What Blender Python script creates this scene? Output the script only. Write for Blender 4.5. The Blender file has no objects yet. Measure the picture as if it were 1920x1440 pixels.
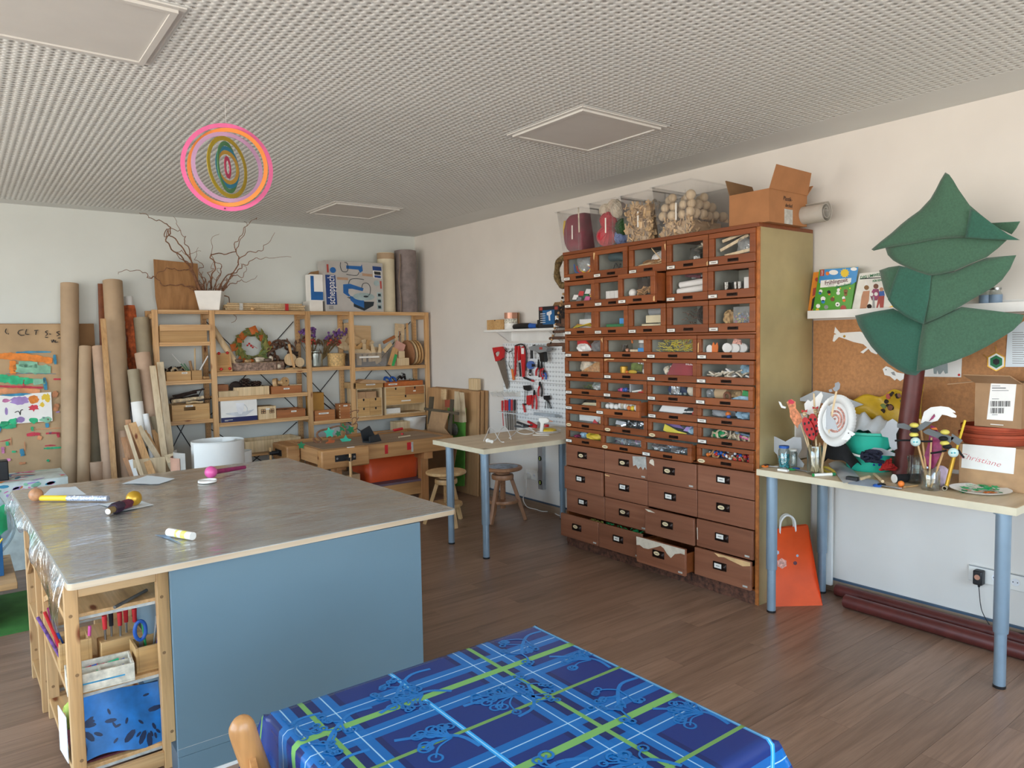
import bpy, math, random
import numpy as np
from mathutils import Vector as V3, Matrix
from math import sin,cos
R=math.radians; PI=math.pi
sc=bpy.context.scene
COL=sc.collection
rnd=random.Random(7); ru=rnd.uniform
# ------------------------------------------------------------------ camera
XW,YW,HC=4.0,6.91,2.615      # right wall, back wall, ceiling height
XL,YF=-2.6,-1.9              # left wall, wall behind the camera
CF,CYAW,CPIT,CROL=1358.58,.653805,.0625810,-.0169248
CP=V3((0,0,1.5))
_fw=V3((sin(CYAW)*cos(CPIT),cos(CYAW)*cos(CPIT),-sin(CPIT)))
_rt=V3((cos(CYAW),-sin(CYAW),0)); _up=_rt.cross(_fw)
_r2=cos(CROL)*_rt+sin(CROL)*_up; _u2=-sin(CROL)*_rt+cos(CROL)*_up
cd=bpy.data.cameras.new('camera'); cam=bpy.data.objects.new('camera',cd); COL.objects.link(cam)
cd.sensor_width=36; cd.lens=36*CF/1920; cd.clip_start=.05; cd.clip_end=200
cam.matrix_world=Matrix((( _r2.x,_u2.x,-_fw.x,CP.x),(_r2.y,_u2.y,-_fw.y,CP.y),(_r2.z,_u2.z,-_fw.z,CP.z),(0,0,0,1)))
sc.camera=cam
def at(px,py,ax,val):
 v=_fw+(px-960)/CF*_r2-(py-720)/CF*_u2
 return CP+v*((val-CP[ax])/v[ax])
# ------------------------------------------------------------------ world, daylight, exposure
vs=sc.view_settings; vs.view_transform='Standard'; vs.look='None'; vs.gamma=1; vs.exposure=0.09
try: vs.use_curve_mapping=False
except Exception: pass
wd=bpy.data.worlds.new('sky'); sc.world=wd; wd.use_nodes=True
nt=wd.node_tree; nt.nodes.clear()
wo=nt.nodes.new('ShaderNodeOutputWorld'); wb=nt.nodes.new('ShaderNodeBackground'); wr=nt.nodes.new('ShaderNodeValToRGB')
wt=nt.nodes.new('ShaderNodeTexCoord'); ws=nt.nodes.new('ShaderNodeSeparateXYZ'); wm=nt.nodes.new('ShaderNodeMapRange')
nt.links.new(wt.outputs['Generated'],ws.inputs[0]); nt.links.new(ws.outputs['Z'],wm.inputs['Value'])
wm.inputs['From Min'].default_value=-1; wm.inputs['From Max'].default_value=1
nt.links.new(wm.outputs[0],wr.inputs[0]); nt.links.new(wr.outputs[0],wb.inputs[0]); nt.links.new(wb.outputs[0],wo.inputs[0])
cr=wr.color_ramp; cr.elements[0].position=0; cr.elements[0].color=(.66,.60,.53,1)
cr.elements[1].position=1; cr.elements[1].color=(.38,.62,1,1)
for p,c in ((.47,(.68,.62,.55,1)),(.50,(.80,.80,.78,1)),(.60,(.58,.80,1,1))):
 e=cr.elements.new(p); e.color=c
wb.inputs['Strength'].default_value=10.0
WIN=[]  # window openings: (wall, a0, a1, z0, z1)
for a0,a1 in ((-1.1,.9),(1.15,3.15),(3.4,5.4)): WIN.append(('L',a0,a1,.45,2.4))
for a0,a1 in ((-1.8,.4),(.8,3.0)): WIN.append(('F',a0,a1,.75,2.4))
for w,a0,a1,z0,z1 in WIN:
 ld=bpy.data.lights.new('daylight_portal','AREA'); ld.shape='RECTANGLE'; ld.size=a1-a0; ld.size_y=z1-z0
 ld.cycles.is_portal=True
 lo=bpy.data.objects.new('daylight_portal',ld); COL.objects.link(lo)
 if w=='L': lo.location=(XL-.12,(a0+a1)/2,(z0+z1)/2); lo.rotation_euler=(R(90),0,R(-90))
 else: lo.location=((a0+a1)/2,YF-.12,(z0+z1)/2); lo.rotation_euler=(R(90),0,0)
# ------------------------------------------------------------------ materials
def lin(h):
 if isinstance(h,str):
  h=h.lstrip('#'); h=[int(h[i:i+2],16) for i in (0,2,4)]
 return tuple(((c/255)/12.92 if c/255<=.04045 else ((c/255+.055)/1.055)**2.4) for c in h)+(1,)
MATS={}
def _new(key):
 m=bpy.data.materials.new(key); m.use_nodes=True; MATS[key]=m
 nt=m.node_tree; return m,nt,nt.nodes['Principled BSDF']
def _coord(nt,scale=(1,1,1),gen=False,rand=True):
 tc=nt.nodes.new('ShaderNodeTexCoord'); mp=nt.nodes.new('ShaderNodeMapping')
 mp.inputs['Scale'].default_value=scale
 src=tc.outputs['Generated' if gen else 'Object']
 if rand:
  oi=nt.nodes.new('ShaderNodeObjectInfo'); va=nt.nodes.new('ShaderNodeVectorMath'); va.operation='ADD'
  mu=nt.nodes.new('ShaderNodeMath'); mu.operation='MULTIPLY'; mu.inputs[1].default_value=37.
  nt.links.new(oi.outputs['Random'],mu.inputs[0]); nt.links.new(src,va.inputs[0]); nt.links.new(mu.outputs[0],va.inputs[1]); src=va.outputs[0]
 nt.links.new(src,mp.inputs[0]); return mp.outputs[0]
def _bump(nt,bs,fac,strength,dist=.01):
 b=nt.nodes.new('ShaderNodeBump'); b.inputs['Strength'].default_value=strength; b.inputs['Distance'].default_value=dist
 nt.links.new(fac,b.inputs['Height']); nt.links.new(b.outputs[0],bs.inputs['Normal'])
def _noise(nt,vec,scale,detail=3,rough=.55,dist=0):
 n=nt.nodes.new('ShaderNodeTexNoise'); n.inputs['Scale'].default_value=scale; n.inputs['Detail'].default_value=detail
 n.inputs['Roughness'].default_value=rough; n.inputs['Distortion'].default_value=dist
 nt.links.new(vec,n.inputs['Vector']); return n.outputs['Fac']
def _ramp(nt,fac,stops):
 r=nt.nodes.new('ShaderNodeValToRGB'); nt.links.new(fac,r.inputs[0]); e=r.color_ramp.elements
 e[0].position,e[0].color=stops[0][0],lin(stops[0][1]); e[1].position,e[1].color=stops[-1][0],lin(stops[-1][1])
 for p,c in stops[1:-1]: x=e.new(p); x.color=lin(c)
 return r.outputs[0]
def shade(h,k):
 if isinstance(h,str): h=h.lstrip('#'); h=[int(h[i:i+2],16) for i in (0,2,4)]
 return tuple(max(0,min(255,c*k)) for c in h)
def mat(key,col,rough=.6,metal=0,var=.07,scale=9,bump=0,bscale=60,spec=.5,coat=0,sheen=0):
 if key in MATS: return MATS[key]
 m,nt,bs=_new(key); bs.inputs['Roughness'].default_value=rough; bs.inputs['Metallic'].default_value=metal
 bs.inputs['Specular IOR Level'].default_value=spec; bs.inputs['Coat Weight'].default_value=coat; bs.inputs['Sheen Weight'].default_value=sheen
 v=_coord(nt)
 f=_noise(nt,v,scale)
 nt.links.new(_ramp(nt,f,[(.3,shade(col,1-var)),(.7,shade(col,1+var))]),bs.inputs['Base Color'])
 if bump: _bump(nt,bs,_noise(nt,v,bscale,4),bump)
 return m
def wood(key,c1,c2,axis=0,rough=.5,s=1.0,knots=True,coat=0,dark=.75):
 if key in MATS: return MATS[key]
 m,nt,bs=_new(key); bs.inputs['Roughness'].default_value=rough; bs.inputs['Coat Weight'].default_value=coat
 sc3=[14*s]*3; sc3[axis]=1.1*s
 v=_coord(nt,tuple(sc3)); f=_noise(nt,v,1.0,5,.6,.6)
 col=_ramp(nt,f,[(.28,shade(c1,dark+.1)),(.45,c1),(.62,c2),(.8,c1)])
 fine=[90*s]*3; fine[axis]=3*s
 f2=_noise(nt,_coord(nt,tuple(fine)),1.0,2)
 mx=nt.nodes.new('ShaderNodeMix'); mx.data_type='RGBA'; mx.blend_type='MULTIPLY'; mx.inputs['Factor'].default_value=.35
 nt.links.new(col,mx.inputs['A']); nt.links.new(_ramp(nt,f2,[(.3,(190,180,170)),(.6,(255,255,255))]),mx.inputs['B'])
 out=mx.outputs['Result']
 if knots:
  k=[9*s]*3; k[axis]=3.2*s
  vo=nt.nodes.new('ShaderNodeTexVoronoi'); vo.inputs['Scale'].default_value=1.0; nt.links.new(_coord(nt,tuple(k)),vo.inputs['Vector'])
  m2=nt.nodes.new('ShaderNodeMix'); m2.data_type='RGBA'; m2.blend_type='MULTIPLY'; m2.inputs['Factor'].default_value=1
  nt.links.new(out,m2.inputs['A']); nt.links.new(_ramp(nt,vo.outputs['Distance'],[(.06,(150,95,60)),(.13,(255,255,255))]),m2.inputs['B']); out=m2.outputs['Result']
 oi=nt.nodes.new('ShaderNodeObjectInfo'); hs=nt.nodes.new('ShaderNodeHueSaturation'); mr=nt.nodes.new('ShaderNodeMapRange')
 mr.inputs['To Min'].default_value=.88; mr.inputs['To Max'].default_value=1.1
 nt.links.new(oi.outputs['Random'],mr.inputs['Value']); nt.links.new(mr.outputs[0],hs.inputs['Value']); nt.links.new(out,hs.inputs['Color'])
 nt.links.new(hs.outputs[0],bs.inputs['Base Color']); _bump(nt,bs,f2,.08,.004)
 return m
def clear(key,tint='#ffffff',amount=.12,rough=.05,tr=1.0):
 if key in MATS: return MATS[key]
 m,nt,bs=_new(key); nt.nodes.remove(bs); o=nt.nodes['Material Output']
 t=nt.nodes.new('ShaderNodeBsdfTransparent'); t.inputs[0].default_value=lin(tint)
 g=nt.nodes.new('ShaderNodeBsdfGlossy'); g.inputs['Roughness'].default_value=rough; g.inputs[0].default_value=(.9,.9,.9,1)
 lw=nt.nodes.new('ShaderNodeLayerWeight'); lw.inputs['Blend'].default_value=.25
 mr=nt.nodes.new('ShaderNodeMapRange'); mr.inputs['To Min'].default_value=amount*.35; mr.inputs['To Max'].default_value=min(1,amount*4)
 nt.links.new(lw.outputs['Facing'],mr.inputs['Value'])
 x=nt.nodes.new('ShaderNodeMixShader'); nt.links.new(mr.outputs[0],x.inputs[0]); nt.links.new(t.outputs[0],x.inputs[1]); nt.links.new(g.outputs[0],x.inputs[2])
 if tr<1:
  d=nt.nodes.new('ShaderNodeBsdfDiffuse'); d.inputs[0].default_value=lin(tint); y=nt.nodes.new('ShaderNodeMixShader'); y.inputs[0].default_value=1-tr
  nt.links.new(x.outputs[0],y.inputs[1]); nt.links.new(d.outputs[0],y.inputs[2]); x=y
 nt.links.new(x.outputs[0],o.inputs['Surface']); return m
# ------------------------------------------------------------------ mesh building
class B:
 def __init__(s): s.v=[]; s.f=[]; s.m=None
 def add(s,vs,fs):
  o=len(s.v)
  if s.m is not None: vs=[s.m@V3(p) for p in vs]
  s.v+= [tuple(p) for p in vs]; s.f+=[tuple(i+o for i in f) for f in fs]; return s
 def bb(s,x0,x1,y0,y1,z0,z1):
  return s.add([(x0,y0,z0),(x1,y0,z0),(x1,y1,z0),(x0,y1,z0),(x0,y0,z1),(x1,y0,z1),(x1,y1,z1),(x0,y1,z1)],
          [(0,3,2,1),(4,5,6,7),(0,1,5,4),(1,2,6,5),(2,3,7,6),(3,0,4,7)])
 def box(s,c,d,rot=None):
  x,y,z=d[0]/2,d[1]/2,d[2]/2
  M=Matrix.Translation(V3(c))
  if rot is not None: M=M@(rot.to_4x4() if isinstance(rot,Matrix) else Matrix.Rotation(rot,4,'Z'))
  vs=[M@V3(p) for p in ((-x,-y,-z),(x,-y,-z),(x,y,-z),(-x,y,-z),(-x,-y,z),(x,-y,z),(x,y,z),(-x,y,z))]
  return s.add(vs,[(0,3,2,1),(4,5,6,7),(0,1,5,4),(1,2,6,5),(2,3,7,6),(3,0,4,7)])
 def bar(s,p0,p1,w,h,up=(0,0,1)):
  p0,p1=V3(p0),V3(p1); d=(p1-p0).normalized(); u=V3(up)
  if abs(d.dot(u))>.99: u=V3((0,1,0))
  a=d.cross(u).normalized()*w/2; b=a.cross(d).normalized()*h/2
  vs=[p+i*a+j*b for p in (p0,p1) for i,j in ((-1,-1),(1,-1),(1,1),(-1,1))]
  return s.add(vs,[(0,1,2,3),(7,6,5,4),(0,4,5,1),(1,5,6,2),(2,6,7,3),(3,7,4,0)])
 def cyl(s,p0,p1,r0,r1=None,n=14,caps=True):
  p0,p1=V3(p0),V3(p1); r1=r0 if r1 is None else r1
  d=(p1-p0).normalized(); a=d.orthogonal().normalized(); b=d.cross(a)
  vs=[]
  for p,r in ((p0,r0),(p1,r1)):
   for i in range(n): t=2*PI*i/n; vs.append(p+a*cos(t)*r+b*sin(t)*r)
  fs=[(i,(i+1)%n,n+(i+1)%n,n+i) for i in range(n)]
  if caps: fs+=[tuple(range(n))[::-1],tuple(range(n,2*n))]
  return s.add(vs,fs)
 def pipe(s,p0,p1,r,t,n=20):
  p0,p1=V3(p0),V3(p1); d=(p1-p0).normalized(); a=d.orthogonal().normalized(); b=d.cross(a); vs=[]
  for p,q in ((p0,r),(p1,r),(p1,r-t),(p0,r-t)):
   for i in range(n): u=2*PI*i/n; vs.append(p+a*cos(u)*q+b*sin(u)*q)
  fs=[(k*n+i,k*n+(i+1)%n,((k+1)%4)*n+(i+1)%n,((k+1)%4)*n+i) for k in range(4) for i in range(n)]
  return s.add(vs,fs)
 def tube(s,pts,r,n=6,closed=False,caps=True):
  pts=[V3(p) for p in pts]; L=len(pts); vs=[]
  rr=r if isinstance(r,(list,tuple)) else [r]*L
  up=None
  for i,p in enumerate(pts):
   if closed: d=pts[(i+1)%L]-pts[i-1]
   else: d=pts[min(i+1,L-1)]-pts[max(i-1,0)]
   d=d.normalized() if d.length>1e-9 else V3((0,0,1))
   if up is None: up=d.orthogonal().normalized()
   up=(up-d*up.dot(d)); up=up.normalized() if up.length>1e-6 else d.orthogonal().normalized()
   b=d.cross(up)
   for k in range(n): t=2*PI*k/n; vs.append(p+(up*cos(t)+b*sin(t))*rr[i])
  fs=[]
  for i in range(L if closed else L-1):
   j=(i+1)%L
   for k in range(n): fs.append((i*n+k,i*n+(k+1)%n,j*n+(k+1)%n,j*n+k))
  if not closed and caps: fs+=[tuple(range(n))[::-1],tuple(range((L-1)*n,L*n))]
  return s.add(vs,fs)
 def lathe(s,prof,n=20,o=(0,0,0)):
  o=V3(o); vs=[]; fs=[]; L=len(prof)
  for r,z in prof:
   for i in range(n): t=2*PI*i/n; vs.append(o+V3((cos(t)*r,sin(t)*r,z)))
  for k in range(L-1):
   for i in range(n): fs.append((k*n+i,k*n+(i+1)%n,(k+1)*n+(i+1)%n,(k+1)*n+i))
  return s.add(vs,fs)
 def prism(s,poly,t,O=(0,0,0),U=(1,0,0),V=(0,0,1)):
  O,U,V=V3(O),V3(U),V3(V); N=U.cross(V).normalized()*t; n=len(poly)
  a=[O+U*x+V*y for x,y in poly]; vs=a+[p+N for p in a]
  ar=sum(poly[i][0]*poly[(i+1)%n][1]-poly[(i+1)%n][0]*poly[i][1] for i in range(n))
  f=list(range(n)); fs=[tuple(f[::-1]),tuple(i+n for i in f)]+[(i,(i+1)%n,n+(i+1)%n,n+i) for i in range(n)]
  if ar<0: fs=[q[::-1] for q in fs]
  return s.add(vs,fs)
 def sph(s,c,r,n=12,m=8,sc=(1,1,1)):
  c=V3(c); vs=[c+V3((0,0,-r*sc[2]))]; fs=[]
  for j in range(1,m):
   f=PI*j/m-PI/2
   for i in range(n): t=2*PI*i/n; vs.append(c+V3((cos(f)*cos(t)*r*sc[0],cos(f)*sin(t)*r*sc[1],sin(f)*r*sc[2])))
  vs.append(c+V3((0,0,r*sc[2]))); T=len(vs)-1
  fs+=[(0,1+(i+1)%n,1+i) for i in range(n)]
  for j in range(m-2):
   for i in range(n): a=1+j*n; fs.append((a+i,a+(i+1)%n,a+n+(i+1)%n,a+n+i))
  a=1+(m-2)*n; fs+=[(a+i,a+(i+1)%n,T) for i in range(n)]
  return s.add(vs,fs)
 def torus(s,c,Rr,r,n=28,k=8,ax=None,sy=1.0):
  q=V3(ax).to_track_quat('Z','Y') if ax is not None else None
  pts=[]
  for i in range(n):
   t=2*PI*i/n; p=V3((cos(t)*Rr,sin(t)*Rr*sy,0)); p=q@p if q else p; pts.append(V3(c)+p)
  return s.tube(pts,r,k,closed=True)
 def grid(s,fn,nu,nv,thick=0,close=False):
  P=[V3(fn(i/nu,j/nv)) for j in range(nv+1) for i in range(nu+1)]; W=nu+1
  fs=[(j*W+i,j*W+i+1,(j+1)*W+i+1,(j+1)*W+i) for j in range(nv) for i in range(nu)]
  if not thick: return s.add(P,fs)
  N=[V3((0,0,0)) for _ in P]
  for f in fs:
   nn=(P[f[1]]-P[f[0]]).cross(P[f[3]]-P[f[0]])
   for k in f: N[k]+=nn
  Q=[p-n.normalized()*thick if n.length>1e-12 else p for p,n in zip(P,N)]; o=len(P)
  fs2=[tuple(i+o for i in f[::-1]) for f in fs]
  rim=[]
  bd=[i for i in range(nu+1)]+[j*W+nu for j in range(1,nv+1)]+[nv*W+i for i in range(nu-1,-1,-1)]+[j*W for j in range(nv-1,0,-1)]
  for a,b in zip(bd,bd[1:]+bd[:1]): rim.append((b,a,a+o,b+o))
  return s.add(P+Q,fs+fs2+rim)
 def obj(s,name,m,parent=None,loc=None,bevel=0,smooth=40,sub=0,solid=0):
  me=bpy.data.meshes.new(name); me.from_pydata(s.v,[],s.f)
  if m is not None: me.materials.append(MATS[m] if isinstance(m,str) else m)
  if smooth: me.shade_smooth(); me.set_sharp_from_angle(angle=R(smooth))
  o=bpy.data.objects.new(name,me); COL.objects.link(o)
  if parent: o.parent=parent
  if loc is not None: o.location=loc
  if solid: q=o.modifiers.new('solid','SOLIDIFY'); q.thickness=solid; q.offset=0
  if bevel: q=o.modifiers.new('bevel','BEVEL'); q.width=bevel; q.segments=2; q.limit_method='ANGLE'
  if sub: q=o.modifiers.new('sub','SUBSURF'); q.levels=sub; q.render_levels=sub
  return o
def tag(o,label,cat,group=None):
 o['label']=label; o['category']=cat
 if group: o['group']=group
 return o
def thing(name,label,cat,loc=(0,0,0),rz=0,group=None,rot=None):
 o=bpy.data.objects.new(name,None); COL.objects.link(o); o.empty_display_size=.05
 o.location=loc; o.rotation_euler=rot if rot else (0,0,rz); return tag(o,label,cat,group)
def solo(name,b,m,label,cat,group=None,**k):
 xs=[p[0] for p in b.v]; ys=[p[1] for p in b.v]; zs=[p[2] for p in b.v]
 c=((min(xs)+max(xs))/2,(min(ys)+max(ys))/2,min(zs)); b.v=[(p[0]-c[0],p[1]-c[1],p[2]-c[2]) for p in b.v]
 return tag(b.obj(name,m,loc=c,**k),label,cat,group)
def struct(name,b,m,parent=None,**k):
 o=b.obj(name,m,parent,**k)
 if parent is None: o['kind']='structure'
 return o
def text(name,s,size,m,parent,M,ext=.0006,align='CENTER',sx=1.0,shear=0,bold=0):
 cu=bpy.data.curves.new(name,'FONT'); cu.body=s; cu.size=size; cu.extrude=ext; cu.align_x=align; cu.align_y='CENTER'; cu.shear=shear; cu.offset=bold
 cu.resolution_u=3
 t=bpy.data.objects.new(name,cu); COL.objects.link(t); dg=bpy.context.evaluated_depsgraph_get()
 me=bpy.data.meshes.new_from_object(t.evaluated_get(dg)); bpy.data.objects.remove(t)
 me.transform(M@Matrix.Diagonal((sx,1,1,1))); me.materials.clear(); me.materials.append(MATS[m])
 o=bpy.data.objects.new(name,me); COL.objects.link(o); o.parent=parent; return o
def frame(O,U,V):
 U,V=V3(U).normalized(),V3(V).normalized(); N=U.cross(V)
 return Matrix(((U.x,V.x,N.x,O[0]),(U.y,V.y,N.y,O[1]),(U.z,V.z,N.z,O[2]),(0,0,0,1)))
def spath(pts,k=6):
 P=[V3(p) for p in pts]; out=[]
 for i in range(len(P)-1):
  a,b,c,d=P[max(i-1,0)],P[i],P[i+1],P[min(i+2,len(P)-1)]
  for j in range(k):
   t=j/k; out.append(.5*((2*b)+(c-a)*t+(2*a-5*b+4*c-d)*t*t+(3*b-a-3*c+d)*t**3))
 return out+[P[-1]]
# common materials
mat('wall_paint_warm_lit','#e2ddd6',.75,var=.012,scale=3)  # same wall paint, with the warm tint of the light put into its colour
mat('wall_paint_cool_lit','#d9deda',.75,var=.012,scale=3)  # back wall: cool tint of the light put into the paint colour
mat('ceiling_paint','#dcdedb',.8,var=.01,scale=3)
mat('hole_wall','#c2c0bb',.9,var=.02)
mat('ceiling_back','#333331',.9)
mat('panel_paint','#d6d4cf',.6,var=.01)
mat('white_paint','#e9e8e4',.45,var=.02)
mat('white_plastic','#eceae4',.35,var=.02)
mat('black_plastic','#1a1a1c',.4,var=.1)
mat('paper','#f1f0ec',.7,var=.02)
mat('label_paper','#e9e6de',.7,var=.03)
mat('ink','#2a2a2c',.7)
mat('steel','#a9abac',.32,1,var=.05)
mat('dark_steel','#3b3c3f',.4,.8)
mat('leg_paint','#8fa3b3',.36,.35,var=.03)
mat('cardboard','#b5906a',.8,var=.05,scale=14,bump=.03,bscale=120)
mat('cardboard_dark','#8f6c48',.85,var=.05)
mat('kraft','#b99c78',.75,var=.05,scale=5,bump=.06,bscale=30)
mat('tube_kraft','#b2997c',.75,var=.04,scale=6)
mat('red','#c2262a',.45,var=.05)
mat('blue','#2558a8',.45,var=.05)
mat('yellow','#e8c531',.5,var=.05)
mat('orange','#e2792c',.5,var=.05)
mat('green','#2f9b54',.55,var=.06)
wood('pine','#cfa16c','#dbb17f',2,.45)
wood('pine_x','#cfa16c','#dbb17f',0,.45)
wood('pine_y','#cfa16c','#dbb17f',1,.45)
wood('ply','#d8b587','#e2c497',0,.55,.6,knots=False,dark=.85)
wood('box_ply','#c79b62','#d4ab74',0,.5,.8,knots=False,dark=.85)
wood('box_red','#a9683a','#b97a48',0,.5,.8,knots=False)
wood('board_light','#d9bd92','#e4cca5',2,.6,.8,knots=False,dark=.85)
# ------------------------------------------------------------------ the room
m,nt,bs=_new('floor_plank'); bs.inputs['Roughness'].default_value=.36
_v=_coord(nt,(1.6,26,1)); _f=_noise(nt,_v,1.0,6,.62,.5)
_c=_ramp(nt,_f,[(.25,'#735a47'),(.48,'#8f715d'),(.62,'#9a7b66'),(.8,'#806250')])
_f3=_noise(nt,_coord(nt,(6,160,1)),1.0,2)
_mx=nt.nodes.new('ShaderNodeMix'); _mx.data_type='RGBA'; _mx.blend_type='MULTIPLY'; _mx.inputs['Factor'].default_value=.4
nt.links.new(_c,_mx.inputs['A']); nt.links.new(_ramp(nt,_f3,[(.3,(205,198,192)),(.65,(255,255,255))]),_mx.inputs['B'])
_oi=nt.nodes.new('ShaderNodeObjectInfo'); _hs=nt.nodes.new('ShaderNodeHueSaturation'); _mr=nt.nodes.new('ShaderNodeMapRange')
_mr.inputs['To Min'].default_value=.86; _mr.inputs['To Max'].default_value=1.12
nt.links.new(_oi.outputs['Random'],_mr.inputs['Value']); nt.links.new(_mr.outputs[0],_hs.inputs['Value']); nt.links.new(_mx.outputs['Result'],_hs.inputs['Color'])
nt.links.new(_hs.outputs[0],bs.inputs['Base Color']); _bump(nt,bs,_f3,.05,.002)
mat('floor_joint','#3a2d26',.8)
fl=struct('floor',B().bb(XL,XW,YF,YW,-.06,-.0035),'floor_joint')
PW=.122; PLN=1.28
pm=None
y0=1.837-PW*8
row=0; y=y0
while y<YW-.001:
 w=min(PW,YW-y); off=(row*.437)%PLN
 x=-.75-off
 while x<XW:
  xa=max(x,-.75); xb=min(x+PLN,XW)
  if xb-xa>.02:
   full=(abs(xb-xa-PLN)<1e-6 and abs(w-PW)<1e-6)
   if full and pm: o=bpy.data.objects.new('plank',pm); COL.objects.link(o); o.parent=fl
   else:
    hx,hy=(xb-xa)/2-.0005,w/2-.0005
    o=B().bb(-hx,hx,-hy,hy,-.0036,0).obj('plank','floor_plank',fl,smooth=0)
    if full: pm=o.data
   o.location=((xa+xb)/2,y+w/2,0)
  x+=PLN
 y+=PW; row+=1
# planks of the part of the floor behind the camera and by the left wall
B().bb(XL,-.75,YF,YW,-.0036,-.0001).bb(-.75,XW,YF,y0,-.0036,-.0001).obj('plank_field','floor_plank',fl)['kind']='stuff'
T=.2
struct('wall_back',B().bb(XL-T,XW+T,YW,YW+T,0,HC+.3),'wall_paint_cool_lit')
struct('wall_right',B().bb(XW,XW+T,YF,YW,0,HC+.3),'wall_paint_warm_lit')
def holed(W,fixed,a0,a1):
 b=B(); ops=sorted([w[1:] for w in WIN if w[0]==W])
 def slab(p,q,z0,z1):
  if W=='L': b.bb(XL-T,XL,p,q,z0,z1)
  else: b.bb(p,q,YF-T,YF,z0,z1)
 e=a0
 for p,q,z0,z1 in ops:
  slab(e,p,0,HC+.3); slab(p,q,0,z0); slab(p,q,z1,HC+.3); e=q
 slab(e,a1,0,HC+.3)
 struct('wall_left' if W=='L' else 'wall_front',b,'wall_paint_warm_lit')
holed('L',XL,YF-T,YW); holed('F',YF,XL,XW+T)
clear('window_glass','#ffffff',.04,.02)
for i,(W,p,q,z0,z1) in enumerate(WIN):
 fb=B(); gb=B()
 def bx(a,b_,c,d,t0,t1,bb):
  if W=='L': bb.bb(XL-t1,XL-t0,a,b_,c,d)
  else: bb.bb(a,b_,YF-t1,YF-t0,c,d)
 for a,b_,c,d in ((p,q,z0,z0+.06),(p,q,z1-.06,z1),(p,p+.06,z0+.06,z1-.06),(q-.06,q,z0+.06,z1-.06),((p+q)/2-.04,(p+q)/2+.04,z0+.06,z1-.06)): bx(a,b_,c,d,.05,.11,fb)
 wo_=struct('window_%d'%(i+1),fb,'white_paint')
 for a,b_ in ((p+.06,(p+q)/2-.04),((p+q)/2+.04,q-.06)):
  g=B(); bx(a,b_,z0+.06,z1-.06,.075,.08,g); g.obj('pane','window_glass',wo_)
 s=B(); bx(p-.03,q+.03,z0-.03,z0,-.08,.05,s); s.obj('window_sill','white_paint',wo_)
# ceiling: perforated boards, big and small holes in turn
CX0,CX1,CY0,CY1=-.672,.0,.0,.0
PIT=.033; NX,NY=132,188
CX0=3.675-NX*PIT; CX1=CX0+NX*PIT; CY1=6.71; CY0=CY1-NY*PIT
CZ=HC
PANELS=[(2.456,3.070,2.610,3.215),(2.456,3.070,5.478,6.073),(.056,.670,2.615,3.220)]
def perforated():
 TH=.0125; base=[]
 def ring(r,n=8): return [(cos(2*PI*(k+.5)/n)*r,sin(2*PI*(k+.5)/n)*r) for k in range(n)]
 h=PIT/2
 sq=[(h,h*.414),(h*.414,h),(-h*.414,h),(-h,h*.414),(-h,-h*.414),(-h*.414,-h),(h*.414,-h),(h,-h*.414)]
 cor=[(h,h),(-h,h),(-h,-h),(h,-h)]
 cells={}
 for kind,r in ((0,.0088),(1,.0048)):
  rg=[(cos(PI/8+PI/4*k)*r,sin(PI/8+PI/4*k)*r) for k in range(8)]
  V=[(x,y,0) for x,y in sq]+[(x,y,0) for x,y in rg]+[(x,y,TH) for x,y in rg]+[(x,y,0) for x,y in cor]
  F=[]
  for k in range(8):
   j=(k+1)%8
   F.append((k,8+k,8+j,j)); F.append((8+k,16+k,16+j,8+j))
  C=[(24,0,1,1),(25,2,3,3),(26,4,5,5),(27,6,7,7)]
  F+=C
  cells[kind]=(np.array(V),np.array(F))
 cx,cy=np.meshgrid(CX0+PIT*(np.arange(NX)+.5),CY0+PIT*(np.arange(NY)+.5),indexing='ij')
 ii,jj=np.meshgrid(np.arange(NX),np.arange(NY),indexing='ij')
 keep=np.ones(cx.shape,bool)
 for x0,x1,y0,y1 in PANELS: keep&=~((cx>x0-.012)&(cx<x1+.012)&(cy>y0-.012)&(cy<y1+.012))
 vs=[];q4=[];t3=[];o=0
 for kind in (0,1):
  sel=keep&(((ii+jj)%2)==kind); X=cx[sel];Y=cy[sel]; V,F=cells[kind]; n=len(X)
  P=np.empty((n,len(V),3)); P[:,:,0]=V[None,:,0]+X[:,None]; P[:,:,1]=V[None,:,1]+Y[:,None]; P[:,:,2]=CZ+V[None,:,2]
  idx=(np.arange(n)*len(V))[:,None,None]+F[None]+o; o+=n*len(V)
  vs.append(P.reshape(-1,3)); q4.append(idx[:,:16].reshape(-1,4)); t3.append(idx[:,16:,:3].reshape(-1,3))
 vs=np.concatenate(vs);q4=np.concatenate(q4);t3=np.concatenate(t3)
 me=bpy.data.meshes.new('perforated_board'); me.vertices.add(len(vs)); me.vertices.foreach_set('co',vs.ravel())
 nl=len(q4)*4+len(t3)*3; me.loops.add(nl); me.loops.foreach_set('vertex_index',np.concatenate([q4.ravel(),t3.ravel()]).astype(np.int32))
 npol=len(q4)+len(t3); me.polygons.add(npol)
 me.polygons.foreach_set('loop_start',np.concatenate([np.arange(len(q4))*4,len(q4)*4+np.arange(len(t3))*3]).astype(np.int32))
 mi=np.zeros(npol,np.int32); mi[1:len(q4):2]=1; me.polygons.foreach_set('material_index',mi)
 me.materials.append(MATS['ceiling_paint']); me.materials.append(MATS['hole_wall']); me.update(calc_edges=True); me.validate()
 return me
ceil=struct('ceiling',B().bb(CX1,XW,YF,YW,CZ,CZ+.012).bb(XL,CX0,YF,YW,CZ,CZ+.012).bb(CX0,CX1,CY1,YW,CZ,CZ+.012).bb(CX0,CX1,YF,CY0,CZ,CZ+.012),'ceiling_paint')
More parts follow.
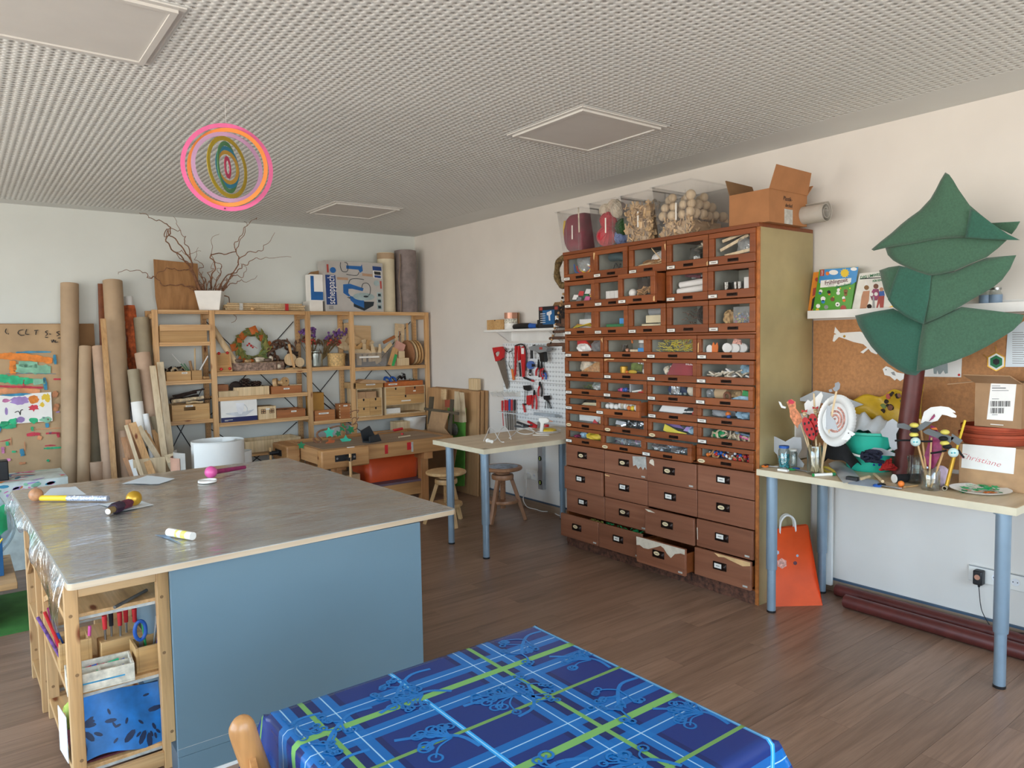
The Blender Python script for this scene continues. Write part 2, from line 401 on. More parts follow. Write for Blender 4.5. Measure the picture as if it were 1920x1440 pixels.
B().bb(XL-.2,XW+.2,YF-.2,YW+.2,CZ+.0125,CZ+.1).obj('ceiling_fleece','ceiling_back',ceil)
o=bpy.data.objects.new('perforated_board',perforated()); COL.objects.link(o); o.parent=ceil; o['kind']='stuff'
for (x0,x1,y0,y1),lb in zip(PANELS,('square ceiling panel above the drawer cabinet','square ceiling panel near the back wall','large square ceiling panel cut by the upper left corner')):
 t=thing('ceiling_panel',lb,'ceiling panel',((x0+x1)/2,(y0+y1)/2,CZ),0,'square panels set in the perforated ceiling')
 hx,hy=(x1-x0)/2,(y1-y0)/2; b=B()
 for a in (0,1):
  z=-.006 if a==0 else -.016; i=.022*a; w=.022
  b.bb(-hx+i,hx-i,-hy+i,-hy+i+w,z,.012).bb(-hx+i,hx-i,hy-i-w,hy-i,z,.012).bb(-hx+i,-hx+i+w,-hy+i+w,hy-i-w,z,.012).bb(hx-i-w,hx-i,-hy+i+w,hy-i-w,z,.012)
 b.obj('panel_frame','panel_paint',t)
 B().bb(-hx+.044,hx-.044,-hy+.044,hy-.044,-.010,.012).obj('panel_board','panel_paint',t,bevel=.002)
 B().bb(-hx-.012,hx+.012,-hy-.012,hy+.012,-.001,.0124).obj('panel_margin','ceiling_paint',t)
# baseboards
wood('baseboard','#8d7763','#9b8672',1,.5,knots=False)
mat('base_cap','#3f556b',.5)
def baseb(side,b,c): o=struct('baseboard_'+side,b,'baseboard'); c.obj('cap_strip','base_cap',o); return o
baseb('right',B().bb(XW-.013,XW,YF,YW,0,.066),B().bb(XW-.016,XW,YF,YW,.066,.076))
baseb('back',B().bb(XL,XW-.013,YW-.013,YW,0,.066),B().bb(XL,XW-.016,YW-.016,YW,.066,.076))
baseb('left',B().bb(XL,XL+.013,YF,YW-.013,0,.066),B().bb(XL,XL+.016,YF,YW-.016,.066,.076))
# ------------------------------------------------------------------ the big drawer cabinet
wood('cab_brown','#84451f','#935127',1,.42,.5,knots=False,dark=.85)
wood('cab_solid','#8a563d','#976349',1,.5,.4,knots=False,dark=.85)
mat('cab_edge','#a8652f',.5,var=.15,scale=30)
mat('cab_inside','#a5a79d',.8,var=.05)
mat('cab_olive','#a99a70',.5,var=.05,scale=4,bump=.05,bscale=120)
mat('plinth_worn','#5a3a2c',.85,var=.35,scale=40,bump=.5,bscale=90)
mat('bronze','#2a1d18',.35,.6,var=.15)
mat('chip','#d9b27e',.8,var=.1)
mat('peel','#d8ccb8',.8,var=.06,scale=20)
mat('tape_grey','#b9b8b2',.45,var=.1,scale=40)
clear('drawer_glass','#ffffff',.035,.02)
CABX,CABY,CABW,CABH=3.455,3.88,1.58,2.10
CABD=XW-.02-CABX
cab=thing('drawer_cabinet','tall old brown haberdashery cabinet with glass-fronted and solid drawers','cabinet',(CABX,CABY,0))
def cb(b,u0,u1,d0,d1,z0,z1): return b.bb(d0,d1,-u1,-u0,z0,z1)
b=B(); cb(b,0,.018,0,CABD,.075,CABH-.02); cb(b,0,CABW,-.012,CABD,CABH-.022,CABH); cb(b,.018,CABW-.02,CABD-.012,CABD,.075,CABH-.022)
cb(b,.018,CABW-.02,0,CABD-.012,.075,.085); cb(b,.018,CABW-.02,.004,CABD-.012,.742,.752); cb(b,.018,CABW-.02,-.006,CABD-.012,1.503,1.515)
b.obj('carcass','cab_brown',cab,bevel=.002)
cb(B(),CABW-.02,CABW,.006,CABD,0,CABH-.022).obj('side_panel','cab_olive',cab)
cb(B(),CABW-.022,CABW,0,.006,0,CABH-.022).obj('front_edge','cab_edge',cab)
pb=B()
def plin(u,v):
 n=sin(u*57)*.004+sin(u*131+v*9)*.003
 return (.0+n-.004*v,-(.0+u*(CABW-.02)),v*.076)
pb.grid(plin,60,4,.02); pb.obj('plinth','plinth_worn',cab)
UC=[.012+i*(CABW-.03)/5 for i in range(6)]; UR=[2.078,1.893,1.702,1.515]
LC=[.012+i*(CABW-.03)/4 for i in range(5)]; LR=[1.503,1.36,1.22,1.098,.987,.866,.752]
SR=[.742,.586,.42,.252,.085]
DEP=.26
_dm={}
def shared(key,make,name,m,parent,loc=(0,0,0),**k):
 if key in _dm: o=bpy.data.objects.new(name,_dm[key]); COL.objects.link(o); o.parent=parent; o.location=loc; return o
 o=make().obj(name,m,parent,loc=loc,**k); _dm[key]=o.data; return o
def handle_bar():
 b=B(); b.bb(-.004,0,-.034,.034,-.0085,.0085)
 b.tube(spath([(-.004,-.026,.004),(-.016,-.02,.002),(-.018,0,0),(-.016,.02,.002),(-.004,.026,.004)],3),.0035,6)
 b.cyl((-.006,-.029,0),(-.004,-.029,0),.0025,n=8).cyl((-.006,.029,0),(-.004,.029,0),.0025,n=8); return b
def handle_plate():
 b=B(); b.bb(-.004,0,-.044,.044,-.022,.022); b.bb(-.007,-.004,-.02,.044,.018,.022).bb(-.007,-.004,-.02,.044,-.022,-.018)
 b.bb(-.007,-.004,.04,.044,-.018,.018)
 b.grid(lambda u,v:(-.004-.014*sin(PI*v)*sin(PI*min(1,u*1.0)),-.044+.022*v,-.018+.036*u),6,5,.002); return b
mat('card_line','#4a4744',.8)
DR={}
def glass_drawer(key,u0,u1,z0,z1,pull,oval=False,wide=.03):
 w=u1-u0-.005; h=z1-z0-.005; uc=(u0+u1)/2; zc=(z0+z1)/2
 g=wide; gb=g+.012
 def fr():
  b=B()
  cb(b,-w/2,w/2,-.012,.008,-h/2,-h/2+gb); cb(b,-w/2,w/2,-.012,.008,h/2-g*.8,h/2); cb(b,-w/2,-w/2+g,-.012,.008,-h/2+gb,h/2-g*.8); cb(b,w/2-g,w/2,-.012,.008,-h/2+gb,h/2-g*.8); return b
 d=shared(('fr',round(w,3),round(h,3)),fr,'drawer','cab_brown',cab,(-pull,-uc,zc),bevel=.002)
 if not d.modifiers: q=d.modifiers.new('bevel','BEVEL'); q.width=.002; q.segments=2; q.limit_method='ANGLE'
 shared(('gl',round(w,3),round(h,3)),lambda: cb(B(),-w/2+g,w/2-g,0,.003,-h/2+gb,h/2-g*.8),'pane','drawer_glass',d,smooth=0)
 def bxs():
  b=B(); t=.006; a,c=-w/2+g*.55,w/2-g*.55; zb=-h/2+gb-.006
  cb(b,a,c,.008,DEP,zb-t,zb); cb(b,a-t,a,.008,DEP,zb,h/2-.012); cb(b,c,c+t,.008,DEP,zb,h/2-.012); cb(b,a,c,DEP-t,DEP,zb,h/2-.012); return b
 shared(('bx',round(w,3),round(h,3)),bxs,'drawer_box','cab_inside',d)
 for sg in (-1,1): shared(('ds',round(w,3),round(h,3)),lambda:cb(B(),-.00125,.00125,.008,DEP,-h/2+.01,h/2-.01),'drawer_side','cab_brown',d,(0,sg*(w/2-.00725),0))
 shared('hb',handle_bar,'handle','bronze',d,(-.012,-w*.04,-h/2+gb*.42))
 lb=(-.0125,w/2-.035,-h/2+gb*.33)
 if oval:
  shared('ov',lambda:B().add([(-.0015,cos(t*PI/8)*.026,sin(t*PI/8)*.011) for t in range(16)]+[(0,cos(t*PI/8)*.026,sin(t*PI/8)*.011) for t in range(16)],[tuple(range(15,-1,-1))]+[(i,(i+1)%16,16+(i+1)%16,16+i) for i in range(16)]),'label_card','label_cream',d,lb)
 else:
  shared('lf',lambda:B().bb(-.0015,0,-.032,.032,-.0115,.0115),'label_frame','ink',d,lb)
  shared('lc',lambda:B().bb(-.0022,-.0015,-.029,.029,-.0085,.0085),'label_card','label_paper',d,lb)
 wr_=ru(.012,.02)
 shared(('lt',round(wr_,3)),lambda:B().bb(-.0026,-.0022,-wr_,wr_,-.0018,.0018),'label_writing','card_line',d,lb)
 DR[key]=(-pull,-uc,zc,w,h,gb,g)
mat('label_cream','#e3cfa6',.7,var=.05)
for r in range(3):
 for c in range(5): glass_drawer(('u',r,c),UC[c],UC[c+1],UR[r+1],UR[r],{(1,2):.10,(0,4):.0,(0,1):.012}.get((r,c),rnd.choice((0,.004,.008))),wide=.036)
for r in range(6):
 for c in range(4): glass_drawer(('l',r,c),LC[c],LC[c+1],LR[r+1],LR[r],{(3,1):.075,(5,1):.03,(5,2):.055,(5,3):.012,(2,3):.02,(1,3):.012}.get((r,c),rnd.choice((0,.004,.006))),oval=(r>=4 and (r,c) not in((4,3),(5,2),(5,0))),wide=.028)
for r in range(4):
 for c in range(4):
  u0,u1,z0,z1=LC[c],LC[c+1],SR[r+1],SR[r]; w=u1-u0-.005; h=z1-z0-.005
  pull={(3,0):.06,(3,1):.06,(3,2):.11,(2,0):.0,(1,0):.02,(2,2):.03,(2,3):.012,(3,3):.03,(0,2):.01}.get((r,c),0)
  d=shared(('sf',round(w,3),round(h,3)),lambda:cb(B(),-w/2,w/2,-.014,.004,-h/2,h/2),'drawer','cab_solid',cab,(-pull,-(u0+u1)/2,(z0+z1)/2))
  q=d.modifiers.new('bevel','BEVEL'); q.width=.0025; q.segments=2
  def bxs():
   b=B(); t=.007; a,e=-w/2+.012,w/2-.012; zb=-h/2+.01; zt=h/2-.035
   cb(b,a,e,.004,.4,zb,zb+t); cb(b,a,a+t,.004,.4,zb+t,zt); cb(b,e-t,e,.004,.4,zb+t,zt); cb(b,a,e,.4-t,.4,zb+t,zt); return b
  shared(('sb',round(w,3),round(h,3)),bxs,'drawer_box','cab_brown',d)
  hy=.01 if c else .02
  shared('hp',handle_plate,'handle','bronze',d,(-.014,hy,.004*ru(-1,1)+.01))
  if rnd.random()<.6: shared('ovc',lambda:B().add([(-.001,cos(t*PI/8)*.023,sin(t*PI/8)*.012) for t in range(16)]+[(0,cos(t*PI/8)*.023,sin(t*PI/8)*.012) for t in range(16)],[tuple(range(15,-1,-1))]+[(i,(i+1)%16,16+(i+1)%16,16+i) for i in range(16)]),'label_card','label_cream',d,(-.0185,hy+.012,.01))
  else: shared('rcc',lambda:B().bb(-.001,0,-.024,.024,-.013,.013),'label_card','label_paper',d,(-.0185,hy+.012,.01))
  shared('wl',lambda:B().bb(-.0005,0,-.012,.012,-.0016,.0016),'label_writing','card_line',d,(-.0197,hy+.012,.01))
  DR[('s',r,c)]=(-pull,-(u0+u1)/2,(z0+z1)/2,w,h,0,0)
  if (r,c) in ((0,1),(0,2),(2,1),(3,0),(3,1),(3,2),(2,3),(3,3)):   # scraps of sticker at the lower right corner
   B().bb(-.0152,-.0142,-w/2+.02,-w/2+.02+.03,-h/2+.012,-h/2+.022).obj('sticker_scrap','tape_grey',d)
def chips(key,polys,m='peel',x=-.0150):
 d=[o for o in cab.children if o.name.startswith('drawer') and (V3(o.location)-V3(DR[key][:3])).length<1e-4][0]
 for p in polys: B().prism(p,.0008,(x,0,0),(0,-1,0),(0,0,1)).obj('worn_patch',m,d)
_,_,_,w,h,_,_=DR[('s',3,2)]
chips(('s',3,2),[[(-w/2+.001,h/2-.001),(w/2-.001,h/2-.001),(w/2-.002,h/2-.032),(w/2-.03,h/2-.03),(w/2-.075,h/2-.044),(w/2-.105,h/2-.075),(w/2-.135,h/2-.055),(w/2-.16,h/2-.028),(w/2-.185,h/2-.018),(w/2-.21,h/2-.03),(-w/2+.10,h/2-.06),(-w/2+.06,h/2-.062),(-w/2+.03,h/2-.05),(-w/2+.002,h/2-.055)]])
_,_,_,w,h,_,_=DR[('s',3,3)]
chips(('s',3,3),[[(-.05,h/2-.001),(w/2-.002,h/2-.002),(w/2-.002,h/2-.022),(w/2-.05,h/2-.034),(.06,h/2-.02),(.02,h/2-.012),(-.02,h/2-.018)]],'chip')
_,_,_,w,h,_,_=DR[('s',0,1)]
chips(('s',0,1),[[(w/2-.125,h/2-.012),(w/2-.01,h/2-.002),(w/2-.004,h/2-.085),(w/2-.02,h/2-.068),(w/2-.035,h/2-.09),(w/2-.055,h/2-.07),(w/2-.075,h/2-.09),(w/2-.095,h/2-.065),(w/2-.12,h/2-.075)]],'tape_grey')
_,_,_,w,h,_,_=DR[('s',0,2)]
chips(('s',0,2),[[(-w/2+.02,h/2-.035),(-w/2+.03,h/2-.014),(-w/2+.05,h/2-.008),(-w/2+.06,h/2-.02),(-w/2+.062,h/2-.05),(-w/2+.05,h/2-.046)]],'peel')
chips(('s',2,2),[[(-w/2+.001,h/2-.001),(-w/2+.045,h/2-.001),(-w/2+.085,h/2-.012),(-w/2+.03,h/2-.014)]],'peel')
chips(('s',2,3),[[(-w/2+.004,.03),(-w/2+.008,-.04),(-w/2+.012,-.042),(-w/2+.01,.03)]],'peel')
chips(('s',1,1),[[(-w/2+.002,h/2-.004),(-w/2+.05,h/2-.008),(-w/2+.045,h/2-.014),(-w/2+.005,h/2-.012)]],'chip')
for k_,ps in ((('l',0,0),[[(.17,.055),(.187,.063),(.187,.03),(.178,.042)]]),(('l',1,1),[[(-.185,.065),(-.09,.066),(-.1,.058),(-.15,.06),(-.185,.05)],[(.15,.066),(.185,.064),(.182,.056),(.16,.058)]]),(('l',0,3),[[(-.185,.02),(-.178,.03),(-.18,-.03),(-.186,-.03)]]),(('u',0,2),[[(.142,.07),(.152,.072),(.152,.03),(.145,.045)]]),(('u',0,3),[[(.143,-.07),(.152,-.06),(.153,-.085),(.145,-.086)]]),(('u',0,1),[[(-.152,.08),(-.135,.078),(-.14,.055),(-.146,.03),(-.152,.04)]]),(('u',1,2),[[(.14,-.06),(.152,-.055),(.152,-.086),(.14,-.085)]])):
 chips(k_,ps,'chip',-.0125)
# ------------------------------------------------------------------ tables with round telescopic legs
wood('table_ply','#cdb694','#d6c2a3',0,.45,.4,knots=False,dark=.9)
mat('edge_band','#d9cfb4',.5,var=.03)
mat('leg_ring','#6b7f8f',.4,.5)
def leg_table(name,label,x0,x1,y0,y1,zt,legs,topmat):
 t=thing(name,label,'table',((x0+x1)/2,(y0+y1)/2,0)); ox,oy=(x0+x1)/2,(y0+y1)/2; th=.034
 B().bb(x0-ox+.002,x1-ox-.002,y0-oy+.002,y1-oy-.002,zt-th,zt).obj('table_top',topmat,t,bevel=.002)
 e=B().bb(x0-ox,x1-ox,y0-oy,y0-oy+.002,zt-th+.001,zt-.001).bb(x0-ox,x1-ox,y1-oy-.002,y1-oy,zt-th+.001,zt-.001).bb(x0-ox,x0-ox+.002,y0-oy+.002,y1-oy-.002,zt-th+.001,zt-.001).bb(x1-ox-.002,x1-ox,y0-oy+.002,y1-oy-.002,zt-th+.001,zt-.001)
 e.obj('edge_band','edge_band',t)
 for lx,ly,dx in legs:
  l=B().lathe([(.0,.0),(.021,.0),(.023,.012),(.0225,.235),(.0275,.236),(.0285,.242),(.0285,zt-th-.008),(.038,zt-th-.006),(.038,zt-th)],20)
  o=l.obj('leg','leg_paint',t,loc=(lx-ox,ly-oy,0)); o.rotation_euler=(0,dx,0)
  B().lathe([(.0,-.0005),(.024,-.0005),(.0245,.010),(.0215,.012)],20).obj('foot','black_plastic',o)
 return t
rtab=leg_table('craft_table','pale table with blue-grey legs right of the cabinet, heaped with craft work',3.375,3.985,1.06,2.262,.78,[(3.432,2.205,0),(3.915,2.19,0),(3.415,1.118,0),(3.915,1.118,0)],'table_ply')
mtab=leg_table('side_table','pale table with blue-grey legs left of the cabinet, with glue gun and cables',2.775,3.975,3.945,4.60,.76,[(2.828,4.455,0),(2.815,3.995,0),(3.92,4.455,0),(3.92,3.995,0)],'table_ply')
wood('corner_ply','#a8977a','#b5a588',0,.6,knots=False)
for (x,y,z) in ((2.779,3.95,.7605),(2.779,4.545,.7605)): B().bb(x-3.375,x-3.375+.05,y-4.2725,y-4.2725+.05,z-.018,z).obj('corner_block','corner_ply',mtab)
# ------------------------------------------------------------------ stools
wood('stool_wood','#c99f6c','#d6b07e',2,.45,.8,knots=False)
wood('stool_dark','#9a6b4a','#a97a58',2,.45,.8,knots=False)
mat('stool_paint','#7d8a99',.5,var=.4,scale=18)
def stool(label,x,y,rz,h,painted):
 t=thing('screw_stool',label,'stool',(x,y,0),rz,'wooden screw stools'); w='stool_wood' if not painted else 'stool_dark'
 B().lathe([(0,h-.03),(.150,h-.03),(.163,h-.022),(.165,h-.012),(.160,h-.003),(.15,h),(0,h)],32).obj('seat',w,t)
 if painted: B().lathe([(0,h+.001),(.125,h+.001),(.13,h)],32).obj('paint_layer','stool_paint',t)
 B().lathe([(0,h-.06),(.06,h-.06),(.062,h-.05),(.06,h-.03),(0,h-.03)],20).obj('seat_block',w,t)
 B().lathe([(0,h-.105),(.088,h-.105),(.092,h-.097),(.092,h-.075),(.088,h-.066),(0,h-.066)],24).obj('hub',w,t)
 prof=[]
 z=.10
 while z<h-.1: prof+=[(.021,z),(.0245,z+.004),(.021,z+.008)]; z+=.009
 B().lathe([(0,.10)]+prof+[(0,h-.1)],16).obj('screw',w,t)
 for k in range(3):
  a=2*PI*k/3; d=V3((cos(a),sin(a),0))
  B().bar(d*.062+V3((0,0,h-.07)),d*.185,.030,.030,up=d).obj('leg',w,t,bevel=.003)
 zr=.165; B().lathe([(0.03,zr-.012),(.128,zr-.012),(.132,zr),(.128,zr+.012),(.03,zr+.012)],24).obj('stretcher_disc',w,t)
 return t
s1=at(836,882,2,.44); stool('pale wooden screw stool standing left of the blue-grey table leg',s1.x,s1.y,R(20),.44,False)
s2=at(942,874,2,.45); stool('paint-smeared screw stool under the table with the glue gun',s2.x+.0,s2.y,R(-40),.45,True)
# ------------------------------------------------------------------ workbench
wood('bench_wood','#b3814f','#c2925f',0,.5,.7)
wood('bench_top','#9d8670','#ad957d',0,.6,.7,knots=False,dark=.7)
wood('bench_leg','#b57c4a','#c48d5a',2,.5,.7)
wood('bench_end','#b98a5c','#c79a6b',1,.5,.7)
BZ=.65; BX0,BX1,BY0,BY1=2.17,3.40,5.385,6.16
wb_=thing('workbench','low wooden workbench with two vices in front of the shelving','workbench',((BX0+BX1)/2,(BY0+BY1)/2,0)); ox,oy=(BX0+BX1)/2,(BY0+BY1)/2
def lb(b,x0,x1,y0,y1,z0,z1): return b.bb(x0-ox,x1-ox,y0-oy,y1-oy,z0,z1)
lb(B(),BX0+.1,BX1,BY0+.05,BY1-.22,BZ-.05,BZ).obj('bench_slab','bench_top',wb_,bevel=.003)
lb(B(),BX0+.46,BX1,BY0+.01,BY0+.05,BZ-.12,BZ).obj('front_rail','bench_wood',wb_,bevel=.003)
lb(B(),BX0,BX1,BY1-.03,BY1,BZ-.10,BZ).obj('back_rail','bench_wood',wb_,bevel=.003)
lb(B(),BX0+.1,BX1-.06,BY1-.22,BY1-.03,BZ-.06,BZ-.03).obj('tool_tray','bench_top',wb_)
lb(B(),BX1,BX1+.065,BY0+.01,BY1,BZ-.115,BZ).obj('end_cap','bench_wood',wb_,bevel=.004)
lb(B(),BX0+.06,BX0+.1,BY0+.05,BY1-.03,BZ-.12,BZ-.001).obj('end_rail','bench_end',wb_,bevel=.003)
v=lb(B(),BX0+.045,BX0+.455,BY0-.045,BY0+.05,BZ-.15,BZ+.001).obj('front_vice','bench_wood',wb_,bevel=.012)
lb(B(),BX0+.155,BX0+.33,BY0-.053,BY0-.045,BZ-.095,BZ-.045).obj('vice_plate','black_plastic',v)
bb_=B()
for x_ in (BX0+.17,BX0+.315): bb_.cyl((x_-ox,BY0-.056-oy,BZ-.07),(x_-ox,BY0-.053-oy,BZ-.07),.009,n=10)
bb_.obj('bolt','steel',v)
B().cyl((BX0+.25-ox,BY0-.13-oy,BZ-.075),(BX0+.25-ox,BY0-.053-oy,BZ-.075),.018,n=12).obj('spindle','dark_steel',v)
B().cyl((BX0+.25-ox,BY0-.12-oy,BZ-.22),(BX0+.25-ox,BY0-.12-oy,BZ-.03),.011,n=10).obj('handle','stool_wood',v)
v=lb(B(),BX0-.06,BX0+.055,BY1-.36,BY1-.02,BZ-.14,BZ+.0).obj('end_vice','bench_wood',wb_,bevel=.012)
lb(B(),BX0-.066,BX0-.06,BY1-.24,BY1-.1,BZ-.095,BZ-.045).obj('vice_plate','black_plastic',v)
B().cyl((BX0-.14-ox,BY1-.17-oy,BZ-.07),(BX0-.066-ox,BY1-.17-oy,BZ-.07),.018,n=12).obj('spindle','dark_steel',v)
B().cyl((BX0-.13-ox,BY1-.17-oy,BZ-.20),(BX0-.13-ox,BY1-.17-oy,BZ-.02),.011,n=10).obj('handle','stool_wood',v)
for x_ in (BX0+.2,BX1-.22):
 for y_ in (BY0+.09,BY1-.15): lb(B(),x_,x_+.072,y_,y_+.06,0,BZ-.12).obj('leg','bench_leg',wb_,bevel=.003)
 lb(B(),x_-.005,x_+.077,BY0+.02,BY1-.06,BZ-.18,BZ-.115).obj('cross_rail','bench_leg',wb_,bevel=.003)
lb(B(),BX0+.272,BX1-.22,BY0+.10,BY0+.13,.16,.27).obj('stretcher','bench_wood',wb_,bevel=.003)
lb(B(),BX0+.272,BX1-.22,BY1-.13,BY1-.1,.16,.27).obj('stretcher','bench_wood',wb_,bevel=.003)
mat('bench_shelf','#6a5560',.7,var=.1)
lb(B(),BX0+.2,BX1-.15,BY0+.10,BY1-.1,.27,.288).obj('lower_shelf','bench_shelf',wb_)
for x_,y_,w_,h_,m_ in ((.62,BY0+.0095,.03,.07,'red'),(.83,BY0+.0095,.05,.06,'red'),(.87,BY0+.0090,.02,.08,'tape_grey')):
 lb(B(),BX0+x_,BX0+x_+w_,y_,y_+.0008,BZ-.02-h_,BZ-.015).obj('paint_smear',m_,wb_)
# ------------------------------------------------------------------ pine shelving along the back wall
SYF,SYB=6.60,YW-.018
UP=[1.331,1.785,2.650,3.094,3.945]
iv=thing('pine_shelving','long bare pine shelving unit with four bays along the back wall','shelving',((UP[0]+UP[-1])/2,(SYF+SYB)/2,0)); ox,oy=(UP[0]+UP[-1])/2,(SYF+SYB)/2
def lb(b,x0,x1,y0,y1,z0,z1): return b.bb(x0-ox,x1-ox,y0-oy,y1-oy,z0,z1)
def post(x,y,h,parent,holes,ox=ox,oy=oy):
 p=B().bb(-.022,.022,-.016,.016,0,h).obj('post','pine',parent,loc=(x-ox,y-oy,0),bevel=.002)
 if holes:
  hb=B()
  for k in range(int((h-.06)/.032)):
   for s in (-.010,.010): hb.cyl((s,-.0165,.05+k*.032),(s,-.0155,.05+k*.032),.0028,n=6)
  hb.obj('peg_holes','ink',p)['kind']='stuff'
 return p
for x in UP:
 post(x,SYF+.016,1.79,iv,False); post(x+(.0),SYB-.016,1.79,iv,True)
 for z in (.12,1.74): lb(B(),x-.011,x+.011,SYF+.032,SYB-.032,z-.02,z+.02).obj('side_rail','pine_y',iv)
def shelf(i,z,z2=None):
 o=lb(B(),UP[i]+.024,UP[i+1]-.024,SYF+.004,SYB-.004,z-.009,z+.009).obj('shelf','pine_x',iv,bevel=.002)
 lb(B(),UP[i]+.024,UP[i+1]-.024,SYF+.003,SYF+.021,z-.026,z-.009).obj('shelf_lip','pine_x',o,bevel=.002)
 return o
SH={0:[1.782,1.51,1.182,.838],1:[1.782,1.24,1.018,.792],2:[1.782,1.25,.735],3:[1.782,1.232,.735]}
for i,L in SH.items():
 for z in L+[.30]: shelf(i,z)
for i,z0,z1 in ((1,.85,1.7),(3,.85,1.7),(2,.8,1.22),(0,.35,1.1),(1,.1,.72),(3,.1,.70)):
 x0,x1=UP[i]+.03,UP[i+1]-.03
 c=B().cyl((x0-ox,SYB+.004-oy,z0),(x1-ox,SYB+.004-oy,z1),.004,n=6).cyl((x0-ox,SYB+.010-oy,z1),(x1-ox,SYB+.010-oy,z0),.004,n=6)
 c.obj('cross_brace','dark_steel',iv)
lb(B(),UP[0]+.03,UP[1]-.02,SYF-.018,SYF,1.615,1.665).obj('brace_board','pine_x',iv)
# ------------------------------------------------------------------ big work table with its grey body and racks
mat('worktop','#bfc1be',.4,var=.09,scale=4)
wood('worktop_edge','#c4ad90','#d2bda2',0,.55,.5,knots=False)
mat('grey_laminate','#657e8b',.42,var=.015,scale=3)
mat('grey_dark','#51626e',.5,var=.03)
TZ=.77; ROT=R(1.45)
tx0,ty0,tx1,ty1=-.01,0,1.44,1.90
wt_=thing('work_table','large square work table with a plywood top under clear film','table',(.246,2.574,0),ROT)
def rr(x0,x1,y0,y1,r,n=4):
 P=[]
 for cx,cy,a in ((x1-r,y0+r,-90),(x1-r,y1-r,0),(x0+r,y1-r,90),(x0+r,y0+r,180)):
  for k in range(n+1): t=R(a+90*k/n); P.append((cx+cos(t)*r,cy+sin(t)*r))
 return P
B().prism(rr(tx0,tx1,ty0,ty1,.02),.021,(0,0,TZ-.024),(1,0,0),(0,1,0)).obj('table_top','worktop',wt_)
B().prism(rr(tx0-.0008,tx1+.0008,ty0-.0008,ty1+.0008,.02),.019,(0,0,TZ-.0235),(1,0,0),(0,1,0)).obj('ply_edge','worktop_edge',wt_)
gb=thing('base_cabinet','blue-grey laminate base cabinet under the large work table','cabinet',(.532,2.598,0),R(0))
B().bb(0,.965,.0,.018,.092,TZ-.026).obj('front_panel','grey_laminate',gb,bevel=.001)
B().bb(.022,.965,.0185,1.40,.092,TZ-.026).obj('body','grey_laminate',gb)
B().bb(0.0,.965,.002,.018,.014,.090).obj('plinth_panel','grey_laminate',gb,bevel=.001)
B().bb(0.0,.965,.0,.018,.0,.013).obj('floor_strip','white_paint',gb)
B().bb(0.0,.965,-.0004,.0,.120,.1212).obj('edge_line','tape_grey',gb)
B().bb(.004,.961,.02,1.39,0,.092).obj('plinth','grey_dark',gb)
# clear film: lies on the top, sags in wrinkles and hangs over the left edge
m,nt,bs=_new('film'); nt.nodes.remove(bs)
t_=nt.nodes.new('ShaderNodeBsdfTransparent'); t_.inputs[0].default_value=(.93,.95,.97,1)
g_=nt.nodes.new('ShaderNodeBsdfGlossy'); g_.inputs['Roughness'].default_value=.07; g_.inputs[0].default_value=(.95,.95,.95,1)
fr_=nt.nodes.new('ShaderNodeLayerWeight'); fr_.inputs['Blend'].default_value=.5
pw_=nt.nodes.new('ShaderNodeMath'); pw_.operation='POWER'; pw_.inputs[1].default_value=2.6; nt.links.new(fr_.outputs['Facing'],pw_.inputs[0])
x_=nt.nodes.new('ShaderNodeMixShader'); mu_=nt.nodes.new('ShaderNodeMath'); mu_.operation='MULTIPLY_ADD'; mu_.inputs[1].default_value=1.0; mu_.inputs[2].default_value=.11; mu_.use_clamp=True
bp=nt.nodes.new('ShaderNodeBump'); bp.inputs['Strength'].default_value=1.0; bp.inputs['Distance'].default_value=.02
v1=_coord(nt,(5,22,8),rand=False); n1=_noise(nt,v1,1.0,4,.6,1.5); v2=_coord(nt,(3,3,3),rand=False); n2=_noise(nt,v2,1.0,3,.5,.5)
ad=nt.nodes.new('ShaderNodeMath'); ad.operation='MULTIPLY_ADD'; nt.links.new(n1,ad.inputs[0]); nt.links.new(n2,ad.inputs[1]); nt.links.new(n2,ad.inputs[2])
nt.links.new(ad.outputs[0],bp.inputs['Height']); nt.links.new(bp.outputs[0],g_.inputs['Normal'])
nt.links.new(pw_.outputs[0],mu_.inputs[0]); nt.links.new(mu_.outputs[0],x_.inputs[0]); nt.links.new(t_.outputs[0],x_.inputs[1]); nt.links.new(g_.outputs[0],x_.inputs[2])
nt.links.new(x_.outputs[0],nt.nodes['Material Output'].inputs['Surface'])
film=thing('clear_film','clear wrinkled plastic film spread over the large work table','plastic film',(.246,2.574,0),ROT)
def filmf(u,v):
 x=tx0+.004+(tx1-tx0-.008)*u; y=ty0+.004+(ty1-ty0-.008)*v
 w=.0009*(1+sin(9*x+4*sin(5*y)))+.0006*(1+sin(31*x*y+7*y))
 return (x,y,TZ-.0025+w)
B().grid(filmf,48,60).obj('film_top','film',film,smooth=180)
def filml(u,v):
 y=ty0+.03+(ty1-ty0-.06)*u; L=.10+.05*sin(3*y+1)+.02*sin(17*y)
 s=v*L; return (tx0-.002-.02*sin(v*2)*(1+.6*sin(11*y)),y,TZ-.0015-s+.0015*cos(y*40)*v)
B().grid(filml,60,8).obj('film_overhang','film',film,smooth=180)
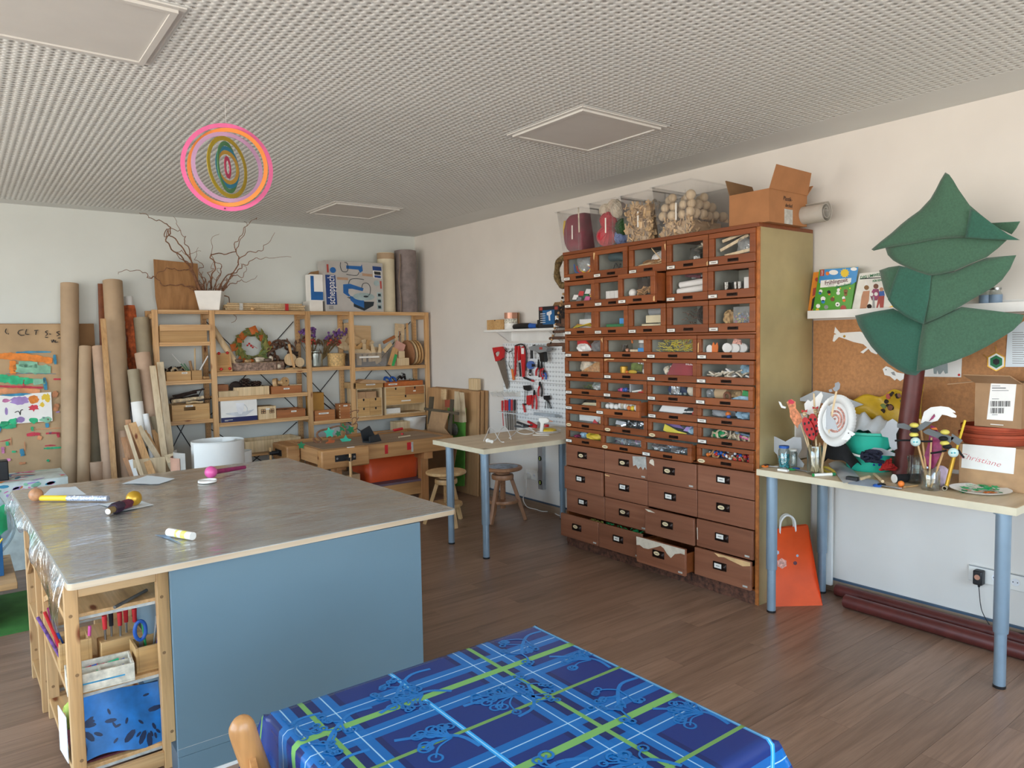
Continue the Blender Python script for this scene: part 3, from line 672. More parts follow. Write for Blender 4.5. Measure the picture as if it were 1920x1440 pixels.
def rack(label,y0,y1,x0,x1,zs,h):
 t=thing('pine_rack',label,'rack',((x0+x1)/2,(y0+y1)/2,0),R(1.0)); ox,oy=(x0+x1)/2,(y0+y1)/2
 for x in (x0+.02,x1-.02):
  for y in (y0+.016,y1-.016):
   p=B().bb(-.02,.02,-.016,.016,0,h).obj('post','pine',t,loc=(x-ox,y-oy,0),bevel=.002)
   for z in (.13,.42,.62): kx_=ru(-.008,.008); B().cyl((kx_,-.0163,z),(kx_,-.0155,z),.006,n=8).obj('knot','cardboard_dark',p)
 for z in zs:
  s=B().bb(x0-ox+.003,x1-ox-.003,y0-oy+.034,y1-oy-.034,z-.018,z).obj('shelf','pine_y',t,bevel=.002)
  B().bb(x0-ox+.04,x1-ox-.04,y0-oy+.033,y0-oy+.034,z-.022,z-.012).obj('edge_strip','tape_grey',s)
 B().bb(x0-ox+.04,x1-ox-.04,y0-oy+.002,y0-oy+.02,h-.065,h-.022).obj('top_rail','pine_x',t,bevel=.002)
 B().bb(x0-ox+.04,x1-ox-.04,y1-oy-.02,y1-oy-.002,h-.065,h-.022).obj('top_rail','pine_x',t,bevel=.002)
 B().bb(x0-ox+.04,x1-ox-.04,y0-oy+.002,y0-oy+.02,.014,.064).obj('foot_rail','pine_x',t,bevel=.002)
 B().bar((x0-ox+.01,y0-oy+.03,h-.03),(x0-ox+.01,y1-oy-.03,h-.25),.012,.02).obj('diagonal_batten','pine_y',t)
 return t
rk1=rack('small pine rack with boxes of pens under the table corner nearest the camera',2.72,3.43,0.231,.547,(.612,.348,.085),.742)
rk2=rack('second small pine rack further back under the left edge of the work table',3.47,3.90,.205,.50,(.60,.35,.085),.742)
# ------------------------------------------------------------------ table with the blue oilcloth, and a chair
m,nt,bs=_new('oilcloth'); bs.inputs['Roughness'].default_value=.22; bs.inputs['Specular IOR Level'].default_value=.5
uv=nt.nodes.new('ShaderNodeUVMap'); sp=nt.nodes.new('ShaderNodeSeparateXYZ'); nt.links.new(uv.outputs[0],sp.inputs[0])
def M_(op,a,b_=None,c_=None):
 n=nt.nodes.new('ShaderNodeMath'); n.operation=op
 for i,q in enumerate((a,b_,c_)):
  if q is None: continue
  if hasattr(q,'links') or hasattr(q,'is_linked'): nt.links.new(q,n.inputs[i])
  else: n.inputs[i].default_value=q
 return n.outputs[0]
def dist(axis,off,per):
 q=M_('ADD',sp.outputs[axis],-off); q=M_('DIVIDE',q,per); q=M_('ADD',q,100.5); q=M_('FRACT',q); q=M_('ADD',q,-.5); q=M_('ABSOLUTE',q); return M_('MULTIPLY',q,per)
def near(d,c0,w): return M_('LESS_THAN',M_('ABSOLUTE',M_('ADD',d,-c0)),w/2)
dX=dist(0,1.040,.46); dY=dist(1,1.415,.355); dYt=dist(1,1.2375,.355); dXw=dist(0,1.27,.46)
cur=None
def layer(col,fac,alpha=1):
 global cur
 mx=nt.nodes.new('ShaderNodeMix'); mx.data_type='RGBA'
 f=fac if alpha==1 else M_('MULTIPLY',fac,alpha)
 nt.links.new(f,mx.inputs['Factor'])
 if cur is None: mx.inputs['A'].default_value=lin('#14295f')
 else: nt.links.new(cur,mx.inputs['A'])
 mx.inputs['B'].default_value=lin(col); cur=mx.outputs['Result']
layer('#1a3a84',near(dXw,0,.30),.5)
layer('#0d63aa',near(dY,.062,.046)); layer('#0d63aa',near(dX,.046,.04))
layer('#136cb4',M_('MULTIPLY',near(dY,.062,.046),near(dX,.046,.04)),.6)
layer('#a9d4ea',near(dY,.062,.003),.8); layer('#a9d4ea',near(dX,.046,.003),.8)
layer('#2b9be0',near(dXw,0,.012)); layer('#8fcdf0',near(dXw,0,.003))
layer('#6e9a55',near(dYt,0,.010)); layer('#6fa35c',near(dX,0,.012)); layer('#76ad62',near(dY,0,.021))
# dark squares where the bands cross the green
layer('#1b2f5c',M_('MULTIPLY',near(dY,.018,.014),near(dX,.013,.013)))
_st=_noise(nt,_coord(nt,(1,1,1),rand=False),14,5,.7); _st=M_('GREATER_THAN',_st,.72); layer('#3a5a4a',_st,.35)
nt.links.new(cur,bs.inputs['Base Color'])
OX0,OX1,OY0,OY1,OZ=.505,1.286,.812,1.584,.68
wood('kid_table','#c9a06a','#d6b07c',0,.5)
bt=thing('small_table','low square table hidden under a blue oilcloth','table',((OX0+OX1)/2,(OY0+OY1)/2,0)); hx,hy=(OX1-OX0)/2-.012,(OY1-OY0)/2-.012
B().bb(-hx,hx,-hy,hy,OZ-.032,OZ-.004).obj('table_top','kid_table',bt,bevel=.004)
for sx in (-1,1):
 for sy in (-1,1): B().cyl((sx*(hx-.05),sy*(hy-.05),0),(sx*(hx-.05),sy*(hy-.05),OZ-.032),.022,.025,n=14).obj('leg','kid_table',bt)
def cloth():
 HG=.17; N=80; X0,X1,Y0,Y1=OX0-HG,OX1+HG,OY0-HG,OY1+HG
 vs=[];uvs=[];fs=[]; r=.016
 def drop(e):
  a=r*PI/2
  if e<=0: return 0,0
  if e<a: t=e/r; return r*sin(t),r*(1-cos(t))
  return r+.03*(e-a),r+(e-a)
 for j in range(N+1):
  for i in range(N+1):
   X=X0+(X1-X0)*i/N; Y=Y0+(Y1-Y0)*j/N
   cx=min(max(X,OX0+r),OX1-r); cy=min(max(Y,OY0+r),OY1-r); ex,ey=abs(X-cx),abs(Y-cy)
   sx=1 if X>cx else -1; sy=1 if Y>cy else -1
   ox_,dz1=drop(ex); oy_,dz2=drop(ey)
   if ex>0 and ey>0:
    m_=min(ex,ey); k=max(ex,ey); o_,dz=drop(k); fold=.55*m_
    fx=ox_+fold*(.6 if ex<ey else .25); fy=oy_+fold*(.6 if ey<ex else .25)
    ox_=min(ox_,r+.01)+fold*.75*(ex/(ex+ey)); oy_=min(oy_,r+.01)+fold*.75*(ey/(ex+ey)); dzz=max(dz1,dz2)-.25*m_
   else: dzz=max(dz1,dz2)
   wv=.0
   if dzz>.03: wv=.012*sin(X*21+1)*sin(Y*23)*min(1,(dzz-.03)/.1)
   vs.append((cx+sx*(ox_+(wv if ex>ey else 0)),cy+sy*(oy_+(wv if ey>=ex and ey>0 else 0)),OZ-dzz)); uvs.append((X,Y))
 W=N+1
 fs=[(j*W+i,j*W+i+1,(j+1)*W+i+1,(j+1)*W+i) for j in range(N) for i in range(N)]
 c=((OX0+OX1)/2,(OY0+OY1)/2,OZ-HG-.01)
 me=bpy.data.meshes.new('oilcloth'); me.from_pydata([(p[0]-c[0],p[1]-c[1],p[2]-c[2]) for p in vs],[],fs); l=me.uv_layers.new(name='UVMap')
 for lp in me.loops: l.data[lp.index].uv=uvs[lp.vertex_index]
 me.shade_smooth(); me.materials.append(MATS['oilcloth'])
 o=bpy.data.objects.new('oilcloth',me); COL.objects.link(o); o.location=c
 q=o.modifiers.new('solid','SOLIDIFY'); q.thickness=.0012; q.offset=-1
 return tag(o,'blue plaid oilcloth with flower sprigs draped over the small table','tablecloth'),c
oil,oc=cloth()
mat('sprig_blue','#1f72b8',.25,var=.05); 
def sprig(x,y,a,s,kind):
 b=B(); zz=[OZ+.0004-oc[2]]
 def L(p): ca,sa=cos(a),sin(a); return (x+s*(p[0]*ca-p[1]*sa)-oc[0],y+s*(p[0]*sa+p[1]*ca)-oc[1],zz[0])
 def ok(p): return abs(p[0])<(OX1-OX0)/2-.018 and abs(p[1])<(OY1-OY0)/2-.018
 def ribbon(pts,w):
  zz[0]+=.00006
  P=[V3(L(p)) for p in spath([(q[0],q[1],0) for q in pts],4)]
  P=[p for p in P if ok(p)]
  for p,q in zip(P,P[1:]):
   d=(q-p); n=V3((-d.y,d.x,0)).normalized()*w*s/2; b.add([p-n,q-n,q+n,p+n],[(0,1,2,3)])
 def ring(cx,cy,r0,w,n=9):
  P=[(cx+cos(2*PI*k/n)*r0,cy+sin(2*PI*k/n)*r0) for k in range(n+1)]; ribbon(P,w)
 ribbon([(0,0),(.02,.05),(.0,.11),(-.03,.16)],.009)
 rr_=random.Random(int(x*1000+y*77))
 if kind==0:
  for k,(px,py) in enumerate(((.0,.11),(.012,.08),(-.03,.16))):
   for sd in (-1,1):
    ex,ey=px+sd*rr_.uniform(.03,.05),py+rr_.uniform(.01,.04); ribbon([(px,py),((px+ex)/2,py+.012),(ex,ey)],.005)
    for q in range(3): ring(ex+rr_.uniform(-.016,.016),ey+rr_.uniform(-.012,.014),.007,.006,7)
 else:
  for k in range(11):
   t=k/10; px,py=-.05+.1*t+rr_.uniform(-.01,.01),.07+.05*sin(t*PI)+rr_.uniform(-.02,.02); ring(px,py,rr_.uniform(.007,.013),.005,8); ribbon([(.01,.06),((px+.01)/2,(py+.06)/2+.01),(px,py)],.004)
 o=b.obj('flower_print','sprig_blue',oil,smooth=0)
for x,y,a,s,k in ((1.27,1.53,1.9,1.0,0),(1.25,1.25,.3,1.0,1),(1.262,1.17,1.9,1.0,0),(1.255,.905,.3,1.0,1),(.90,1.53,1.9,1.0,0),(.88,1.40,1.3,1.1,2),(1.02,1.24,.9,1.1,1),(.80,1.17,.6,1.1,1),(.93,1.21,-1.0,.9,0),(.94,1.0,1.5,1.2,2),(.60,1.5,1.9,1.,1),(.62,1.30,1.9,1.,0),(.80,.98,1.9,1.,0),(1.06,.87,.9,1.1,1),(.62,1.02,.6,1.1,1),(.7,1.45,1.9,1,0)):
 sprig(x,y,a,s,k)
# chair pushed up to the left side of the small table
wood('chair_wood','#c08a55','#d09d68',2,.32,.8,knots=False)
ch=thing('wooden_chair','small wooden chair with rounded backrest posts at the blue oilcloth table','chair',(.60,1.33,0),0)
for s in (-1,1):
 y_=.165*s
 P=spath([(-.115,y_,.0),(-.105,y_,.2),(-.105,y_,.36),(-.12,y_,.52),(-.148,y_,.65),(-.158,y_,.70),(-.159,y_,.718),(-.159,y_,.728),(-.159,y_,.733),(-.159,y_,.7355)],5)
 rr_=[.022 if p.z<.70 else max(.002,.022*math.sqrt(max(0,1-((p.z-.70)/.0355)**2))) for p in P]
 o=B().tube(P,rr_,12).obj('back_post','chair_wood',ch); o.scale=(1.25,1,1)
 o.location.x=.028
 B().tube([(.10,y_,0),(.115,y_,.2),(.12,y_,.36)],.018,10).obj('leg','chair_wood',ch)
B().prism(rr(-.13,.15,-.17,.17,.04),.018,(0,0,.36),(1,0,0),(0,1,0)).obj('seat','chair_wood',ch)
for z in (.50,.62): B().grid(lambda u,v:(-.125-(z-.5)*.22-.02*sin(PI*u)+.0,-.15+.30*u,z-.03+.06*v),12,2,.012).obj('back_slat','chair_wood',ch)
for s in (-1,1): B().cyl((-.1,.165*s,.2),(.115,.165*s,.2),.010,n=8).obj('stretcher','chair_wood',ch)
# ------------------------------------------------------------------ helpers for small things
def sp(x0,x1,yt,yb,Y):
 a=at(x0,(yt+yb)/2,1,Y); c=at(x1,(yt+yb)/2,1,Y); m=(x0+x1)/2
 return a.x,c.x,at(m,yb,1,Y).z,at(m,yt,1,Y).z
def card(o,x0,x1,z0,z1,y,m='label_paper',name='label_card',t=.001):
 return B().bb(x0,x1,y-t,y,z0,z1).obj(name,m,o)
def obox(name,label,cat,x0,x1,y0,y1,z0,z1,m,t=.009,group=None,lab=None,hole=None,low=0):
 b=B().bb(x0,x1,y0,y1,z0,z0+t)
 b.bb(x0,x0+t,y0,y1,z0+t,z1).bb(x1-t,x1,y0,y1,z0+t,z1).bb(x0+t,x1-t,y1-t,y1,z0+t,z1)
 if hole=='slot':
  w=(x1-x0); h=z1-z0; a,c=x0+w*.32,x0+w*.62; d,e=z0+h*.62,z0+h*.84
  b.bb(x0+t,x1-t,y0,y0+t,z0+t,d).bb(x0+t,x1-t,y0,y0+t,e,z1).bb(x0+t,a,y0,y0+t,d,e).bb(c,x1-t,y0,y0+t,d,e)
 else: b.bb(x0+t,x1-t,y0,y0+t,z0+t,z1-low)
 o=solo(name,b,m,label,cat,group,bevel=.0012)
 if lab:
  u,v,w=lab; W=x1-x0; H_=z1-z0; card(o,-W/2+W*u,-W/2+W*u+w,H_*v-.007,H_*v+.007,-(y1-y0)/2,'label_paper')
  card(o,-W/2+W*u+w*.15,-W/2+W*u+w*.8,H_*v-.0015,H_*v+.0015,-(y1-y0)/2-.001,'card_line','label_writing',.0004)
 return o
def cbox(name,label,cat,x0,x1,y0,y1,z0,z1,m,group=None,bevel=.0015): return solo(name,B().bb(x0,x1,y0,y1,z0,z1),m,label,cat,group,bevel=bevel)
def stick(name,label,cat,p0,p1,r,m,group=None,n=8,r1=None): return solo(name,B().cyl(p0,p1,r,r1,n=n),m,label,cat,group)
def plank(name,label,p0,p1,w,t,m,up=(0,1,0),group=None,cat='board'):
 return solo(name,B().bar(p0,p1,w,t,up),m,label,cat,group,bevel=.001)
YS=SYF+.03
def Z(i,k): return SH[i][k]+.0092
# ---- bay 0
x0,x1,z0,z1=sp(285,372,482,582,6.78)
wood('brown_board','#9a6f42','#a87c4d',2,.6,.6,knots=False)
b=B().prism([(.03,0),(.37,0),(.355,.42),(.17,.43),(.0,.44),(.006,.25),(.012,.12)],.008,(x0+.02,6.86,1.792),(1,0,0),(0,-.18,.985))
solo('plywood_offcut',b,'brown_board','brown plywood offcut standing upright behind the white flower pot','board')
x0,x1,z0,z1=sp(300,395,625,650,YS)
o=obox('shelf_drawer','shallow wooden drawer with a finger notch near the top of the left bay','drawer',UP[0]+.03,UP[1]-.045,YS-.02,YS+.24,Z(0,1),Z(0,1)+.135,'box_ply',.01,lab=(.70,.78,.08))
B().cyl((-.01,-.1305,.120),(-.01,-.1295,.120),.014,n=14).bb(-.024,.004,-.1305,-.1295,.120,.1345).obj('finger_notch','ink',o)
zb=Z(0,2)
o=obox('offcut_box','shallow pine box filled with curls of dark bark','box',1.405,1.60,YS,YS+.22,zb,zb+.078,'box_ply',.009,lab=(.62,.8,.045))
mat('bark_dark','#2e231d',.9,var=.3,scale=40,bump=.4); mat('birch','#cdb999',.8,var=.25,scale=30)
for k in range(14):
 x=1.42+.165*rnd.random(); y=YS+.03+.15*rnd.random(); z=zb+.045+.05*rnd.random(); a=ru(0,PI); L=ru(.04,.08); w=ru(.015,.03)
 b=B(); dx,dy=cos(a),sin(a)
 b.grid(lambda u,v:(x+(u-.5)*L*dx-(v-.5)*w*dy,y+(u-.5)*L*dy+(v-.5)*w*dx,z+.02*sin(u*PI*1.1)+.008*cos(v*3)),6,3,.003)
 solo('bark_piece',b,'bark_dark' if k%4 else 'birch','strip of bark in the shallow box on the second shelf of the left bay','bark','bark strips in the pine box')
o=obox('stick_box','small pale wooden box holding thin sticks','box',1.607,1.69,YS,YS+.22,zb,zb+.08,'box_ply')
mat('green_stick','#3f8a5c',.5)
for k,(p,q,m_,r) in enumerate((((1.645,YS+.05,zb+.02),(1.665,YS+.10,zb+.27),'board_light',.007),((1.650,YS+.04,zb+.02),(1.76,YS+.06,zb+.20),'white_paint',.006),((1.63,YS+.06,zb+.02),(1.49,YS+.16,zb+.225),'white_paint',.004),((1.625,YS+.05,zb+.02),(1.545,YS+.1,zb+.14),'green_stick',.004),((1.635,YS+.05,zb+.02),(1.575,YS+.12,zb+.14),'green_stick',.004),((1.64,YS+.1,zb+.02),(1.63,YS+.14,zb+.16),'cardboard',.012))):
 stick('craft_stick',('thick pale stick standing in the small box','white rod leaning right out of the small box','long white rod leaning left over the bark','front green stick leaning over the bark','rear green stick leaning over the bark','stubby brown tube behind the sticks')[k],'stick',p,q,r,m_)
solo('wooden_peg_pile',B().cyl((1.71,YS+.03,zb+.012),(1.76,YS+.05,zb+.012),.011,n=10).sph((1.712,YS+.035,zb+.015),.014),'stool_wood','little turned wooden peg beside the stick box','peg')
zb=Z(0,3)
obox('handle_box','pine box with an oval hand hole and a white label in the left bay','box',1.43,1.735,YS-.02,YS+.23,zb,zb+.135,'box_ply',.011,lab=(.36,.9,.06),hole='slot')
for k,(p,q,r,m_) in enumerate((((1.44,YS+.0,zb+.165),(1.70,YS+.02,zb+.185),.017,'birch'),((1.44,YS+.06,zb+.18),(1.66,YS+.09,zb+.235),.015,'bark_dark'),((1.45,YS+.12,zb+.16),(1.68,YS+.12,zb+.20),.016,'bark_dark'),((1.55,YS-.005,zb+.146),(1.69,YS+.01,zb+.152),.011,'board_light'),((1.46,YS+.08,zb+.205),(1.71,YS+.02,zb+.26),.009,'bark_dark'),((1.62,YS+.10,zb+.15),(1.80,YS+.10,zb+.165),.005,'bark_dark'))):
 P=[V3(p).lerp(V3(q),t/6)+V3((0,ru(-.006,.006),ru(-.006,.006))) for t in range(7)]
 solo('branch',B().tube(P,[r*(1-.25*i/6) for i in range(7)],8),m_,('white birch branch lying on the box with the hand hole','dark branch behind the birch branch','dark knobbly branch at the back of the hand-hole box','short peeled stick in front of the birch branch','thin dark forked branch on top of the pile','thin twig sticking out to the right')[k],'branch')
# ---- on top of the shelving: pot with corkscrew branches
px_=at(393,582,1,6.66); PZ=1.792
pt=thing('flower_pot','white square tapered flower pot on top of the pine shelving','pot',(1.815,6.735,PZ),R(-24))
def sqp(hw,z): return [(-hw,-hw,z),(hw,-hw,z),(hw,hw,z),(-hw,hw,z)]
hb,ht,H_=.082,.112,.17
vs=sqp(hb,0)+sqp(ht,H_)+sqp(ht-.008,H_)+sqp(hb,.02)
B().add(vs,[(3,2,1,0)]+[(i,(i+1)%4,4+(i+1)%4,4+i) for i in range(4)]+[(4+i,4+(i+1)%4,8+(i+1)%4,8+i) for i in range(4)]+[(8+i,8+(i+1)%4,12+(i+1)%4,12+i) for i in range(4)]+[(12,13,14,15)]).obj('pot_body','white_plastic',pt,bevel=.008)
mat('soil','#3a2a20',.95,bump=.4)
B().bb(-.098,.098,-.098,.098,H_-.05,H_-.035).obj('soil','soil',pt)
mat('twig','#7d5840',.7,var=.2,scale=60)
TW=[  # polylines in the photo, from the pot outwards (pixel x,y), thickness
 ([(372,540),(362,512),(358,488),(345,470),(335,455),(320,442),(312,430),(309,446),(318,430),(336,433),(338,432)],3.2),
 ([(380,540),(368,520),(352,495),(338,480),(318,462),(312,448),(320,435),(318,425),(312,420),(300,414),(285,411),(276,404),(262,398)],3.2),
 ([(375,542),(360,505),(358,480),(350,460),(345,452),(348,445),(342,440),(334,425),(330,415),(326,405)],2.2),
 ([(372,545),(365,540),(345,535),(330,534),(308,535),(298,526),(288,519),(278,522),(275,514),(265,509),(245,507),(228,508),(220,514)],2.6),
 ([(370,530),(358,508),(345,507),(330,505),(318,503),(305,507),(292,517),(285,521),(277,519)],2.4),
 ([(375,538),(362,515),(350,490),(338,486),(332,475),(340,470),(352,478),(364,473),(378,470)],2.0),
 ([(385,540),(380,520),(372,508),(380,500),(376,492),(366,488),(368,478),(371,465)],2.0),
 ([(395,542),(398,515),(404,500),(400,490),(394,480),(400,476),(420,476),(440,472),(441,455),(450,447),(456,432),(465,420),(478,410),(481,411)],2.8),
 ([(400,540),(410,520),(415,505),(412,495),(398,485),(398,470),(397,450),(410,437)],2.0),
 ([(405,542),(420,522),(438,510),(448,490),(446,480),(444,465),(452,450),(460,430),(462,420),(458,414)],2.6),
 ([(410,542),(432,520),(445,500),(448,488),(462,475),(478,472),(490,470),(496,460),(508,450),(514,437)],2.4),
 ([(408,542),(430,522),(440,512),(450,505),(455,497),(465,495),(475,485),(490,485),(505,483),(545,482)],2.4),
 ([(412,543),(430,525),(442,515),(452,520),(460,510),(460,500),(450,495)],2.0),
 ([(415,543),(432,533),(445,530),(450,525),(462,528),(478,522),(481,517)],1.8),
 ([(400,541),(395,525),(390,512),(400,505),(395,500),(402,490)],2.0),
 ([(415,545),(425,555),(433,570),(438,585),(442,598),(434,607)],2.4),
 ([(390,540),(385,525),(378,515),(382,508)],2.0),([(398,541),(405,527),(412,515),(408,505),(416,500)],2.0),([(385,541),(375,530),(368,527)],1.8),([(405,541),(418,530),(425,522),(430,528)],2.0),([(388,543),(392,528),(400,520),(404,526)],2.0),([(376,540),(384,528),(380,519),(372,515)],2.0)]
for k,(pl,th) in enumerate(TW):
 n=len(pl); Q=[]
 for i,(a,c) in enumerate(pl):
  f=i/(n-1); Y=6.735+(.03 if k%2 else -.03)*(1-f)-(.04+.12*abs(sin(k*2.1)))*f
  Y=min(Y,6.86); q_=at(a,c,1,Y); Q.append(q_ if q_.z<2.585 else at(a,c,2,2.585))
 Q[0]=V3((max(1.74,min(1.89,Q[0].x)),6.735+.06*sin(k),PZ+.135))
 P=spath(Q,4); loc=V3((1.815,6.735,PZ)); rot=Matrix.Rotation(R(24),3,'Z')
 P=[rot@(p-loc+V3((.007*sin(i*1.15+k),0,.007*cos(i*1.35+2*k)))*min(1,i/6)) for i,p in enumerate(P)]
 rad=[(th*.00235)*(1-.72*i/(len(P)-1)) for i in range(len(P))]
 B().tube(P,rad,5).obj('corkscrew_branch','twig',pt)
for k in range(16):
 a=ru(0,6.28); L=ru(.10,.24); d=V3((cos(a)*.7,sin(a)*.25,ru(.4,1))).normalized()
 B().tube([V3((cos(a)*.05,sin(a)*.05,.125))+d*L*i/14+V3((.014*sin(i*.9+k),.01*cos(i*.8),.012*sin(i*1.2+2*k))) for i in range(15)],[.005-.0002*i for i in range(15)],5).obj('corkscrew_branch','twig',pt)
# bundle of straw-coloured sticks with red bands
for k in range(16):
 z=PZ+.011+(k//5)*.0165; y=6.64+(k%5)*.022+(.01 if (k//5)%2 else 0)
 stick('bamboo_cane','thin straw-coloured cane bundled on top of the pine shelving','cane',(1.93+ru(-.02,.02),y,z),(2.63+ru(-.02,.02),y+.01,z+.001),.0078,'board_light','bundled canes on the shelving',6)
for x,m_ in ((2.045,'tape_grey'),(2.46,'red')):
 b=B()
 for (a,c) in ((0,0),): b.bb(x-.016,x+.016,6.624,6.745,PZ+.063,PZ+.0645).bb(x-.016,x+.016,6.6225,6.624,PZ+.003,PZ+.0645)
 solo('paper_band',b,m_,'grey paper band near the left end of the cane bundle' if m_!='red' else 'red paper band near the right end of the cane bundle','band')
solo('round_bead',B().sph((2.14,6.606,PZ+.016),.016,sc=(1.2,1,1)),'stool_wood','small round wooden knob in front of the cane bundle','knob')
# ---- bay 1, upper shelf
zb=Z(1,1)
solo('bamboo_pole',B().cyl((1.83,6.80,1.66),(2.03,6.70,zb+.02),.028,n=14),'board_light','thick bamboo pole leaning behind the little framed picture','pole')
fp=thing('berry_picture','little wooden frame with four red berries on the corners','picture',(1.885,YS+.02,zb),R(4),rot=(R(-12),0,R(4)))
B().bb(-.065,.065,0,.02,0,.17).obj('frame_board','box_ply',fp); B().bb(-.072,-.055,-.012,.03,0,.185).obj('side_strip','pine',fp); B().bb(.05,.066,-.012,.03,0,.175).obj('side_strip','pine',fp)
mat('berry','#c9302c',.3)
for x,z in ((-.035,.165),(.04,.168),(-.03,.022),(.045,.025)): B().sph((x,-.014,z),.0135).obj('berry','berry',fp)
mat('log_bark','#8a7365',.9,var=.3,scale=50,bump=.6,bscale=70); mat('log_end','#c9ab84',.75,var=.12,scale=12)
sl=thing('log_slice','thick slice of tree trunk with bark lying on the shelf','log slice',(2.20,YS+.115,zb))
nb=44; rb=[(.245+.012*sin(k*1.9)+.008*sin(k*5.1)) for k in range(nb)]
def ring_(s_,z): return [(cos(2*PI*k/nb)*rb[k]*s_,sin(2*PI*k/nb)*rb[k]*s_*.52,z) for k in range(nb)]
vv=ring_(1,0)+ring_(1.02,.03)+ring_(1,.072); B().add(vv,[(j*nb+k,j*nb+(k+1)%nb,(j+1)*nb+(k+1)%nb,(j+1)*nb+k) for j in range(2) for k in range(nb)]+[tuple(range(nb))[::-1]]).obj('bark','log_bark',sl)
B().add(ring_(.985,.0715)+ring_(.985,.0735),[tuple(range(nb,2*nb))]+[(k,(k+1)%nb,nb+(k+1)%nb,nb+k) for k in range(nb)]).obj('cut_face','log_end',sl)
zt=zb+.0737
def wreath(name,label,c,Rr,r,m,leaves,tilt,seed):
 t=thing(name,label,'wreath',c,0,rot=(R(90+tilt),0,0)); rg=random.Random(seed); cz=Rr+r
 b=B()
 for q in range(9):
  P=[]
  for i in range(40):
   a=2*PI*i/40; o_=r*.75; P.append((cos(a)*(Rr+o_*sin(q*2.1+a*3)),cz+sin(a)*(Rr+o_*sin(q*2.1+a*3)),o_*cos(q*2.1+a*3)))
  b.tube(P,r*.24,5,closed=True)
 b.obj('twig_ring',m,t)
 for n_,mm,sz,cnt in leaves:
  for k in range(cnt):
   a=rg.uniform(0,2*PI); p=V3((cos(a)*(Rr+rg.uniform(-r,r)),cz+sin(a)*(Rr+rg.uniform(-r,r)),r*rg.uniform(.4,1.0))); d=a+PI/2+rg.uniform(-.7,.7); L=sz*rg.uniform(.7,1.2); w=L*(.22 if n_=='leaf' else .5)
   lb_=B(); u_=V3((cos(d),sin(d),rg.uniform(-.1,.35))); s_=V3((-sin(d),cos(d),0))
   q=[p,p+u_*L*.5+s_*w,p+u_*L,p+u_*L*.5-s_*w]; mid=p+u_*L*.5+V3((0,0,.15*w)); lb_.add(q+[mid]+[v_-V3((0,0,.0012)) for v_ in q],[(0,4,1),(1,4,2),(2,4,3),(3,4,0),(5,6,7,8),(0,1,6,5),(1,2,7,6),(2,3,8,7),(3,0,5,8)])
   lb_.obj('leaf',mm,t,smooth=0)
 return t
mat('leaf_green','#5f6f3a',.6,var=.3,scale=30); mat('leaf_olive','#7c7a3c',.6,var=.2); mat('leaf_orange','#c0662a',.6,var=.15); mat('vine','#5c4233',.8,var=.25,scale=40)
wreath('leaf_wreath','green wreath with orange felt leaves leaning above the log slice',(2.20,YS+.21,zb+.062),.125,.036,'leaf_olive',(('leaf','leaf_green',.05,70),('leaf','leaf_olive',.085,22),('felt','leaf_orange',.085,7)),-8,3)
wreath('vine_wreath','brown grapevine wreath leaning at the right end of the log shelf',(2.475,YS+.2,zb-.0),.10,.045,'vine',(('leaf','vine',.06,26),),-6,4)
solo('berry_sprig',B().tube([(2.15,YS+.165,zb+.25),(2.19,YS+.16,zb+.225),(2.23,YS+.17,zb+.20)],.002,5).sph((2.155,YS+.16,zb+.245),.010).sph((2.17,YS+.155,zb+.225),.010).sph((2.14,YS+.165,zb+.23),.009).sph((2.185,YS+.155,zb+.21),.009),'red','sprig of dark red berries hanging inside the leaf wreath','sprig')
mat('dried_slice','#b3946a',.8,var=.2,scale=40); mat('shell','#d9cdb8',.6,var=.12,scale=30); mat('shell_dark','#6c5a4c',.7,var=.2)
shells=[(2.02,YS+.045,.05,.028,.022,'shell_dark','dark curled seed pod at the left end of the log slice'),(2.085,YS-.0,.045,.026,.018,'dried_slice','dried brown fruit half on the front of the log slice'),(2.13,YS+.05,.035,.04,.02,'leaf_orange','orange dried leaf on the log slice'),(2.175,YS+.002,.032,.022,.02,'shell','small pale shell at the middle of the log slice'),(2.21,YS+.06,.07,.035,.03,'shell','large curly pale pod at the middle of the log slice'),(2.27,YS+.01,.05,.03,.022,'shell_dark','brown seed pod at the right of the log slice'),(2.31,YS+.045,.028,.022,.035,'shell','curled pale pod standing at the right of the log slice'),(2.375,YS+.04,.032,.022,.03,'shell','pale shell between log slice and wooden cut-outs')]
for x,y,a,b_,c_,m_,l in shells:
 z=zt+c_*.85 if x<2.36 else zb+c_
 bb=B(); nn=10
 def sf(u,v): th=u*PI*1.7; return (x+a*(v*2-1)*math.sqrt(max(0,1-.6*(v*2-1)**2)),y+b_*cos(th)*(1-.5*abs(v*2-1)),z+c_*.8*sin(th)*(1-.4*abs(v*2-1)))
 bb.grid(sf,12,8,.003); solo('seed_pod',bb,m_,l,'seed pod')
ws=thing('wooden_heart_stand','wooden stick and round cut-outs standing on a small slice','decoration',(2.515,YS+.02,zb))
B().lathe([(0,0),(.075,0),(.078,.008),(.07,.014),(0,.014)],20).obj('base_slice','dried_slice',ws)
B().bar((.0,-.01,.014),(-.045,-.015,.235),.022,.014).obj('stick','pine',ws)
B().cyl((-.02,.02,.09),(-.02,.032,.09),.058,n=24).obj('wooden_disc','board_light',ws); B().cyl((.06,.0,.062),(.06,.012,.062),.045,n=24).obj('wooden_disc','board_light',ws)
b=B(); 
for k in range(6): b.bb(2.555,2.61,YS+.14,YS+.23,zb+.001+k*.028,zb+.022+k*.028)
solo('slatted_block',b,'bark_dark','dark slatted block in the right corner beside the vine wreath','block')
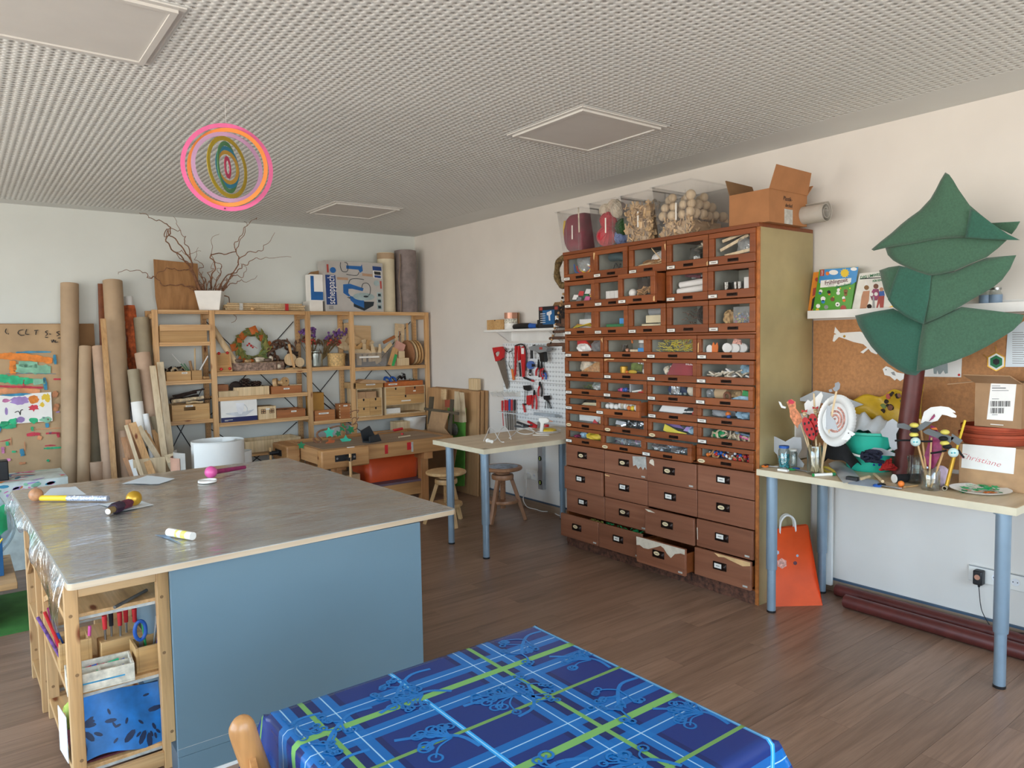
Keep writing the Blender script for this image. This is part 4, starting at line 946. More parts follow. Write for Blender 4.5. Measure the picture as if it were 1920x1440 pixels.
# ---- bay 1, middle shelf
zb=Z(1,2)
obox('red_box','reddish wooden box at the left end of the pine cone shelf','box',1.83,1.925,YS+.06,YS+.2,zb,zb+.105,'box_red')
obox('berry_crate','low whitewashed fruit crate in front of the reddish box','crate',1.815,1.985,YS-.02,YS+.05,zb,zb+.05,'board_light',.008)
obox('open_tray','open plywood tray with pine cones','tray',1.955,2.265,YS-.015,YS+.17,zb,zb+.078,'board_light',.009)
mat('cone','#4a352a',.85,var=.3,scale=60)
def cone(label,c,r,h,seed,spiky=False):
 rg=random.Random(seed); b=B()
 for lay in range(7):
  f=lay/6; rr_=r*(.55+.6*sin(PI*(f*.8+.12))); n=9
  for k in range(n):
   a=2*PI*(k+.5*(lay%2))/n; d=V3((cos(a),sin(a),.35)); p=V3(c)+V3((0,0,h*f))
   t_=V3((-sin(a),cos(a),0)); e=p+d*rr_*(1.25 if spiky else 1); w=r*.34
   b.add([p-t_*w*.5,p+t_*w*.5,e+t_*w,e-t_*w,p+V3((0,0,-.006)),e+V3((0,0,.006))],[(0,1,2,3),(0,4,1),(3,2,5),(0,3,5,4),(1,4,5,2)])
 solo('pine_cone',b,'cone',label,'pine cone','pine cones in the tray')
cone('large round pine cone in the middle of the open tray',(2.075,YS+.06,zb+.05),.05,.085,1); cone('small spiky pine cone at the right of the open tray',(2.17,YS+.06,zb+.06),.036,.05,2,True)
solo('dark_pod',B().sph((1.985,YS+.05,zb+.085),.05,sc=(1.1,.8,.95)),'bark_dark','dark rounded pod at the left of the open tray','pod')
o=obox('label_box','reddish wooden box with white label holding wooden discs','box',2.285,2.57,YS-.015,YS+.17,zb,zb+.07,'box_red',.009,lab=(.40,.62,.055))
solo('wooden_spool',B().cyl((2.33,YS+.05,zb+.095),(2.36,YS+.03,zb+.10),.045,n=20).cyl((2.36,YS+.03,zb+.10),(2.40,YS+.02,zb+.10),.018,n=12),'stool_wood','wooden spool lying in the box with the white label','spool')
sd=solo('wooden_disc',B().cyl((2.425,YS+.035,zb+.105),(2.43,YS+.02,zb+.105),.045,n=24),'stool_wood','wooden disc with button holes standing in the labelled box','disc')
for x,z in ((-.015,.03),(.012,.055)): B().cyl((x,-.0125,z),(x,-.0085,z),.006,n=10).obj('hole','ink',sd)
solo('wood_strip',B().bb(2.47,2.585,YS-.0,YS+.03,zb+.071,zb+.078),'board_light','flat pale strip lying across the labelled box','strip')
# ---- bay 1, lower shelf: white box with a cup, house box, reddish tray
zb=Z(1,3)
cbx=cbox('cup_box','white cardboard box printed with a cup and saucer, navy band below','box',1.83,2.148,YS-.015,YS+.18,zb,zb+.195,'paper')
mat('navy','#161f55',.4); mat('cup_grey','#cfd3d8',.4); mat('cup_light','#e8eaee',.4)
yf=-(.195)/2
card(cbx,-.159,.159,0,.042,yf,'navy','printed_band'); 
card(cbx,-.13,-.06,.018,.0215,yf-.001,'paper','printed_line',.0004); card(cbx,-.13,-.1,.0105,.0125,yf-.001,'paper','printed_line',.0004)
B().prism([(-.12,.075),(-.02,.045),(.05,.045),(.13,.095),(.125,.1),(.06,.085),(-.02,.085),(-.115,.08)],.0006,(0,yf-.0006,0),(1,0,0),(0,0,1)).obj('saucer_print','cup_grey',cbx)
B().prism([(-.03,.165),(.045,.165),(.038,.10),(.02,.065),(-.005,.065),(-.022,.10)],.0006,(0,yf-.0012,0),(1,0,0),(0,0,1)).obj('cup_print','cup_light',cbx)
b=B(); b.tube([(.043+.026*sin(t*.3),yf-.0013,.148-.008*t) for t in range(9)],.0035,5); b.obj('cup_handle_print','cup_grey',cbx)
hb_=cbox('house_box','plain wooden box with two little windows like a house','box',2.158,2.32,YS-.015,YS+.15,zb,zb+.118,'board_light')
yf=-.165/2
for x in (-.035,.042):
 card(hb_,x-.022,x+.022,.052,.093,yf,'bark_dark','window_print'); 
 for ax in (-.0105,.0105):
  for az in (.0622,.0828): card(hb_,x+ax-.0075,x+ax+.0075,az-.007,az+.007,yf-.001,'cardboard','window_square',.0004)
card(hb_,-.014,.022,.086,.1,yf-.0015)
obox('red_tray','low reddish wooden tray with label, full of chips','tray',2.325,2.60,YS-.015,YS+.18,zb,zb+.075,'box_red',.009,lab=(.5,.72,.05))
for k in range(20):
 x=2.345+.23*rnd.random(); y=YS+.01+.15*rnd.random()
 solo('wood_chip',B().box((x,y,zb+.055+.012*rnd.random()),(ru(.02,.045),ru(.015,.03),.008),ru(0,3)),'bark_dark' if k%3 else 'box_red','flat chip lying in the low reddish tray','chip','chips in the reddish tray')
shelf(1,.50)
obox('long_tray','long pale wooden tray on the low shelf behind the white roll','tray',2.02,2.535,YS-.045,YS+.22,.5095,.615,'board_light',.012)
# ---- bay 2
zb=Z(2,1)
jr=thing('glass_jar','round lidded glass jar on the shelf of dried flowers','jar',(2.745,YS+.07,zb))
clear('jar_glass','#f2f6f5',.16,.04)
B().lathe([(0,0),(.070,0),(.074,.008),(.074,.13),(.062,.142),(.062,.148),(.059,.148),(.059,.142),(.071,.128),(.071,.01),(0,.006)],28).obj('jar_body','jar_glass',jr)
B().lathe([(0,.152),(.066,.150),(.068,.156),(.03,.165),(.01,.168),(.016,.18),(.010,.19),(0,.19)],24).obj('lid','jar_glass',jr)
mat('flower_purple','#6c4a86',.8,var=.3,scale=60); mat('flower_brown','#6a4a38',.85,var=.3,scale=60); mat('flower_red','#b3473a',.8,var=.2); mat('flower_yellow','#b58a34',.8,var=.2); mat('stem_dry','#7a6440',.85,var=.2)
def bouquet(label,c,lean,seed):
 t=thing('dried_bouquet',label,'bouquet',c); rg=random.Random(seed)
 b=B(); heads=[]
 for k in range(26):
  h=rg.uniform(.17,.30); e=V3((lean*h*1.6+rg.uniform(-.085,.085),rg.uniform(-.05,.03),h)); b.tube([(0,0,0),e*.5+V3((rg.uniform(-.01,.01),0,0)),e],.0025,4); heads.append(e)
 b.obj('stems','stem_dry',t)
 for n_,m_,sel,r_ in (('purple_blossoms','flower_purple',lambda i,e:e.z>.22,.016),('brown_seed_heads','flower_brown',lambda i,e:e.z<=.22 and i%3,.014),('red_strawflower','flower_red',lambda i,e:e.z<=.24 and i%3==0,.015)):
  b=B()
  for i,e in enumerate(heads):
   if sel(i,e):
    for q in range(4): b.sph(e+V3((rg.uniform(-.018,.018),rg.uniform(-.018,.018),rg.uniform(-.02,.02))),r_*rg.uniform(.5,.95),6,5)
  if b.v: b.obj(n_,m_,t)['kind']='stuff'
 b=B()
 for k in range(14):
  a=rg.uniform(-1,1); p=V3((lean*.15+a*.06,rg.uniform(-.04,.02),rg.uniform(.05,.16))); b.add([p,p+V3((.008,.0,.03)),p+V3((a*.03,-.01,.075)),p+V3((-.008,0,.03))],[(0,1,2,3)])
 b.obj('dry_leaves','stem_dry',t,solid=.001)
bouquet('bouquet of dried purple flowers upright behind the glass jar',(2.76,YS+.175,zb+.06),-.12,11); bouquet('bouquet of dried flowers leaning right over the bamboo box',(2.85,YS+.17,zb+.05),.36,12)
bs_=thing('bamboo_box','round woven bamboo box on the shelf of dried flowers','box',(2.965,YS+.07,zb))
mat('bamboo','#c9a66e',.6,var=.18,scale=70,bump=.3,bscale=180)
B().lathe([(0,0),(.082,0),(.084,.005),(.084,.10),(.0,.10)],30).obj('basket','bamboo',bs_); B().lathe([(0,.1),(.087,.098),(.089,.103),(.089,.122),(.085,.128),(0,.128)],30).obj('lid','bamboo',bs_)
wood('cutout','#d8bf98','#e2cca8',0,.6,.6,knots=False,dark=.9)
solo('plywood_cutout',B().prism([(0,0),(.12,-.06),(.155,.0),(.12,.03),(.15,.09),(.07,.17),(.04,.16),(.03,.1),(-.03,.07)],.009,(2.99,YS+.19,zb+.21),(1,0,0),(0,0,1)),'cutout','shapeless plywood cut-out between the flowers and the post','cut-out')
zb=Z(2,2)
obox('mustard_box','tall mustard-brown cardboard box in the narrow bay','box',2.69,2.815,YS+.05,YS+.2,zb,zb+.265,'mustard' if 'mustard' in MATS else mat('mustard','#b07f35',.6,var=.05),.006)
obox('drawer_box','flat wooden box with a slanted white label in the narrow bay','box',2.69,2.895,YS-.015,YS+.045,zb,zb+.098,'box_red',.008,lab=(.2,.7,.10))
o=obox('finger_joint_box','small finger-jointed wooden box at the right of the narrow bay','box',2.95,3.06,YS-.01,YS+.1,zb,zb+.145,'box_red',.009,lab=(.35,.87,.04))
for k in range(5):
 for s in (-1,1): B().bb(s*.0555-.004,s*.0555+.004,-.0556,-.047,.012+k*.028,.024+k*.028).obj('finger_joint','board_light',o)
stick('dark_rod','thin dark rod leaning behind the finger-jointed box','rod',(2.83,YS+.1,zb+.16),(2.95,YS+.12,zb+.06),.006,'bark_dark')
# ---- bay 3 upper
zb=Z(3,1)
clear('bin_plastic','#f6f6f6',.06,.1,tr=.9)
bn=thing('clear_bin','clear plastic bin of wooden cut-outs on the right-hand shelf','bin',(3.30,YS+.105,zb))
def binmesh(w,d,h,t=.003,tp=.012):
 b=B(); a=[(-w/2+tp,-d/2+tp),(w/2-tp,-d/2+tp),(w/2-tp,d/2-tp),(-w/2+tp,d/2-tp)]; c=[(-w/2,-d/2),(w/2,-d/2),(w/2,d/2),(-w/2,d/2)]
 vs=[(x,y,0) for x,y in a]+[(x,y,h) for x,y in c]; b.add(vs,[(3,2,1,0)]+[(i,(i+1)%4,4+(i+1)%4,4+i) for i in range(4)])
 return b
binmesh(.37,.22,.135).obj('bin_shell','bin_plastic',bn,solid=.003); 
b=B()
for x0_,x1_,y0_,y1_ in ((-.19,.19,-.118,-.108),(-.19,.19,.108,.118),(-.19,-.18,-.108,.108),(.18,.19,-.108,.108)): b.bb(x0_,x1_,y0_,y1_,.133,.141)
b.obj('rim','bin_plastic',bn); B().bb(-.13,.09,-.119,-.117,.09,.108).obj('label_card','label_paper',bn)
def letter(kind):
 return {'T':[(0,0),(.05,0),(.05,.11),(.09,.11),(.09,.16),(-.04,.16),(-.04,.11),(0,.11)],'h':[(0,0),(.035,0),(.035,.07),(.06,.08),(.06,0),(.095,0),(.095,.10),(.05,.13),(.035,.12),(.035,.18),(0,.18)],'w':[(0,0),(.1,.0),(.1,.17),(.08,.17),(.075,.11),(.06,.06),(.04,.06),(.03,.12),(.015,.17),(-.01,.17),(-.005,.08)],'b':[(0,0),(.12,0),(.13,.14),(0,.15)],'f':[(0,0),(.05,.01),(.06,.08),(.12,.12),(.1,.15),(.04,.12),(.02,.17),(-.02,.16)]}[kind]
for k,(kd,x,y,z,a,m_) in enumerate((('T',3.16,.03,.02,0,'cutout'),('h',3.235,.045,.05,0,'cutout'),('w',3.33,.035,.055,0,'cutout'),('b',3.355,.12,.05,0,'cutout'),('f',3.18,.10,.08,.2,'box_ply'),('h',3.27,.12,.10,-.3,'box_ply'),('f',3.31,.15,.11,.1,'cutout'),('T',3.14,.15,.06,.1,'cutout'),('f',3.40,.08,.02,.3,'board_light'))):
 ca,sa=cos(a),sin(a)
 solo('plywood_cutout',B().prism(letter(kd),.010,(x,YS+y,zb+z),(ca,0,sa),(-sa,0,ca)),m_,('T-shaped pale','h-shaped pale','fork-shaped pale','square pale','leaf-shaped brown','h-shaped brown','leaf-shaped pale back','T-shaped pale back','leaf-shaped front right')[k]+' plywood cut-out standing in the clear bin','cut-out','cut-outs in the clear bin')
for k,(pl,Y,l) in enumerate(([[(0,0),(.16,0),(.10,.23),(.05,.26),(0,.25)],YS+.235,'plywood sheet with rounded corner leaning in the left of the upper right bay'],[[(.03,0),(.31,0),(.31,.225),(.06,.235)],YS+.255,'square plywood sheet leaning behind the clear bin'],[[(0,0),(.25,.05),(.10,.12),(0,.08)],YS+.215,'pointed plywood scrap in front of the square sheet'])):
 solo('plywood_sheet',B().prism(pl,.006,(3.125,Y,zb+.19 if k<2 else zb+.2),(1,0,0),(0,0,1)),'ply',l,'sheet')
mat('pink_paint','#d6a191',.7,var=.06)
gb_=thing('painted_board','pine board with a bright green patch leaning by the clear bin','board',(3.505,YS-.005,zb),rot=(R(-8),R(24),0)); B().bb(-.02,.045,0,.014,.012,.205).obj('board','pine',gb_); B().bb(.02,.052,-.001,.0,.014,.145).obj('paint_patch','green',gb_)
pkb=thing('painted_board','salmon-pink painted board leaning behind the green-patched one','board',(3.565,YS+.03,zb),rot=(R(-8),R(26),0)); B().bb(-.05,.065,0,.016,.012,.27).obj('board','pink_paint',pkb)
plank('brown_batten','short reddish batten sticking out above the pink board',(3.49,YS+.08,zb+.24),(3.63,YS+.1,zb+.30),.03,.02,'box_red')
plank('pale_batten','pale batten leaning across the front of the clear bin',(3.44,YS-.02,zb+.15),(3.54,YS+.01,zb+.23),.04,.012,'board_light')
cbox('small_wood_box','small closed pale wooden box beside the round boards','box',3.60,3.735,YS-.005,YS+.09,zb,zb+.078,'board_light'); cbox('wood_block','pale wooden block on top of the closed wooden box','block',3.63,3.70,YS+.02,YS+.06,zb+.078,zb+.15,'board_light')
fr2=thing('narrow_frame','tall narrow wooden frame leaning in the right-hand bay','frame',(3.71,YS+.16,zb),rot=(R(-6),R(6),0))
for x0_,x1_,z0_,z1_ in ((-.055,-.02,0,.44),(.02,.055,0,.44),(-.02,.02,.36,.44),(-.02,.02,0,.05)): B().bb(x0_,x1_,0,.014,z0_,z1_).obj('frame_bar','cutout',fr2)
B().bb(-.004,.004,.004,.01,.05,.36).obj('inner_strip','box_red',fr2)
plank('tall_strip','tall pine strip leaning right of the narrow frame',(3.80,YS+.13,zb),(3.835,YS+.2,zb+.44),.03,.015,'pine',up=(1,0,0)); 
for k,(m_,l,dx) in enumerate((('stool_dark','darkest of the four round boards standing on edge, leftmost',0),('board_light','second of the four round boards standing on edge',.036),('box_ply','third of the four round boards standing on edge',.07),('stool_wood','rightmost of the four round boards standing on edge',.104))):
 solo('round_board',B().cyl((3.775+dx,YS+.10,zb+.13),(3.79+dx,YS+.10,zb+.132),.13,n=28),m_,l,'round board','round boards standing on edge')
# ---- bay 3 lower: two little chests
zb=Z(3,2)
def chest(label,x0,x1,h,rows,group):
 y0,y1=YS-.02,YS+.2; t=thing('mini_chest',label,'chest',((x0+x1)/2,(y0+y1)/2,zb),0,group); W=x1-x0; D=y1-y0; e=.009
 b=B().bb(-W/2,-W/2+e,-D/2,D/2,0,h).bb(W/2-e,W/2,-D/2,D/2,0,h).bb(-W/2+e,W/2-e,-D/2,D/2,0,e).bb(-W/2+e,W/2-e,-D/2,D/2,h-e,h).bb(-W/2+e,W/2-e,D/2-.005,D/2,e,h-e)
 zz=sorted(set([r[2] for r in rows]))
 for z in zz[1:]: b.bb(-W/2+e,W/2-e,-D/2+.01,D/2-.005,z-.006,z)
 b.obj('carcass','board_light',t)
 for u0,u1,z0,z1,kind,lab in rows:
  if kind=='open': continue
  a=-W/2+e+(W-2*e)*u0+.001; c=-W/2+e+(W-2*e)*u1-.001
  d=B().bb(a,c,-D/2-.002,D/2-.02,z0+.001,z1-.002).obj('drawer','box_red' if kind=='red' else 'box_ply',t,bevel=.0012)
  m_=(a+c)/2; B().bb(m_-.008,m_+.008,-D/2-.0028,-D/2-.002,z1-.019,z1-.002).cyl((m_,-D/2-.0028,z1-.019),(m_,-D/2-.002,z1-.019),.008,n=10).obj('finger_notch','ink',d)
  if lab: card(d,m_+lab[0],m_+lab[0]+lab[1],z0+.028,z0+.04,-D/2-.002)
 return t
chest('little plywood chest with four drawers on the lower right shelf',3.125,3.405,.285,[(0,.5,.009,.095,'d',0),(.5,1,.009,.095,'d',0),(0,.5,.095,.185,'d',0),(.5,1,.095,.185,'d',0),(0,1,.185,.276,'open',0)],'little chests on the lower right shelf')
for x0_,x1_,l in ((3.137,3.235,'left of two small cartons in the open top of the four-drawer chest'),(3.238,3.35,'right of two small cartons in the open top of the four-drawer chest')): cbox('small_carton',l,'carton',x0_,x1_,YS-.0,YS+.08,zb+.1855,zb+.25,'cardboard')
obox('top_tray','plywood tray with folded cardboard on the four-drawer chest','tray',3.09,3.415,YS-.03,YS+.19,zb+.2855,zb+.345,'box_ply',.009,lab=(.42,.6,.10))
solo('cardboard_sheet',B().prism([(0,0),(.28,-.01),(.27,.012),(.05,.035),(-.02,.01)],.15,(3.12,YS+.02,zb+.346),(1,0,0),(0,0,1)),'cardboard','folded brown cardboard lying in the plywood tray','cardboard')
chest('wider plywood chest with an open bottom shelf on the lower right shelf',3.44,3.905,.285,[(0,1,.009,.10,'open',0),(0,1,.10,.195,'d',(-.05,.11)),(0,.5,.195,.277,'d',0),(.5,1,.195,.277,'red',(-.02,.03))],'little chests on the lower right shelf')
cbox('small_carton','pale printed carton in the open bottom of the wider chest','carton',3.455,3.62,YS+.0,YS+.08,zb+.0095,zb+.062,'label_paper')
obox('orange_tray','orange-stained wooden tray of tools on the wider chest','tray',3.435,3.885,YS-.02,YS+.17,zb+.2855,zb+.335,mat('orange_wood','#b5622c',.45,var=.08,scale=20),.009,lab=(.10,.5,.10))
solo('goggles',B().torus((3.50,YS+.04,zb+.35),.035,.012,16,6,ax=(.2,-1,.6)).torus((3.57,YS+.04,zb+.35),.035,.010,16,6,ax=(.2,-1,.6)),'blue','blue goggles heaped in the orange tray','goggles')
solo('clamp_pile',B().tube(spath([(3.60,YS+.05,zb+.335),(3.64,YS+.03,zb+.385),(3.68,YS+.06,zb+.36),(3.70,YS+.05,zb+.40),(3.73,YS+.08,zb+.35)],5),.012,7),'black_plastic','black strap heaped in the orange tray','strap')
solo('coiled_wire',B().tube(spath([(3.69+.03*cos(t),YS+.06+.02*sin(t),zb+.345+.009*t) for t in range(9)],3),.004,5),'steel','coil of grey wire sticking up from the orange tray','wire')
solo('clear_cup',B().lathe([(0,0),(.025,0),(.032,.06),(.030,.06),(.023,.003),(0,.003)],16,(3.80,YS+.06,zb+.2955)),'jar_glass','clear plastic cup at the right of the orange tray','cup')
solo('clear_cup',B().lathe([(0,0),(.022,0),(.028,.045),(.026,.045),(.02,.003),(0,.003)],16,(3.855,YS+.10,zb+.2955)),'jar_glass','small clear cup at the right end of the orange tray','cup')
# ---- on top, right: saw carton, small cartons, rolls
mat('box_print','#b9b6b2',.35,var=.04,scale=6); mat('tool_blue','#1f63a8',.4); mat('tool_dark','#1d2a33',.5); mat('tool_grey','#9fb3b5',.4); mat('brand_blue','#1b3f7e',.4); mat('print_red','#b0453c',.5); mat('print_tan','#b08f74',.5)
X0,X1=2.855,3.475; Yb=6.655
sb=cbox('saw_carton','large grey and blue carton of a scroll saw on top of the shelving','carton',X0,X1,Yb,Yb+.17,PZ,PZ+.49,'box_print')
yf=-.085; WW=(X1-X0); U=lambda px_:(px_-240)/555*WW-WW/2; V=lambda py_:(700-py_)/485*.49   # picture of the box front, measured on the zoomed photo
def poly(pts,m_,name,d=.0008,lv=1): return B().prism([(U(a),V(c)) for a,c in pts],.0006,(0,yf-.0004-.0006*lv,0),(1,0,0),(0,0,1)).obj(name,m_,sb)
poly([(243,352),(335,352),(345,635),(248,635)],'brand_blue','brand_panel')
text('brand_name','scheppach',.105,'paper',sb,Matrix.Translation((U(297),yf-.002,V(492)))@Matrix.Rotation(R(-90),4,'Y')@Matrix.Rotation(R(90),4,'X'),sx=.64,ext=.0004)
poly([(692,248),(778,252),(782,290),(695,288)],'brand_blue','print_panel'); poly([(697,292),(778,296),(780,372),(700,362)],'paper','print_panel'); poly([(706,298),(772,302),(774,334),(710,330)],'ink','print_panel',lv=2); poly([(708,336),(774,340),(774,366),(710,358)],'brand_blue','print_panel',lv=2)
poly([(405,438),(470,430),(600,470),(590,498),(490,478),(455,480),(452,520),(470,545),(455,555),(405,520)],'tool_blue','saw_arm_print'); poly([(465,545),(600,590),(600,665),(510,625),(470,590)],'tool_blue','saw_base_print',lv=2); poly([(435,560),(500,590),(500,650),(600,690),(690,640),(700,600),(610,600),(470,560)],'tool_dark','saw_body_print'); 
el=[(600+105*cos(2*PI*k/20),552+38*sin(2*PI*k/20)) for k in range(20)]; poly(el,'tool_grey','saw_table_print',lv=3); poly([(620+25*cos(2*PI*k/12),550+9*sin(2*PI*k/12)) for k in range(12)],'tool_dark','saw_plate_print',lv=4)
poly([(440,255),(580,255),(590,235),(598,300),(570,320),(555,290),(440,285)],'tool_blue','saw_arm_print'); 
def line(pts,m_,name,w=.006): return B().tube(spath([(U(a),yf-.002,V(c)) for a,c in pts],5),w/2,5).obj(name,m_,sb)
line([(455,430),(475,390),(520,378),(570,380),(605,385)],'tool_dark','hose_print'); line([(580,470),(595,425),(640,420),(665,460),(660,520),(640,540)],'tool_dark','hose_print'); line([(388,228),(385,265),(400,310),(440,315),(455,290),(450,235),(425,225)],'tool_dark','hose_print'); line([(560,315),(540,345),(480,345),(440,340)],'tool_dark','hose_print')
for a,c,m_ in ((315,305,'tool_grey'),(728,415,'tool_grey')): poly([(a+28*cos(2*PI*k/14),c+28*sin(2*PI*k/14)) for k in range(14)],'tool_blue' if a<400 else 'tool_grey','badge_print')
poly([(258,252),(275,252),(277,330),(260,330)],'print_red','print_strip'); poly([(762,392),(778,392),(780,468),(765,468)],'print_red','print_strip'); poly([(350,370),(452,372),(454,396),(352,394)],'print_tan','print_strip'); poly([(590,322),(690,328),(690,354),(592,348)],'print_tan','print_strip')
for k in range(3): poly([(728,505+k*60),(776,505+k*60),(778,555+k*60),(730,555+k*60)],'tool_grey','picture_print'); poly([(738,518+k*60),(766,518+k*60),(768,545+k*60),(740,545+k*60)],'tool_dark','picture_print',lv=2)
for k in range(3): poly([(268,648+k*12),(310,648+k*12),(310,652+k*12),(268,652+k*12)],'ink','print_line')
cr_=thing('small_carton','white and blue carton with an open flap left of the saw carton','carton',(2.79,6.76,PZ+.10))
B().bb(-.065,.062,-.06,.06,0,.255).obj('carton_body','paper',cr_); B().bb(-.062,-.03,-.0612,-.06,.01,.24).obj('print_panel','tool_blue',cr_); B().bb(-.03,.06,-.0612,-.06,.01,.09).obj('print_panel','tool_blue',cr_); B().prism([(-.06,.255),(.06,.255),(.06,.30),(-.02,.285)],.003,(0,.03,0),(1,0,0),(0,0,1)).obj('flap','cardboard_dark',cr_)
cbox('support_carton','white carton with black label under the open-flap carton','carton',2.70,2.83,6.665,6.84,PZ,PZ+.0995,'label_paper')
mat('roll_cream','#d8cdb2',.7,var=.03); mat('roll_grey','#857a78',.8,var=.1,scale=14); mat('wrap_tan','#a98f70',.7,var=.05)
rl=thing('paper_roll','tall cream paper roll standing behind the saw carton','roll',(3.575,6.775,PZ)); B().lathe([(0,0),(.088,0),(.088,.61),(.07,.612),(.068,.55),(0,.55)],28).obj('roll_body','roll_cream',rl); B().lathe([(.0885,.545),(.0892,.55),(.0892,.6),(.0885,.605)],28).obj('top_band','tube_kraft',rl)
rl=thing('carpet_roll','tall grey felt roll at the corner on top of the shelving','roll',(3.80,6.765,PZ)); B().lathe([(0,0),(.112,0),(.113,.2),(.112,.645),(.09,.65),(.088,.6),(0,.6)],32).obj('roll_body','roll_grey',rl)
solo('wrapping_strip',B().grid(lambda u,v:(3.675+.012*sin(v*9)+.02*u,6.67+.03*u,PZ+.60*v),2,12,.002),'wrap_tan','strip of brown wrapping paper between the two rolls','paper strip')
solo('wrapping_strip',B().grid(lambda u,v:(3.915+.008*sin(v*9)+.03*u,6.72+.05*u,PZ+.63*v),2,12,.002),'wrap_tan','strip of brown wrapping paper right of the grey felt roll','paper strip')
# ------------------------------------------------------------------ left corner: tubes, timber, painted paper
def lean(p,q,Yt,Yb):
 a=at(p[0],p[1],1,Yt); c=at(q[0],q[1],1,Yb); d=c-a; return a,a+d*(a.z/-d.z)
mat('tube_inside','#7d6850',.85); mat('tube_grey','#9c9078',.75,var=.04); mat('tube_rose','#b79a82',.75,var=.04); mat('tube_white','#e4e6e6',.6,var=.03)
TB=[((130.5,532),(133,897),6.83,6.64,.064,'tube_kraft','thick tall kraft cardboard tube at the left, in front of the painted paper'),
 ((160,650),(157,900),6.70,6.46,.045,'tube_kraft','thin kraft tube right next to the thick left tube'),
 ((176,652),(182,870),6.855,6.79,.045,'tube_grey','shaded tube standing behind the two thin kraft tubes'),
 ((184,650),(205,894),6.68,6.40,.046,'tube_rose','thin rosy kraft tube leaning right of the short tube'),
 ((182,866),(183.5,897),6.45,6.44,.050,'tube_rose','short wide tube end between the thin kraft tubes'),
 ((211,527),(232,890),6.80,6.52,.073,'tube_kraft','thickest tall kraft tube leaning at the middle of the tube cluster'),
 ((265,596),(274,690),6.79,6.74,.062,'tube_grey','grey-green tube nearest the pine shelving, upper one'),
 ((266.5,662),(285,775),6.60,6.51,.058,'tube_rose','brownish grey tube leaning below the grey-green tube'),
 ((249.5,693),(262,800),6.52,6.45,.043,'tube_grey','pale tube with a white paper wrapper round its middle'),
 ((273,776),(281,826),6.40,6.36,.022,'tube_white','thin white tube behind the timber offcuts'),
 ((288,780),(296,808),6.44,6.43,.032,'tube_grey','stubby grey tube right of the thin white tube'),
 ((321,867),(327,880),5.98,5.96,.030,'tube_grey','very short grey tube at the right foot of the timber pile'),
 ((231,808),(236,875),6.44,6.38,.036,'tube_rose','short rosy tube in front of the thickest tube')]
for p,q,Yt,Yb,r,m_,l in TB:
 a,c=lean(p,q,Yt,Yb); t=thing('cardboard_tube',l,'tube',c); 
 B().pipe(c-c,a-c,r,.006,28).obj('tube_wall',m_,t)
 d=(a-c).normalized(); B().cyl((a-c)-d*.05,(a-c)-d*.045,r-.006,n=24).obj('tube_plug','tube_inside',t)
 if 'wrapper' in l: B().pipe((a-c)*.52,(a-c)*.80,r+.0015,.0015,28).obj('paper_wrapper','paper',t)
a,c=lean((193,598),(214,890),6.62,6.30); plank('pine_batten','long knotty pine batten leaning left of the thickest tube',c,a,.038,.022,'pine',up=(0,1,0))
a,c=lean((189,532),(193,660),6.87,6.85); plank('stained_board','reddish-brown stained board behind the thickest tube',c,a,.045,.015,'cab_brown',up=(0,1,0))
mat('cloth_rust','#a4512a',.85,var=.25,scale=25,bump=.6,bscale=30); mat('cloth_dark','#3d2a20',.9,var=.2,bump=.4)
a,c=lean((241,556),(252,690),6.85,6.80); fr=thing('fabric_roll','white cardboard core wrapped in rust-coloured crinkled fabric','roll',c); d=a-c
B().pipe(V3((0,0,0)),d,.030,.004,20).obj('core','tube_white',fr)
def rust(u,v):
 ax=d.normalized(); o1=ax.orthogonal().normalized(); o2=ax.cross(o1); t=2*PI*u; rr_=.043+.006*sin(5*t+9*v)+.004*sin(30*v); return d*(.62+.34*v)+(o1*cos(t)+o2*sin(t))*rr_
B().grid(rust,24,14,.002).obj('fabric_wrap','cloth_rust',fr)
def rust2(u,v):
 ax=d.normalized(); o1=ax.orthogonal().normalized(); o2=ax.cross(o1); t=2*PI*u; rr_=.05+.006*sin(4*t+7*v); return d*(.30+.34*v)+(o1*cos(t)+o2*sin(t))*rr_
B().grid(rust2,24,10,.002).obj('dark_wrap','cloth_dark',fr)
